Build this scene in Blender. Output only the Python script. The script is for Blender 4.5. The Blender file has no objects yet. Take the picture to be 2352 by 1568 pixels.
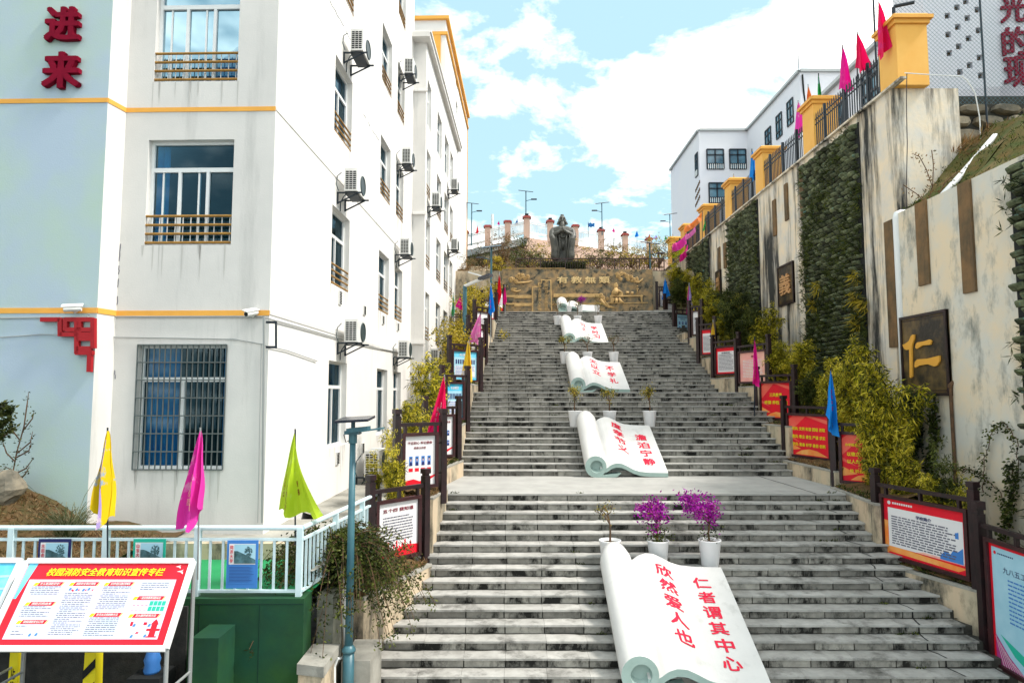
import bpy, math, random
from mathutils import Vector as V, Matrix
random.seed(7)
R=math.radians
sc=bpy.context.scene
col=sc.collection
# ------------------------------------------------------------ camera
CAMZ=4.433; TILT=R(4.612); FPX=1500.0
cd=bpy.data.cameras.new('camera'); cam=bpy.data.objects.new('camera',cd); col.objects.link(cam)
cam.location=(0,0,CAMZ); cam.rotation_euler=(R(90)+TILT,0,0)
cd.sensor_width=36; cd.lens=36*FPX/2352; cd.clip_start=.1; cd.clip_end=3000
sc.camera=cam
# ------------------------------------------------------------ light
SUN_EL=52; SUN_AZ=100      # azimuth clockwise from +Y (away from camera): sun stands to the right
w=bpy.data.worlds.new('World'); sc.world=w; w.use_nodes=True
nt=w.node_tree; nt.nodes.clear()
def wn(t,**k):
    n=nt.nodes.new(t)
    for a,b in k.items(): setattr(n,a,b)
    return n
wo=wn('ShaderNodeOutputWorld'); bg=wn('ShaderNodeBackground'); bg.inputs[1].default_value=.12
sky=wn('ShaderNodeTexSky',sky_type='NISHITA'); sky.sun_disc=False
sky.sun_elevation=R(SUN_EL); sky.sun_rotation=R(SUN_AZ); sky.air_density=1.0; sky.dust_density=1.5; sky.ozone_density=1.0
tc=wn('ShaderNodeTexCoord'); sep=wn('ShaderNodeSeparateXYZ'); nt.links.new(tc.outputs['Generated'],sep.inputs[0])
ad=wn('ShaderNodeMath',operation='ADD'); ad.inputs[1].default_value=.22; nt.links.new(sep.outputs[2],ad.inputs[0])
mx=wn('ShaderNodeMath',operation='MAXIMUM'); mx.inputs[1].default_value=.05; nt.links.new(ad.outputs[0],mx.inputs[0])
dv=wn('ShaderNodeVectorMath',operation='DIVIDE'); cb=wn('ShaderNodeCombineXYZ')
for i in range(3): nt.links.new(mx.outputs[0],cb.inputs[i])
nt.links.new(tc.outputs['Generated'],dv.inputs[0]); nt.links.new(cb.outputs[0],dv.inputs[1])
mp=wn('ShaderNodeMapping'); mp.inputs['Location'].default_value=(3.1,1.7,0); mp.inputs['Scale'].default_value=(1.0,1.0,.3)
nt.links.new(dv.outputs[0],mp.inputs[0])
nz=wn('ShaderNodeTexNoise'); nz.inputs['Scale'].default_value=2.5; nz.inputs['Detail'].default_value=9; nz.inputs['Roughness'].default_value=.58
nz.inputs['Distortion'].default_value=.25
nt.links.new(mp.outputs[0],nz.inputs['Vector'])
cr=wn('ShaderNodeValToRGB'); cr.color_ramp.elements[0].position=.455; cr.color_ramp.elements[1].position=.62
nt.links.new(nz.outputs['Fac'],cr.inputs[0])
mixc=wn('ShaderNodeMix',data_type='RGBA'); 
nt.links.new(cr.outputs[0],mixc.inputs['Factor'])
hs=wn('ShaderNodeMix',data_type='RGBA',blend_type='MIX'); hs.inputs['Factor'].default_value=.88
nt.links.new(sky.outputs[0],hs.inputs['A']); hs.inputs['B'].default_value=(1.45,2.25,2.5,1)
nt.links.new(hs.outputs['Result'],mixc.inputs['A']); mixc.inputs['B'].default_value=(7.9,7.4,6.8,1)
nt.links.new(mixc.outputs['Result'],bg.inputs[0]); nt.links.new(bg.outputs[0],wo.inputs[0])
sl=bpy.data.lights.new('sun','SUN'); so=bpy.data.objects.new('sun',sl); col.objects.link(so)
sl.energy=1.5; sl.angle=R(10); sl.color=(1,.94,.86)
az=R(SUN_AZ); el=R(SUN_EL)
sd=V((math.sin(az)*math.cos(el),math.cos(az)*math.cos(el),math.sin(el)))
so.rotation_euler=sd.to_track_quat('Z','Y').to_euler(); so.location=(20,0,40)
sc.view_settings.view_transform='Standard'; sc.view_settings.look='None'; sc.view_settings.gamma=1
sc.view_settings.exposure=1.72; sc.view_settings.use_curve_mapping=False
try:
    sc.cycles.max_bounces=5; sc.cycles.transparent_max_bounces=12; sc.cycles.use_denoising=True
except Exception: pass
# ------------------------------------------------------------ measuring helpers
ct,st=math.cos(TILT),math.sin(TILT)
def at(u,v,D):
    a=(u-1176)/FPX; b=(784-v)/FPX
    return V((a*D,(ct-b*st)*D,CAMZ+(st+b*ct)*D))
def ray(u,v): return at(u,v,1)-V((0,0,CAMZ))
def onplane(u,v,p,n):
    r=ray(u,v); n=V(n); return V((0,0,CAMZ))+r*((V(p)-V((0,0,CAMZ))).dot(n)/r.dot(n))
def onz(u,v,z): return onplane(u,v,(0,0,z),(0,0,1))
def onx(u,v,x): return onplane(u,v,(x,0,0),(1,0,0))
# ------------------------------------------------------------ materials
def mat(name,c1,c2=None,scale=3.0,rough=.8,bump=0.0,var=0.0,streak=False,detail=6,lo=.35,hi=.65,spec=.3,grime=None,gl=.5,gh=.62,gscale=.9,metal=0.0,bscale=None,gstreak=1.0,world=True,subs=None):
    m=bpy.data.materials.new(name); m.use_nodes=True; t=m.node_tree; N=t.nodes; L=t.links
    b=N['Principled BSDF']; b.inputs['Roughness'].default_value=rough; b.inputs['Metallic'].default_value=metal
    b.inputs['Specular IOR Level'].default_value=spec
    b.inputs['Base Color'].default_value=(*c1,1)
    if c2 is None and not bump and not var and not grime: return m
    geo=N.new('ShaderNodeNewGeometry'); tcn=N.new('ShaderNodeTexCoord')
    src=geo.outputs['Position'] if world else tcn.outputs['Object']
    mpn=N.new('ShaderNodeMapping'); mpn.inputs['Scale'].default_value=(1,1,.18) if streak else (1,1,1)
    L.new(src,mpn.inputs[0])
    out=None
    if c2 is not None:
        n=N.new('ShaderNodeTexNoise'); n.inputs['Scale'].default_value=scale; n.inputs['Detail'].default_value=detail; n.inputs['Roughness'].default_value=.62
        L.new(mpn.outputs[0],n.inputs['Vector'])
        r=N.new('ShaderNodeMapRange'); r.inputs[1].default_value=lo; r.inputs[2].default_value=hi; L.new(n.outputs['Fac'],r.inputs[0])
        mi=N.new('ShaderNodeMix'); mi.data_type='RGBA'; mi.inputs['A'].default_value=(*c1,1); mi.inputs['B'].default_value=(*c2,1)
        L.new(r.outputs[0],mi.inputs['Factor']); out=mi.outputs['Result']
    else:
        rg=N.new('ShaderNodeRGB'); rg.outputs[0].default_value=(*c1,1); out=rg.outputs[0]
    if var:
        oi=N.new('ShaderNodeObjectInfo'); a1=N.new('ShaderNodeMath'); a1.operation='ADD'
        L.new(geo.outputs['Random Per Island'],a1.inputs[0]); L.new(oi.outputs['Random'],a1.inputs[1])
        fr=N.new('ShaderNodeMath'); fr.operation='FRACT'; L.new(a1.outputs[0],fr.inputs[0])
        r=N.new('ShaderNodeMapRange'); r.inputs[3].default_value=1-var; r.inputs[4].default_value=1+var; L.new(fr.outputs[0],r.inputs[0])
        hsv=N.new('ShaderNodeHueSaturation'); L.new(r.outputs[0],hsv.inputs['Value']); L.new(out,hsv.inputs['Color']); out=hsv.outputs[0]
    if grime is not None:
        mg=N.new('ShaderNodeMapping'); mg.inputs['Scale'].default_value=(1,1,gstreak); mg.inputs['Location'].default_value=(7,3,1); L.new(src,mg.inputs[0])
        n=N.new('ShaderNodeTexNoise'); n.inputs['Scale'].default_value=gscale; n.inputs['Detail'].default_value=8; n.inputs['Roughness'].default_value=.7
        L.new(mg.outputs[0],n.inputs['Vector'])
        r=N.new('ShaderNodeMapRange'); r.inputs[1].default_value=gl; r.inputs[2].default_value=gh; L.new(n.outputs['Fac'],r.inputs[0])
        mi=N.new('ShaderNodeMix'); mi.data_type='RGBA'; L.new(out,mi.inputs['A']); mi.inputs['B'].default_value=(*grime,1)
        L.new(r.outputs[0],mi.inputs['Factor']); out=mi.outputs['Result']
    L.new(out,b.inputs['Base Color'])
    if bump:
        n=N.new('ShaderNodeTexNoise'); n.inputs['Scale'].default_value=bscale or scale*6; n.inputs['Detail'].default_value=5
        L.new(src,n.inputs['Vector']); bm=N.new('ShaderNodeBump'); bm.inputs['Strength'].default_value=bump; bm.inputs['Distance'].default_value=.02
        L.new(n.outputs['Fac'],bm.inputs['Height']); L.new(bm.outputs[0],b.inputs['Normal'])
    return m
def leafmat(name,cols,rough=.55,clump=True):
    m=bpy.data.materials.new(name); m.use_nodes=True; t=m.node_tree; N=t.nodes; L=t.links; b=N['Principled BSDF']
    geo=N.new('ShaderNodeNewGeometry'); r=N.new('ShaderNodeValToRGB'); e=r.color_ramp.elements
    n=N.new('ShaderNodeTexNoise'); n.inputs['Scale'].default_value=1.6; L.new(geo.outputs['Position'],n.inputs['Vector'])
    ma=N.new('ShaderNodeMath'); ma.operation='MULTIPLY_ADD'; L.new(n.outputs['Fac'],ma.inputs[0]); ma.inputs[1].default_value=1.3; ma.inputs[2].default_value=-.65
    a2=N.new('ShaderNodeMath'); a2.operation='ADD'; L.new(geo.outputs['Random Per Island'],a2.inputs[0]); L.new(ma.outputs[0],a2.inputs[1])
    L.new(a2.outputs[0],r.inputs[0])
    while len(e)<len(cols): e.new(.5)
    for i,c in enumerate(cols): e[i].position=i/(len(cols)-1); e[i].color=(*c,1)
    L.new(r.outputs[0],b.inputs['Base Color']); b.inputs['Roughness'].default_value=rough; b.inputs['Specular IOR Level'].default_value=.25
    tr=N.new('ShaderNodeBsdfTranslucent'); L.new(r.outputs[0],tr.inputs[0]); mxs=N.new('ShaderNodeMixShader'); mxs.inputs[0].default_value=.38
    L.new(b.outputs[0],mxs.inputs[1]); L.new(tr.outputs[0],mxs.inputs[2]); L.new(mxs.outputs[0],N['Material Output'].inputs[0])
    return m
M={}
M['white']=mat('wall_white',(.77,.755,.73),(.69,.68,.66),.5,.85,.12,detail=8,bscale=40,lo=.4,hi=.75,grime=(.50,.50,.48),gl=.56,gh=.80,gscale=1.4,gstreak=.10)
M['grey_face']=mat('wall_grey_and_shade',(.67,.655,.63),(.60,.59,.57),.7,.85,.12,detail=8,bscale=40,grime=(.40,.40,.385),gl=.55,gh=.80,gscale=1.4,gstreak=.10)  # grey trim; on front and return walls shade is put into the colour
M['wing']=mat('wall_mint_grey',(.42,.55,.47),(.40,.50,.60),.5,.85,.12,detail=8,bscale=40)
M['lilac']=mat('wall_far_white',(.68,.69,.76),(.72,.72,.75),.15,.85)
M['orange']=mat('paint_orange',(.80,.40,.07),(.72,.35,.06),2,.6)
M['yellow_pillar']=mat('pillar_yellow',(.82,.46,.11),(.78,.40,.08),1.2,.7,.1,grime=(.45,.36,.28),gl=.62,gh=.8)
M['bamboo_bar']=mat('bamboo_bar',(.36,.19,.035),(.25,.13,.03),9,.45)
M['alu']=mat('window_frame_white',(.74,.76,.76),rough=.4)
M['curtain']=mat('curtain_blue',(.015,.16,.34),(.025,.27,.44),5,.9)
M['curtain_teal']=mat('curtain_teal',(.02,.22,.28),(.03,.12,.22),5,.9)
M['room']=mat('room_dark',(.02,.045,.045),(.04,.07,.06),2,.9)
M['stone']=mat('stair_stone',(.33,.315,.28),(.20,.193,.172),5,.85,.3,var=.34,grime=(.014,.014,.012),gl=.49,gh=.60,gscale=2.0,gstreak=.6)
M['tread']=mat('tread_stone',(.41,.402,.38),(.29,.284,.265),4,.8,.2,var=.10,grime=(.07,.068,.06),gl=.52,gh=.70,gscale=1.6)
M['mortar']=mat('stair_mortar',(.035,.034,.03),(.06,.06,.05),6,.95,.3)
M['landing']=mat('landing_concrete',(.38,.375,.355),(.31,.306,.29),1.8,.8,.12,grime=(.2,.2,.19),gl=.6,gh=.9,gscale=1.1)
M['crack']=mat('crack_dark',(.01,.01,.01))
M['plinth']=mat('planter_render',(.58,.45,.31),(.42,.38,.28),1.6,.9,.3,streak=True,grime=(.05,.05,.042),gl=.47,gh=.66,gscale=1.5,gstreak=.45)
M['wall']=mat('retaining_concrete',(.80,.67,.49),(.64,.61,.55),1.6,.9,.3,lo=.36,hi=.64,grime=(.035,.036,.034),gl=.47,gh=.60,gscale=1.3,gstreak=.11)
M['wall2']=mat('near_wall_concrete',(.72,.60,.43),(.60,.59,.53),1.0,.9,.3,lo=.38,hi=.62,grime=(.19,.20,.18),gl=.52,gh=.68,gscale=1.6,gstreak=.4)
M['slat']=mat('brown_stone_strip',(.22,.125,.055),(.12,.085,.045),2.2,.85,.3,grime=(.03,.03,.025),gl=.5,gh=.7,gstreak=.3)
M['darkwood']=mat('board_frame_brown',(.022,.006,.007),(.045,.010,.012),6,.45,spec=.5)
M['post']=mat('board_post_dark',(.008,.005,.006),(.024,.008,.010),6,.45,spec=.5)
M['iron']=mat('fence_iron_navy',(.012,.022,.035),(.02,.03,.04),8,.5)
M['railwhite']=mat('railing_paleblue',(.60,.74,.78),(.52,.66,.70),3,.4)
M['lamp']=mat('lamp_pole_teal',(.025,.10,.135),(.05,.145,.175),3.0,.4,grime=(.16,.10,.06),gl=.68,gh=.75,gscale=9,spec=.5)
M['grille']=mat('grille_dark',(.10,.12,.12),rough=.5)
M['stain']=mat('rain_stain',(.50,.49,.465))
M['seam']=mat('green_seam',(.004,.03,.018))
M['solar']=mat('solar_panel',(.02,.025,.04),rough=.2,spec=.7)
M['alugrey']=mat('grey_metal',(.35,.37,.37),rough=.4,metal=.4)
M['ac']=mat('ac_white',(.72,.72,.70),(.62,.62,.60),4,.5)
M['dark']=mat('slot_dark',(.012,.014,.014))
M['ac_fan']=mat('ac_fan',(.03,.05,.055),rough=.4)
M['green']=mat('green_rubber_wall',(.006,.055,.03),(.018,.07,.012),.7,.75,.2,grime=(.006,.03,.02),gl=.5,gh=.8)
M['court']=mat('green_court',(.015,.21,.075),(.02,.26,.09),1.5,.8)
M['soil']=mat('soil_dry_grass',(.16,.09,.035),(.07,.05,.02),6,.95,.8,bscale=30)
M['earth']=mat('earth_slope',(.11,.06,.028),(.05,.045,.015),4,.95,.8,bscale=20)
M['grassy']=mat('mossy_slope',(.06,.08,.018),(.13,.085,.025),2.5,.95,1.0,bscale=14)
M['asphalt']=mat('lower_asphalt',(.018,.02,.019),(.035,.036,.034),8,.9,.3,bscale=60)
M['rubble']=mat('rubble_stone',(.34,.29,.21),(.16,.15,.12),3,.9,.6,var=.35)
M['concrete']=mat('plain_concrete',(.36,.35,.31),(.26,.25,.22),2,.9,.3,grime=(.06,.06,.05),gl=.55,gh=.75)
M['dirty']=mat('mossy_concrete',(.20,.20,.17),(.10,.11,.08),2,.95,.5,grime=(.03,.035,.02),gl=.48,gh=.6)
M['scroll']=mat('scroll_white',(.64,.635,.62),(.57,.565,.55),1.2,.6,.08,bscale=30,grime=(.36,.36,.34),gl=.58,gh=.85,gscale=1.7,gstreak=.5)
M['scroll_end']=mat('scroll_end_shade_tint',(.33,.44,.41),(.27,.37,.34),2,.7)  # white scroll ends tinted grey green: their shade put into the colour
M['red']=mat('letter_red',(.66,.004,.04),rough=.5)
M['darkred']=mat('letter_crimson',(.17,.002,.018),(.22,.003,.022),3,.7,spec=.08)
M['fretred']=mat('fret_red',(.36,.006,.012),rough=.5)
M['pot']=mat('pot_white',(.72,.72,.73),rough=.5)
M['potsoil']=mat('pot_soil',(.05,.035,.02),(.09,.07,.03),20,.95)
M['bark']=mat('bark_brown',(.14,.075,.04),(.08,.05,.03),10,.9,.4)
M['bstem']=mat('bamboo_stem',(.22,.20,.06),(.12,.13,.04),4,.6)
M['bronze']=mat('statue_bronze',(.055,.058,.052),(.10,.10,.085),3,.5,.25,grime=(.02,.022,.02),gl=.5,gh=.7,gscale=2.4,spec=.5)
M['relief']=mat('relief_stone',(.34,.23,.115),(.14,.13,.095),2.6,.8,.5,lo=.4,hi=.6,grime=(.05,.05,.04),gl=.53,gh=.6,gscale=2.2)
M['gold']=mat('relief_gold',(.60,.40,.17),(.42,.27,.11),5,.6,.2)
M['gold_hi']=mat('gold_paint',(.80,.60,.30),(.66,.48,.22),5,.6,.1)
M['plaque']=mat('plaque_dark_bronze',(.014,.012,.008),(.15,.095,.03),1.7,.45,.3,lo=.44,hi=.68,spec=.5)
M['plaque_char']=mat('plaque_gold',(.72,.36,.05),rough=.6)
M['plaque_char2']=mat('plaque_copper',(.55,.30,.13),rough=.6)
M['pink_wall']=mat('far_wall_pink',(.62,.43,.34),(.55,.40,.33),.8,.9)
M['pink_cap']=mat('far_cap_red',(.34,.08,.07))
M['pocket']=mat('felt_pocket',(.15,.17,.095),(.045,.055,.03),6,.95,.9,var=.65,grime=(.13,.26,.22),gl=.60,gh=.68,gscale=4.0)
M['pvc']=mat('pvc_white',(.74,.76,.76),rough=.4)
M['paper']=mat('paper_white',(.72,.71,.72),rough=.6)
M['paper_blue']=mat('paper_ice',(.52,.60,.76),(.60,.58,.74),1.5,.6)
M['ink']=mat('ink_grey',(.11,.11,.15))
M['ink_navy']=mat('ink_navy',(.02,.025,.12))
M['yellow']=mat('print_yellow',(.85,.72,.02),rough=.6)
M['prt_red']=mat('print_red',(.78,.006,.02),(.62,.01,.03),2,.5)
M['prt_orange']=mat('print_orange',(.85,.22,.04),(.85,.42,.12),3,.5)
M['prt_pink']=mat('print_pink',(.78,.30,.30),(.85,.5,.38),2,.5)
M['prt_ray']=mat('print_ray',(.80,.07,.06),(.82,.16,.10),2,.5)
M['prt_green']=mat('print_green',(.02,.42,.30))
M['prt_cyan']=mat('print_cyan',(.03,.50,.78),(.25,.62,.80),2,.5)
M['prt_lblue']=mat('print_lightblue',(.30,.55,.68),(.38,.62,.74),2,.5)
M['prt_blue']=mat('print_blue',(.05,.20,.55),rough=.5)
M['prt_purple']=mat('print_purple',(.28,.02,.16),(.5,.05,.25),6,.5)
M['photo_dark']=mat('print_photo',(.02,.05,.05),(.10,.22,.26),9,.5)
M['skin']=mat('print_skin',(.55,.35,.26))
M['backglass']=mat('board_back_grey',(.18,.19,.19),(.10,.10,.10),3,.3)
def glassmat():
    m=bpy.data.materials.new('window_glass'); m.use_nodes=True; N=m.node_tree.nodes; L=m.node_tree.links; N.clear()
    o=N.new('ShaderNodeOutputMaterial'); g=N.new('ShaderNodeBsdfGlossy'); g.inputs['Roughness'].default_value=.03; g.inputs[0].default_value=(.26,.40,.48,1)
    t=N.new('ShaderNodeBsdfTransparent'); t.inputs[0].default_value=(.34,.68,.84,1); f=N.new('ShaderNodeFresnel'); f.inputs[0].default_value=1.7
    ma=N.new('ShaderNodeMath'); ma.operation='MULTIPLY_ADD'; ma.inputs[1].default_value=1.0; ma.inputs[2].default_value=.0
    L.new(f.outputs[0],ma.inputs[0]); x=N.new('ShaderNodeMixShader'); L.new(ma.outputs[0],x.inputs[0]); L.new(t.outputs[0],x.inputs[1]); L.new(g.outputs[0],x.inputs[2]); L.new(x.outputs[0],o.inputs[0])
    return m
M['glass']=glassmat()
M['glassfar']=mat('far_glass',(.03,.09,.14),(.09,.22,.30),.8,.12,spec=.8)
M['leaf_bamboo']=leafmat('bamboo_leaf',[(.010,.020,.004),(.09,.10,.008),(.30,.29,.012),(.62,.51,.03),(.78,.64,.08)])
M['leaf_dark']=leafmat('dark_leaf',[(.006,.014,.005),(.02,.035,.008),(.05,.065,.015),(.10,.11,.03)])
M['leaf_bush']=leafmat('bush_leaf',[(.010,.016,.004),(.03,.045,.008),(.06,.08,.012),(.15,.17,.035)])
M['leaf_yellow']=leafmat('yellow_leaf',[(.06,.07,.01),(.24,.20,.012),(.48,.36,.02),(.55,.42,.07)])
M['leaf_purple']=leafmat('bougainvillea',[(.10,.001,.11),(.26,.004,.26),(.40,.01,.40),(.35,.05,.2)])
M['leaf_dry']=leafmat('dry_leaf',[(.10,.05,.02),(.22,.13,.05),(.30,.20,.10),(.10,.09,.03)])
M['leaf_reed']=leafmat('reed_blade',[(.04,.06,.02),(.12,.14,.06),(.28,.26,.16),(.08,.10,.03)])
# ------------------------------------------------------------ mesh builder
class MB:
    def __init__(s): s.v=[]; s.f=[]; s.m=[]; s.cur=0
    def box(s,c,d,rot=None,taper=1.0):
        c=V(c); h=[x/2 for x in d]; b=len(s.v)
        for z in (-1,1):
            k=taper if z>0 else 1
            for x,y in ((-1,-1),(1,-1),(1,1),(-1,1)):
                p=V((x*h[0]*k,y*h[1]*k,z*h[2]))
                if rot is not None: p=rot@p
                s.v.append(c+p)
        for f in ((0,3,2,1),(4,5,6,7),(0,1,5,4),(1,2,6,5),(2,3,7,6),(3,0,4,7)): s.f.append([b+i for i in f]); s.m.append(s.cur)
        return s
    def span(s,a,b): 
        a=V(a);b=V(b); return s.box((a+b)/2,[abs(x) for x in (b-a)])
    def bar(s,a,b,wd,ht=None,up=(0,0,1)):
        a=V(a);b=V(b);d=(b-a); l=d.length
        if l<1e-6: return s
        x=d.normalized(); up=V(up)
        if abs(x.dot(up))>.99: up=V((0,1,0))
        y=up.cross(x).normalized(); z=x.cross(y)
        return s.box((a+b)/2,(l,wd,ht or wd),Matrix((x,y,z)).transposed())
    def tube(s,pts,r,n=8,cap=True):
        pts=[V(p) for p in pts]; rs=r if isinstance(r,(list,tuple)) else [r]*len(pts)
        b=len(s.v); ref=None
        for i,p in enumerate(pts):
            d=(pts[min(i+1,len(pts)-1)]-pts[max(i-1,0)]).normalized()
            if ref is None: ref=V((0,0,1)) if abs(d.z)<.9 else V((1,0,0))
            x=(ref-d*ref.dot(d)); x=x.normalized() if x.length>1e-4 else d.orthogonal().normalized(); y=d.cross(x); ref=x
            for k in range(n):
                a=2*math.pi*k/n; s.v.append(p+(x*math.cos(a)+y*math.sin(a))*rs[i])
        for i in range(len(pts)-1):
            for k in range(n):
                k2=(k+1)%n; s.f.append([b+i*n+k,b+i*n+k2,b+(i+1)*n+k2,b+(i+1)*n+k]); s.m.append(s.cur)
        if cap:
            s.f.append([b+k for k in range(n)][::-1]); s.m.append(s.cur)
            e=b+(len(pts)-1)*n; s.f.append([e+k for k in range(n)]); s.m.append(s.cur)
        return s
    def lathe(s,c,prof,n=16,axis=None):
        c=V(c); b=len(s.v)
        for r,z in prof:
            for k in range(n):
                a=2*math.pi*k/n; s.v.append(c+V((r*math.cos(a),r*math.sin(a),z)))
        for i in range(len(prof)-1):
            for k in range(n):
                k2=(k+1)%n; s.f.append([b+i*n+k,b+i*n+k2,b+(i+1)*n+k2,b+(i+1)*n+k]); s.m.append(s.cur)
        s.f.append([b+k for k in range(n)][::-1]); s.m.append(s.cur)
        e=b+(len(prof)-1)*n; s.f.append([e+k for k in range(n)]); s.m.append(s.cur)
        return s
    def quad(s,*p):
        b=len(s.v); s.v+= [V(q) for q in p]; s.f.append([b+i for i in range(len(p))]); s.m.append(s.cur); return s
    def prism(s,pts,off):
        off=V(off); b=len(s.v); n=len(pts); s.v+=[V(p) for p in pts]+[V(p)+off for p in pts]
        s.f.append([b+i for i in range(n)][::-1]); s.f.append([b+n+i for i in range(n)]); s.m+=[s.cur]*2
        for i in range(n):
            j=(i+1)%n; s.f.append([b+i,b+j,b+n+j,b+n+i]); s.m.append(s.cur)
        return s
    def sphere(s,c,r,nu=10,nv=7,sc_=(1,1,1)):
        c=V(c); prof=[]
        b=len(s.v)
        for i in range(nv+1):
            t=math.pi*i/nv
            for k in range(nu):
                a=2*math.pi*k/nu; s.v.append(c+V((r*math.sin(t)*math.cos(a)*sc_[0],r*math.sin(t)*math.sin(a)*sc_[1],-r*math.cos(t)*sc_[2])))
        for i in range(nv):
            for k in range(nu):
                k2=(k+1)%nu; s.f.append([b+i*nu+k,b+i*nu+k2,b+(i+1)*nu+k2,b+(i+1)*nu+k]); s.m.append(s.cur)
        return s
    def leaf(s,p,d,l,wd,nrm=None):
        d=V(d).normalized(); n=V(nrm) if nrm is not None else V((random.uniform(-1,1),random.uniform(-1,1),random.uniform(-.2,1)))
        x=d.cross(n); x=x.normalized() if x.length>1e-4 else d.orthogonal()
        p=V(p); b=len(s.v); s.v+=[p,p+d*l*.45+x*wd/2,p+d*l,p+d*l*.45-x*wd/2]; s.f.append([b,b+1,b+2,b+3]); s.m.append(s.cur)
    def mesh(s,name,mats,smooth=False):
        me=bpy.data.meshes.new(name); me.from_pydata([tuple(v) for v in s.v],[],s.f)
        if not isinstance(mats,(list,tuple)): mats=[mats]
        for m in mats: me.materials.append(m)
        if len(mats)>1: me.polygons.foreach_set('material_index',s.m)
        if smooth: me.polygons.foreach_set('use_smooth',[True]*len(me.polygons))
        me.update(); return me
    def build(s,name,mats,parent=None,smooth=False,loc=None):
        o=bpy.data.objects.new(name,s.mesh(name,mats,smooth)); return link(o,parent,loc)
def link(o,parent=None,loc=None):
    col.objects.link(o)
    if parent is not None:
        o.parent=parent; o.matrix_parent_inverse=Matrix.Translation(-V(parent.location))@Matrix.Identity(4) if False else Matrix.Identity(4)
        PAR.append((o,parent))
    if loc is not None: o.location=loc
    return o
PAR=[]
def tag(o,label,cat,group=None,kind=None):
    if label: o['label']=label
    if cat: o['category']=cat
    if group: o['group']=group
    if kind: o['kind']=kind
    return o
def empty(name,loc,label=None,cat=None,group=None,rz=0):
    o=bpy.data.objects.new(name,None); col.objects.link(o); o.location=loc; o.rotation_euler=(0,0,rz); o.empty_display_size=.2
    return tag(o,label,cat,group)
def struct(name,mb,m,smooth=False):
    o=mb.build(name,m,None,smooth); o['kind']='structure'; return o
def part(name,mb,m,parent,smooth=False):
    """mesh whose vertices are given in world coordinates -> stored in the parent's space"""
    inv=parent_world(parent).inverted(); mb.v=[inv@V(p) for p in mb.v]
    return mb.build(name,m,parent,smooth)
def parent_world(p):
    Mx=Matrix.LocRotScale(p.location,p.rotation_euler,p.scale)
    return parent_world(p.parent)@Mx if p.parent else Mx
def inst(name,me,parent,Mx):
    o=bpy.data.objects.new(name,me); col.objects.link(o)
    if parent is not None:
        o.parent=parent; Mx=parent_world(parent).inverted()@Mx
    o.matrix_local=Mx if parent is not None else Mx
    if parent is None: o.matrix_world=Mx
    return o
def frame(o,x,y):
    x=V(x).normalized(); y=V(y).normalized(); z=x.cross(y).normalized(); y=z.cross(x)
    m=Matrix((x,y,z)).transposed().to_4x4(); m.translation=V(o); return m
def copy_tree(o,parent=None):
    c=o.copy(); col.objects.link(c)
    if parent is not None: c.parent=parent
    for ch in list(o.children): copy_tree(ch,c)
    return c
# text ---------------------------------------------------------
_tc={}
def text_geo(s,bold=.0,ext=0.0,shear=0.0,line=1.0,space=1.0):
    k=(s,bold,ext,shear,line,space)
    if k in _tc: return _tc[k]
    c=bpy.data.curves.new('t','FONT'); c.body=s; c.size=1; c.align_x='CENTER'; c.align_y='CENTER'; c.extrude=ext; c.shear=shear
    c.space_line=line; c.space_character=space; c.resolution_u=2
    o=bpy.data.objects.new('t',c); col.objects.link(o)
    dg=bpy.context.evaluated_depsgraph_get(); me=o.evaluated_get(dg).to_mesh()
    vs=[v.co.copy() for v in me.vertices]; fs=[list(p.vertices) for p in me.polygons]
    o.evaluated_get(dg).to_mesh_clear(); bpy.data.objects.remove(o); bpy.data.curves.remove(c)
    if bold and vs:
        v0,f0=list(vs),list(fs); e=bold*.9
        for i,(dx,dy) in enumerate(((e,e*.6),(-e,-e*.6),(e,-e*.6),(-e,e*.6),(0,e*.8),(0,-e*.8))):
            b=len(vs); vs+=[v+V((dx,dy,.0007*(i+1))) for v in v0]; fs+=[[b+q for q in f] for f in f0]
    if vs:
        x0=min(v.x for v in vs);x1=max(v.x for v in vs);y0=min(v.y for v in vs);y1=max(v.y for v in vs)
        cx,cy=(x0+x1)/2,(y0+y1)/2; vs=[V((v.x-cx,v.y-cy,v.z)) for v in vs]; dims=(x1-x0,y1-y0)
    else: dims=(1,1)
    _tc[k]=(vs,fs,dims); return _tc[k]
def add_text(mb,s,Mx,w=None,h=None,bold=.0,ext=0.0,shear=0.0,line=1.0,space=1.0,warp=None):
    vs,fs,(W,H)=text_geo(s,bold,ext,shear,line,space)
    sx=w/W if w else None; sy=h/H if h else None
    if sx is None: sx=sy
    if sy is None: sy=sx
    b=len(mb.v)
    for v in vs:
        p=V((v.x*sx,v.y*sy,v.z))
        if warp: p=warp(p)
        mb.v.append(Mx@p)
    for f in fs: mb.f.append([b+i for i in f]); mb.m.append(mb.cur)
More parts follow.
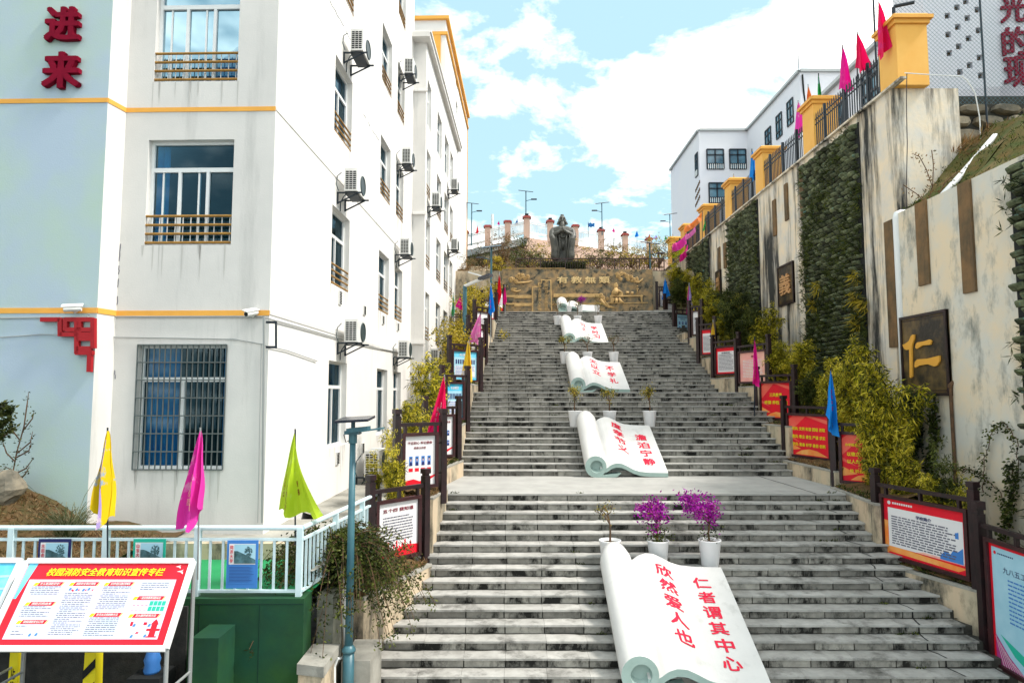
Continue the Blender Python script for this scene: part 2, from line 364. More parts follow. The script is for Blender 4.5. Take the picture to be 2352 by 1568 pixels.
# ============================================================ GROUND AND STAIRS
C_=CAMZ
gp=MB(); gp.quad((-400,-60,-.02),(400,-60,-.02),(400,900,-.02),(-400,900,-.02)); struct('ground',gp,M['asphalt'])
g2=MB(); g2.quad((-2.9,-3,0),(12,-3,0),(12,10.4,0),(-2.9,10.4,0)); struct('lower_paving',g2,M['landing'])
TR=.304; RS=.15
RISERS=[]   # (y, z top, tread depth, flight)
def flight(y0,z0,land,fl,n=15):
    for k in range(n):
        RISERS.append((y0+k*TR,z0+(k+1)*RS,TR if k<n-1 else land,fl))
Y0=14.617; L1,L2,L3=3.131,2.934,1.697
flight(Y0-14*TR,0,L1,1); flight(Y0+L1,2.25,L2,2); flight(Y0+L1+L2+14*TR,4.5,L3,3); flight(Y0+L1+L2+L3+28*TR,6.75,3.2+TR,4,14)
ZTOP=8.85
def xl(y):
    P=[(9,-2.5),(10.4,-2.2),(14.6,-1.62),(24,-1.35),(30,-1.1),(35.5,-.75),(60,-.6)]
    for (a,b),(c,d) in zip(P,P[1:]):
        if y<=c: return b+(d-b)*(y-a)/(c-a)
    return P[-1][1]
def xr(y):
    P=[(9,7.6),(14.6,7.5),(18,7.9),(24,8.6),(29,8.6),(33,8.3),(60,8.4)]
    for (a,b),(c,d) in zip(P,P[1:]):
        if y<=c: return b+(d-b)*(y-a)/(c-a)
    return P[-1][1]
def cratio(y): return 1+.0015*(y-14)
stair=MB()
pf=[(10.0,-.4)]
for y,z,t,f in RISERS:
    pf.append((y+.012,z-.185)) if False else None
# solid core (mortar) following the steps a little behind the stones
prof=[]
zprev=-.05
for y,z,t,f in RISERS:
    prof.append((y+.03,zprev)); prof.append((y+.03,z-.03)); zprev=z-.03
prof.append((38.4,zprev))
for (y1,z1),(y2,z2) in zip(prof,prof[1:]):
    stair.quad((xl(y1)-.5,y1,z1),(xr(y1)+.5,y1,z1),(xr(y2)+.5,y2,z2),(xl(y2)-.5,y2,z2))
stairs=struct('stairs',stair,M['mortar'])
rb=MB().box((0,.055,0),(1,.11,1)).mesh('riser_stone',M['stone']); tb=MB().box((0,0,0),(1,1,1)).mesh('tread_slab',M['tread'])
rstuff=MB(); tstuff=MB(); nr=nt_=0
for si,(y,z,t,f) in enumerate(RISERS):
    # joints
    a,b=xl(y),xr(y); w0=.66
    xs=[]; x=-.18+.03*(si%2)
    ref=.0
    left=[]; xx=-.12+.02*math.sin(si)
    while xx>a: left.append(xx); xx-=w0
    xs=[a]+sorted(left)
    xx=(xs[-1] if left else a)+w0
    while xx<2.0: xs.append(xx); xx+=w0
    xx+=((si*.23)%w0)*.9
    while xx<b-.15: xs.append(xx); xx+=w0*random.uniform(.97,1.03)
    xs.append(b)
    for p,q in zip(xs,xs[1:]):
        g=.008+random.random()*.005; wd=q-p-g*2; 
        if wd<.04: continue
        dy=random.uniform(-.006,.006); rise=RS-.042
        cx=(p+q)/2
        if nr<300:
            Mx=Matrix.Translation((cx,y+dy,z-.040-rise/2))@Matrix.Rotation(random.uniform(-.004,.004),4,'Z')@Matrix.Diagonal((wd,1,rise-.006,1))
            inst('riser_stone',rb,stairs,Mx); nr+=1
        else: rstuff.box((cx,y+dy+.05,z-.040-rise/2),(wd,.1,rise-.006))
        # treads: the nosing overhangs the riser 30 mm
        if t<1:
            yb=y-.042; ln=t+.032; th=.032; zz=z-th/2+random.uniform(-.0015,.0015)
            if nt_<300:
                inst('tread_slab',tb,stairs,Matrix.Translation((cx,yb+ln/2+random.uniform(-.004,.004),zz))@Matrix.Diagonal((q-p-.004,ln,th,1))); nt_+=1
            else: tstuff.box((cx,yb+ln/2,zz),(q-p-.004,ln,th))
tag(part('riser_stones',rstuff,M['stone'],stairs),None,None,None,'stuff'); tag(part('tread_slabs',tstuff,M['tread'],stairs),None,None,None,'stuff')
for nm,ry,t in (('landing',RISERS[14],L1),('middle_landing',RISERS[29],L2),('upper_landing',RISERS[44],L3),('top_plaza',RISERS[-1],3.25+TR)):
    y,z=ry[0],ry[1]; m=MB(); a=y-.03; b=y+t+.03
    m.span((xl(y)-.3,a,z-.034),(xr(y)+.6,b,z)); struct(nm,m,M['landing'])
# paver ramp curving up to the right of the top plaza
rm=MB()
for i in range(9):
    for j in range(9):
        x0=5.3+i*.42; y0=35.25+j*.36; zz=ZTOP+max(0,(x0-5.6))*.10*(.4+.6*j/8)
        rm.box((x0,y0,zz-.05),(.405,.35,.14),Matrix.Rotation(-.10*(.4+.6*j/8),3,'Y'))
rmo=struct('paver_ramp',rm,M['tread'])
# the long crack that runs down the right of the steps
ck=MB(); ck.cur=0
pts=[]
cx0={2:(1760,936)}
crack=[]
for (y,z,t,f) in RISERS:
    if y>24: break
    x=6.0+(y-10)*.075+ .09*math.sin(y*3)+.05*math.sin(y*11)
    if f==2: x=6.55+(y-17.7)*-.02+.07*math.sin(y*4)
    if f==1: x=6.75-(14.6-y)*-.02+.08*math.sin(y*5)
    crack.append((x,y,z,t))
for i,(x,y,z,t) in enumerate(crack):
    wd=.016
    ck.quad((x-wd,y-.008,z-.145),(x+wd,y-.008,z-.145),(x+wd*.6,y-.008,z-.036),(x-wd*.6,y-.008,z-.036)) 
    nx=crack[i+1][0] if i+1<len(crack) else x
    n=6 if t>1 else 2
    px,py=x,y-.035
    for j in range(n):
        qx=x+(nx-x)*(j+1)/n+random.uniform(-.03,.03)*(j<n-1); qy=y-.035+(t+.02)*(j+1)/n
        ck.quad((px-wd,py,z+.004),(px+wd,py,z+.004),(qx+wd*.7,qy,z+.004),(qx-wd*.7,qy,z+.004)); px,py=qx,qy
tag(part('crack',ck,M['crack'],stairs),None,None,None,'stuff')
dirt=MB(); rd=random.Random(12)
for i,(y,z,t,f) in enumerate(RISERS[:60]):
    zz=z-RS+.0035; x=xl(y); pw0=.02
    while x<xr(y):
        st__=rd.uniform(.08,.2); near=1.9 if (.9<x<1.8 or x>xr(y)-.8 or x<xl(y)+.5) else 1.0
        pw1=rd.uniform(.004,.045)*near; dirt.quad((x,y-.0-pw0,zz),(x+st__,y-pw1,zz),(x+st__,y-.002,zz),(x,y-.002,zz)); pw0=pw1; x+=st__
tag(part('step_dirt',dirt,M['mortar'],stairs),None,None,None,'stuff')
# weeds on the treads
wd_=MB()
for i in range(46):
    s=random.choice(RISERS[:30]); x=random.choice([random.uniform(xl(s[0])+.1,xl(s[0])+.5),random.uniform(1.2,1.55),random.uniform(6.2,xr(s[0])-.3),random.uniform(6.2,xr(s[0])-.3)])
    for k in range(14): wd_.leaf((x+random.uniform(-.08,.08),s[0]+s[2]-.05 if s[2]<1 else s[0]+.05,s[1]),(random.uniform(-1,1),random.uniform(-1,.2),random.uniform(.4,1.2)),random.uniform(.03,.09),.02)
tag(wd_.build('weeds',M['leaf_bush']),'small green weeds growing from the stair joints','weeds',None,'stuff')

# ============================================================ LEFT BUILDING
AZB=.024
C0=onz(604,1221,2.02); C0=V((C0.x,C0.y,2.02)); BS=V((AZB,1,0)).normalized(); BN=V((1,-AZB,0)).normalized()   # side direction, outward normal of the side face
BF=V((-1,AZB,0)).normalized()      # along the front face to the left
FN=V((-AZB,-1,0)).normalized()     # outward normal of the front face
def side(u,v,off=0,base=None):
    p=onplane(u,v,(base or C0)+BN*off,BN); return ((p-C0).dot(BS),p.z)
def front(u,v,off=0):
    p=onplane(u,v,C0+FN*off,FN); return ((p-C0).dot(BF),p.z)
def wall_holes(mb,P,X,N,s0,s1,z0,z1,holes,depth=.24):
    """wall in the plane through P (P.z ignored), X along, N outward; holes=(s0,s1,z0,z1); also builds reveals"""
    P=V((P[0],P[1],0)); ss=sorted({s0,s1,*[h[0] for h in holes],*[h[1] for h in holes]}); zs=sorted({z0,z1,*[h[2] for h in holes],*[h[3] for h in holes]})
    ss=[s for s in ss if s0-1e-6<=s<=s1+1e-6]; zs=[z for z in zs if z0-1e-6<=z<=z1+1e-6]
    q=lambda s,z,d=0: P+X*s+V((0,0,z))-N*d
    for a,b in zip(ss,ss[1:]):
        for c,d in zip(zs,zs[1:]):
            m1,m2=(a+b)/2,(c+d)/2
            if any(h[0]<m1<h[1] and h[2]<m2<h[3] for h in holes): continue
            mb.quad(q(a,c),q(b,c),q(b,d),q(a,d))
    for h in holes:
        a,b,c,d=h
        mb.quad(q(a,c),q(a,c,depth),q(a,d,depth),q(a,d)); mb.quad(q(b,c),q(b,d),q(b,d,depth),q(b,c,depth))
        mb.quad(q(a,c),q(b,c),q(b,c,depth),q(a,c,depth)); mb.quad(q(a,d),q(a,d,depth),q(b,d,depth),q(b,d))
_uw={}
def window(parent,P,X,N,h,kind='slide',depth=.16,curt=True,trans=.28,left=.3,right=.25,room=1.2):
    """window filling hole h: frame, panes, curtains, dark room behind"""
    a,b,c,d=h; P=V((P[0],P[1],0)); q=lambda s,z,dd=0: P+X*s+V((0,0,z))-N*(depth+dd)
    w_=b-a; H=d-c; f=min(.045,w_*.06)
    fr=MB(); up=V((0,0,1))
    def rail(s1,z1,s2,z2,t=f,dd=0):
        fr.bar(q(s1,z1,dd),q(s2,z2,dd),.05,t*1.0,up=N) if False else fr.bar(q(s1,z1,dd),q(s2,z2,dd),t*1.4,.05,up=N)
    rail(a+f/2,c,a+f/2,d); rail(b-f/2,c,b-f/2,d); rail(a,c+f/2,b,c+f/2,f,.0015); rail(a,d-f/2,b,d-f/2,f,.0015)
    zt=d-H*trans
    if trans: rail(a,zt,b,zt,f*1.3,.003)
    mids=[.33,.66] if kind=='three' else [.52]
    for mfr in mids: rail(a+w_*mfr,c,a+w_*mfr,zt if trans else d,f*.9,.004)
    if kind=='three': rail(a+w_*.44,c,a+w_*.44,zt if trans else d,f*.5,.03); rail(a+w_*.86,c,a+w_*.86,zt,f*.5,.03)
    wo_=part('window',fr,M['alu'],parent)
    g=MB(); g.quad(q(a,c,.02),q(b,c,.02),q(b,d,.02),q(a,d,.02)); part('pane',g,M['glass'],wo_)
    bx=MB()
    bx.quad(q(a-.3,c-.2,room),q(b+.3,c-.2,room),q(b+.3,d+.2,room),q(a-.3,d+.2,room))
    bx.quad(q(a-.3,c-.2,.09),q(a-.3,c-.2,room),q(a-.3,d+.2,room),q(a-.3,d+.2,.09)); bx.quad(q(b+.3,c-.2,.09),q(b+.3,c-.2,room),q(b+.3,d+.2,room),q(b+.3,d+.2,.09))
    bx.quad(q(a-.3,d+.2,.09),q(b+.3,d+.2,.09),q(b+.3,d+.2,room),q(a-.3,d+.2,room)); bx.quad(q(a-.3,c-.2,.09),q(b+.3,c-.2,.09),q(b+.3,c-.2,room),q(a-.3,c-.2,room))
    part('room_interior',bx,M['room'],wo_)
    if curt:
        cu=MB()
        def drape(s1,s2):
            n=max(6,int((s2-s1)/.035)); pr=None
            for i in range(n+1):
                s=s1+(s2-s1)*i/n; dd=.16+.03*math.sin(i*1.9)+.01*math.sin(i*.7)
                A=q(s,c,dd); B=q(s,d-.02,dd)
                if pr: cu.quad(pr[0],A,B,pr[1])
                pr=(A,B)
        if left: drape(a,a+w_*left)
        if right: drape(b-w_*right,b)
        part('curtain',cu,M['curtain'],wo_)
    return wo_
barme=MB().tube([(0,0,0),(1,0,0)],.5,10).mesh('bar',M['bamboo_bar'],True)
def bars(parent,P,X,N,h,n=4,frac=.30,off=.06,thin=True,r=.024):
    a,b,c,d=h; P=V((P[0],P[1],0)); H=(d-c)*frac
    g=empty('guard_rail',P+X*(a+b)/2+V((0,0,c)))
    g.parent=parent; g.location=parent_world(parent).inverted()@(P+X*(a+b)/2+V((0,0,c)))
    for i in range(n):
        z=c+.05+H*i/(n-1); p1=P+X*(a+.0)+V((0,0,z))-N*.03+N*off*0; p2=P+X*(b)+V((0,0,z))-N*.03
        Mx=frame(p1,X,V((0,0,1))); inst('bar',barme,g,Mx@Matrix.Diagonal(((b-a),r*2,r*2,1)))
    if thin:
        t=MB()
        for i in range(11):
            s=a+(b-a)*(i+.5)/11; t.bar(P+X*s+V((0,0,c))-N*.09,P+X*s+V((0,0,c+H+.06))-N*.09,.014,.014)
        part('upright_rods',t,M['alu'],g)
bldg=empty('school_building',C0,'white school building with orange bands and blue curtained windows left of the stairs','building')
ZB=.3; ZT=24.0
# --- front face with three windows
FH=[]
def frect(u0,v0,u1,v1): 
    s0,z0=front(u0,v0); s1,z1=front(u1,v1); return (min(s0,s1),max(s0,s1),min(z0,z1),max(z0,z1))
Wg=frect(318,792,512,1078); Wm=frect(342,322,530,562); Wt=frect(362,-10,545,186)
Wt=(Wt[0],Wt[1],Wt[2],Wt[2]+1.95)
FH=[Wg,Wm,Wt]
sL=front(290,253)[0]        # left end of the front face
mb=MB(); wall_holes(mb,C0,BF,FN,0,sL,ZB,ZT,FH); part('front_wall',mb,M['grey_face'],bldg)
window(bldg,C0,BF,FN,Wg,'slide',.14,left=.10,right=.40,trans=.28)
window(bldg,C0,BF,FN,Wm,'three',.14,left=.0,right=.16,trans=.27)
window(bldg,C0,BF,FN,Wt,'three',.14,left=.72,right=.2,trans=.22)
bars(bldg,C0,BF,FN,Wm,4,.25); bars(bldg,C0,BF,FN,Wt,4,.26)
# security grille of the ground floor window
gr=MB(); a,b,c,d=Wg; P=V((C0.x,C0.y,0)); q=lambda s,z,o=.02: P+BF*s+V((0,0,z))+FN*o
for i in range(17):
    s=a+(b-a)*i/16; gr.bar(q(s,c),q(s,d),.018,.018)
for i in range(8):
    z=c+(d-c)*i/7; gr.bar(q(a,z,.03),q(b,z,.03),.02,.02)
part('security_grille',gr,M['grille'],bldg)
# --- left wing (closer), chamfer
WO=.42
fw=lambda u,v: onplane(u,v,C0+FN*WO,FN)
pw=fw(248,228); sW=(pw-C0).dot(BF)
mb=MB(); P=V((C0.x,C0.y,0))+FN*WO
mb.quad(P+BF*sW+V((0,0,ZB)),P+BF*(sW+6)+V((0,0,ZB)),P+BF*(sW+6)+V((0,0,ZT)),P+BF*sW+V((0,0,ZT))); part('wing_wall',mb,M['wing'],bldg)
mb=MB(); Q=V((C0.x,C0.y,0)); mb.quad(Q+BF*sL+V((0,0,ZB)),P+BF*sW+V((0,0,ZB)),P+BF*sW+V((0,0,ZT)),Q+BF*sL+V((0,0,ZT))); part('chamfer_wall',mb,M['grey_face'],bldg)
# --- orange bands
for (vt,vb,uu) in ((247,257,450),(713,725,450)):
    z1=front(uu,vt)[1]; z0=front(uu,vb)[1]; mb=MB()
    def strip(A,B,n):
        A=V((A.x,A.y,0));B=V((B.x,B.y,0)); o=n*.012
        mb.prism([A+o+V((0,0,z0)),B+o+V((0,0,z0)),B+o+V((0,0,z1)),A+o+V((0,0,z1))],-o*.9)
    strip(Q,Q+BF*sL,FN); ch=(P+BF*sW-(Q+BF*sL)); cn=V((0,0,1)).cross(ch).normalized(); cn=cn if cn.dot(FN)>0 else -cn
    strip(Q+BF*sL,P+BF*sW,cn); strip(P+BF*sW,P+BF*(sW+6),FN); part('orange_band',mb,M['orange'],bldg)
    mb=MB(); gg=MB(); zc=z1; gg.prism([Q+BN*.014+V((0,0,z0+.02)),Q+BN*.014+BS*13.5+V((0,0,z0+.02)),Q+BN*.014+BS*13.5+V((0,0,z1)),Q+BN*.014+V((0,0,z1))],-BN*.012); part('grey_band',gg,M['grey_face'],bldg)
# --- side face windows measured on the plane
def srect(u0,vt,u1,vb):   # left edge head, right edge; vb = bottom at left edge
    s0,zt=side(u0,vt); s1,_=side(u1,vt); _,zb=side(u0,vb); return [min(s0,s1),max(s0,s1),zb,zt]
w1=srect(755.5,827,797,1029); w2=srect(866,848,890,1000); w3=srect(904,854.5,921,984)
SH=[]; side_w=[]
r1=srect(763.5,468.6,797,652); STO=r1[3]-w1[3]
cols=[(w1[0],w1[1]),(w2[0],w2[1]),(w3[0],w3[1])]
for fl in range(6):
    for i,(a,b) in enumerate(cols):
        zt=w1[3]+STO*fl; zb=w1[2] if fl==0 else zt-(r1[3]-r1[2])
        h=(a,b,zb,zt); SH.append(h); side_w.append((fl,i,h))
sE=side(945,600)[0]; sE=min(sE,17)
mb=MB(); wall_holes(mb,C0,BS,BN,0,sE,ZB,ZT,SH); part('side_wall',mb,M['white'],bldg)
for fl,i,h in side_w:
    window(bldg,C0,BS,BN,h,'slide',.17,left=.34,right=.0 if (fl+i)%2 else .3,trans=.33 if fl else .3)
    if fl: bars(bldg,C0,BS,BN,h,4,.24,thin=False)
# vents under windows on the side wall
vb_=[(780,668,7,30),(829,705,5,22),(871,713,4.5,22),(918,733,4,20),(922,935,6,30),(1021,935,6,34)]
for (u,v,wd,ht) in [(780,684,7,32),(836,713,4,22),(879,735,4.5,20),(913,751,3.5,18),(774,1052,7,28),(832,1029,6,24),(877,1017,5,22)]:
    s,z=side(u,v); D=(C0+BS*s-V((0,0,CAMZ))).y; k=D/1500; fr=MB(); P_=V((C0.x,C0.y,0))
    Hh=ht*k/2; W_=.13
    fr.span(P_+BS*(s-W_)+BN*.002+V((0,0,z-Hh)),P_+BS*(s+W_)+BN*.03+V((0,0,z+Hh))) 
    vo=part('wall_vent',fr,M['ac'],bldg); sl_=MB()
    for j in range(8):
        zz=z-Hh+.03+(2*Hh-.06)*j/7; sl_.span(P_+BS*(s-W_*.8)+BN*.032+V((0,0,zz-.012)),P_+BS*(s+W_*.8)+BN*.036+V((0,0,zz+.012)))
    part('slots',sl_,M['dark'],vo)
# --- end return of block one, block two and block three
Q=V((C0.x,C0.y,0)); E1=Q+BS*sE; OFF2=.52
mb=MB(); mb.quad(E1+V((0,0,ZB)),E1+BN*OFF2+V((0,0,ZB)),E1+BN*OFF2+V((0,0,CAMZ+14.45)),E1+V((0,0,CAMZ+14.45)))
mb.quad(E1-BN*6+V((0,0,CAMZ+14.45)),E1+V((0,0,CAMZ+14.45)),E1+V((0,0,ZT)),E1-BN*6+V((0,0,ZT)))
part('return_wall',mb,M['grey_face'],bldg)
for v in (190,487,790):
    z=onplane(1001/1.7415*1.0+420,v/1.0,E1+BN*.2,FN).z if False else CAMZ+(905-v)*E1.y/1500
    m=MB(); m.span(E1+BN*.05-BS*.12+V((0,0,z)),E1+BN*(OFF2+.06)+V((0,0,z+.12))); part('ledge',m,M['white'],bldg)
B2=E1+BN*OFF2; s2L=12.2; ZT2=CAMZ+14.45
def side2(u,v): p=onplane(u,v,B2,BN); return ((p-B2).dot(BS),p.z)
H2=[]
c2=[(979,988),(1003,1013),(1020.5,1029.5),(1033.5,1040)]
zt2=[]
hz=[side2(979,v)[1] for v in (170,331,500,671)]
sto2=(hz[0]-hz[3])/3
for k in range(6):
    zt=hz[0]-sto2*k+ (sto2 if False else 0)
    for j,(ua,ub) in enumerate(c2):
        sa=side2(ua,500)[0]; sb=side2(ub,500)[0]; H2.append((sa,sb,zt-1.95,zt,k,j))
mb=MB(); wall_holes(mb,B2,BS,BN,0,s2L,ZB,ZT2,[h[:4] for h in H2],.2); part('rear_block_wall',mb,M['white'],bldg)
mb=MB(); mb.quad(B2+BS*s2L+V((0,0,ZB)),B2+BS*s2L-BN*.82+V((0,0,ZB)),B2+BS*s2L-BN*.82+V((0,0,ZT2)),B2+BS*s2L+V((0,0,ZT2))); part('rear_return',mb,M['white'],bldg)
for h in H2:
    window(bldg,B2,BS,BN,h[:4],'slide',.14,left=.3 if h[5]%2 else 0,right=0,trans=.3,room=.7)
    if h[4]>0: bars(bldg,B2,BS,BN,h[:4],4,.24,thin=False,r=.02)
def obox(mb,P,s0,s1,n0,n1,z0,z1): mb.prism([V((p.x,p.y,z0)) for p in (P+BS*s0+BN*n0,P+BS*s1+BN*n0,P+BS*s1+BN*n1,P+BS*s0+BN*n1)],(0,0,z1-z0))
mb=MB(); obox(mb,B2,-.5,s2L,-5,.20,ZT2,ZT2+.20); part('eave',mb,M['grey_face'],bldg)
mb=MB(); obox(mb,B2,-.45,s2L,-5,.26,ZT2+.20,ZT2+.29); part('eave_cap',mb,M['white'],bldg)
# block three, taller with orange cornice
B3=B2+BS*s2L-BN*.80; s3L=14.2; ZT3=CAMZ+22.7
def side3(u,v): p=onplane(u,v,B3,BN); return ((p-B3).dot(BS),p.z)
H3=[]
for v0,v1 in ((154,191),(227,258),(304,343),(381,412),(465,500)):
    sa=side3(1047,v0)[0]; sb=sa+1.2; H3.append((sa,sb,side3(1047,v1)[1],side3(1047,v0)[1]))
mb=MB(); wall_holes(mb,B3,BS,BN,0,s3L,ZB,ZT3,H3,.2)
mb.quad(B3+V((0,0,ZT2)),B3-BN*9+V((0,0,ZT2)),B3-BN*9+V((0,0,ZT3)),B3+V((0,0,ZT3)))
mb.quad(B3+BS*s3L+V((0,0,ZB)),B3+BS*s3L-BN*6+V((0,0,ZB)),B3+BS*s3L-BN*6+V((0,0,ZT3)),B3+BS*s3L+V((0,0,ZT3)))
part('tall_block_wall',mb,M['white'],bldg)
for h in H3: window(bldg,B3,BS,BN,h,'slide',.12,curt=False,room=.6)
for (z,hh,o) in ((ZT3,.20,.20),(ZT3-.95,.18,.12)):
    mb=MB(); obox(mb,B3,-o,s3L,-9,o,z,z+hh); part('orange_cornice',mb,M['orange'],bldg)
mb=MB(); obox(mb,B3,-.1,-.004,-1.15,-.30,ZT2,ZT3-.95); part('orange_pilaster',mb,M['prt_pink'] if False else M['orange'],bldg)
mb=MB(); obox(mb,B3,s3L-.12,s3L,.003,.05,ZB,ZT3); part('orange_edge',mb,M['orange'],bldg)
# --- wires and pipes on the building
def fpt(u,v,o=.03): return onplane(u,v,C0+FN*o,FN)
def spt(u,v,o=.03): return onplane(u,v,C0+BN*o,BN)
wr=MB()
wr.tube([fw(0,731)+FN*.03,fw(205,728)+FN*.03,fpt(262,727),fpt(290,727),fpt(450,727),fpt(603,727),spt(606,729),spt(690,752),spt(788,780)],.014,6)
wr.tube([spt(800,783),spt(850,796),spt(925,811)],.014,6)
wr.tube([fw(205,722)+FN*.03,fpt(230,748),fpt(262,774),fpt(440,777),fpt(540,779),fpt(603,790),spt(606,793),spt(660,805),spt(728,829)],.010,6)
wr.tube([fpt(600,790,.02),fpt(598,900,.02),fpt(595,1050,.02),fpt(592,1200,.02)],.007,5)
wr.tube([spt(606,726),spt(606,800),spt(604,1000),spt(602,1200)],.02,6)
wr.tube([fw(0,775)+FN*.03,fw(100,768)+FN*.03,fw(205,772)+FN*.03],.009,6)
part('wall_cable',wr,M['alugrey'],bldg)
wr=MB(); wr.tube([spt(985,725),spt(992,800),spt(1001,860)],.02,5); part('drain_hose',wr,M['post'],bldg)
ck_=MB(); rk=random.Random(6)
def crackline(fn,pts):
    prev=None
    for (u0,v0),(u1,v1) in zip(pts,pts[1:]):
        n=max(2,int(math.hypot(u1-u0,v1-v0)/9))
        for k in range(n):
            if rk.random()<.45: prev=None; continue
            a=fn(u0+(u1-u0)*k/n+rk.uniform(-1.2,1.2),v0+(v1-v0)*k/n,.004); b_=fn(u0+(u1-u0)*(k+1)/n+rk.uniform(-1.2,1.2),v0+(v1-v0)*(k+1)/n,.004)
            ck_.bar(a,b_,.012,.004,up=FN)
crackline(fpt,[(297,0),(291,110),(289,240)]); crackline(fpt,[(286,265),(282,360)]); crackline(fpt,[(277,560),(272,640),(269,700)]); crackline(fpt,[(264,850),(262,920)]); crackline(spt,[(836,263),(855,300),(877,330)]); crackline(spt,[(757,1),(820,120)])
part('wall_crack',ck_,M['ink'],bldg)
st_m=MB(); rs=random.Random(17)
def stains(P,X,N,h,n,zl=.8):
    P=V((P[0],P[1],0))
    for k in range(n):
        s=rs.uniform(h[0]-.03,h[1]+.03); L=rs.uniform(.15,zl); w_=rs.uniform(.008,.03); q=lambda ss,z: P+X*ss+N*.003+V((0,0,z))
        st_m.quad(q(s-w_,h[2]-.002),q(s+w_,h[2]-.002),q(s+w_*.6,h[2]-L*.6),q(s+w_*.1,h[2]-L),q(s-w_*.5,h[2]-L*.7))
for h in (Wg,Wm,Wt): stains(C0,BF,FN,h,9,.7)
for fl,i,h in side_w: stains(C0,BS,BN,h,7,.9)
part('rain_stain',st_m,M['stain'],bldg)
# small iron bracket on the corner
br=MB(); br.bar(spt(612,740),spt(634,740,.22),.04); br.bar(spt(612,797),spt(634,797,.22),.04); br.bar(spt(634,738,.22),spt(634,800,.22),.03); part('wall_bracket',br,M['iron'],bldg)
# --- red letters on the wing
def letters(s,u,v,hpx,mat_,o,label,group):
    p=onplane(u,v,C0+FN*(WO+o),FN); D=p.y; m=MB(); add_text(m,s,frame(p,-BF,(0,0,1)),h=hpx*D/1500,w=hpx*1.02*D/1500,bold=.045,ext=.045)
    t=m.build('wall_letter',M[mat_]); t.location=(0,0,0); tag(t,label,'wall letter',group); return t
letters('进',146,57,84,'darkred',.05,'crimson wall letter 进, upper one of the two on the mint wall','red letters on the left wall')
letters('来',143,163,90,'darkred',.05,'crimson wall letter 来, lower one just above the orange band','red letters on the left wall')
# fret ornament
fo=MB(); D=fw(170,780).y; k=1
def fb(u0,v0,u1,v1):
    a=onplane(u0,v0,C0+FN*(WO+.06),FN); b=onplane(u1,v1,C0+FN*(WO+.06),FN); fo.bar(a,b,.075,.07,up=FN)
for l in [(95,734,140,734),(140,731,140,772),(140,768,215,768),(215,731,215,800),(150,734,215,734),(152,731,152,760),(152,757,178,757),(178,731,178,812),(178,757,215,757),(184,734,184,764),(178,800,212,800),(175,810,215,810),(208,806,206,854),(178,778,213,778)]:
    fb(*l)
fo=fo.build('fret_ornament',M['fretred']); tag(fo,'red square spiral fret ornament below the orange band on the left wall','wall ornament')
# ============================================================ AIR CONDITIONERS on the side wall
def make_ac():
    t=empty('air_conditioner',(0,0,0))
    # local frame: x = outward from wall, y = along wall, z up; origin at wall, bottom of the body
    b=MB(); b.box((.36,.0,.30),(.32,.84,.56)); part('casing',b,M['ac'],t)
    g=MB()
    for i in range(3):
        for j in range(9): g.box((.24+.105*i if False else .27+.09*i,-.424,.08+.052*j),(.07,.012,.030))
    part('side_grille',g,M['dark'],t)
    f=MB(); n=20
    ring=[V((.525,.1+.23*math.cos(2*math.pi*k/n),.30+.23*math.sin(2*math.pi*k/n))) for k in range(n+1)]; f.tube(ring,.018,5,False); 
    fan=part('fan_guard',f,M['ac_fan'],t)
    d=MB(); d.prism([V((.521,.1+.22*math.cos(2*math.pi*k/n),.30+.22*math.sin(2*math.pi*k/n))) for k in range(n)],(.006,0,0)); part('fan',d,M['ac_fan'],t)
    k=MB()
    for y in (-.33,.33):
        k.bar((0,y,0),(.62,y,0),.035); k.bar((.02,y,0),(.02,y,-.28),.035); k.bar((.02,y,-.26),(.52,y,-.01),.03)
    k.box((.33,0,-.012),(.30,.8,.012)); part('bracket',k,M['iron'],t)
    h=MB(); h.tube([(.25,-.3,0),(.16,-.32,-.1),(.05,-.2,-.22),(.02,-.1,-.4)],.014,5); h.tube([(.12,-.40,.48),(.05,-.50,.36),(.03,-.52,.15),(.08,-.47,.0)],.012,5); part('hose',h,M['ac_fan'],t)
    return t
acproto=None
def place_ac(u,v,off,label,scale=1.0,base=None,dep=None,rot=None):
    """(u,v): pixel of the bottom of the casing's near corner on wall plane"""
    global acproto
    if acproto is None: acproto=make_ac(); o=acproto
    else: o=copy_tree(acproto)
    p=onplane(u,v,(base or C0),BN); o.location=p; o.rotation_euler=(0,0,-AZB); o.scale=(scale,)*3
    tag(o,label,'air conditioner','air conditioners on the school wall'); return o
place_ac(797,137,0,'air conditioner nearest the viewer, topmost, with black hose hanging like a hook')
place_ac(783,452,0,'air conditioner under the third row of windows, nearest column, hose curling below')
place_ac(783,790,0,'air conditioner just above the ground floor window nearest the corner')
place_ac(921,181,0,'air conditioner in the second column, topmost of its four')
place_ac(915,385,0,'air conditioner in the second column, second from the top')
place_ac(911,590,0,'air conditioner in the second column, third from the top')
place_ac(907,822,0,'air conditioner in the second column, lowest, level with the wall cable')
place_ac(984,480,0,'small distant air conditioner at the near edge of the rear block, upper',base=B2)
place_ac(981,835,0,'small distant air conditioner beside the hanging hose, near edge of the rear block',base=B2)
place_ac(1029,441,0,'small distant air conditioner at the far end of the rear wall, upper one',base=B2)
place_ac(1029,577,0,'small distant air conditioner at the far end of the rear wall, lower one',base=B2)
g=place_ac(826,1092,0,'air conditioner standing on the ground against the white wall behind yellow bamboo',1.25)
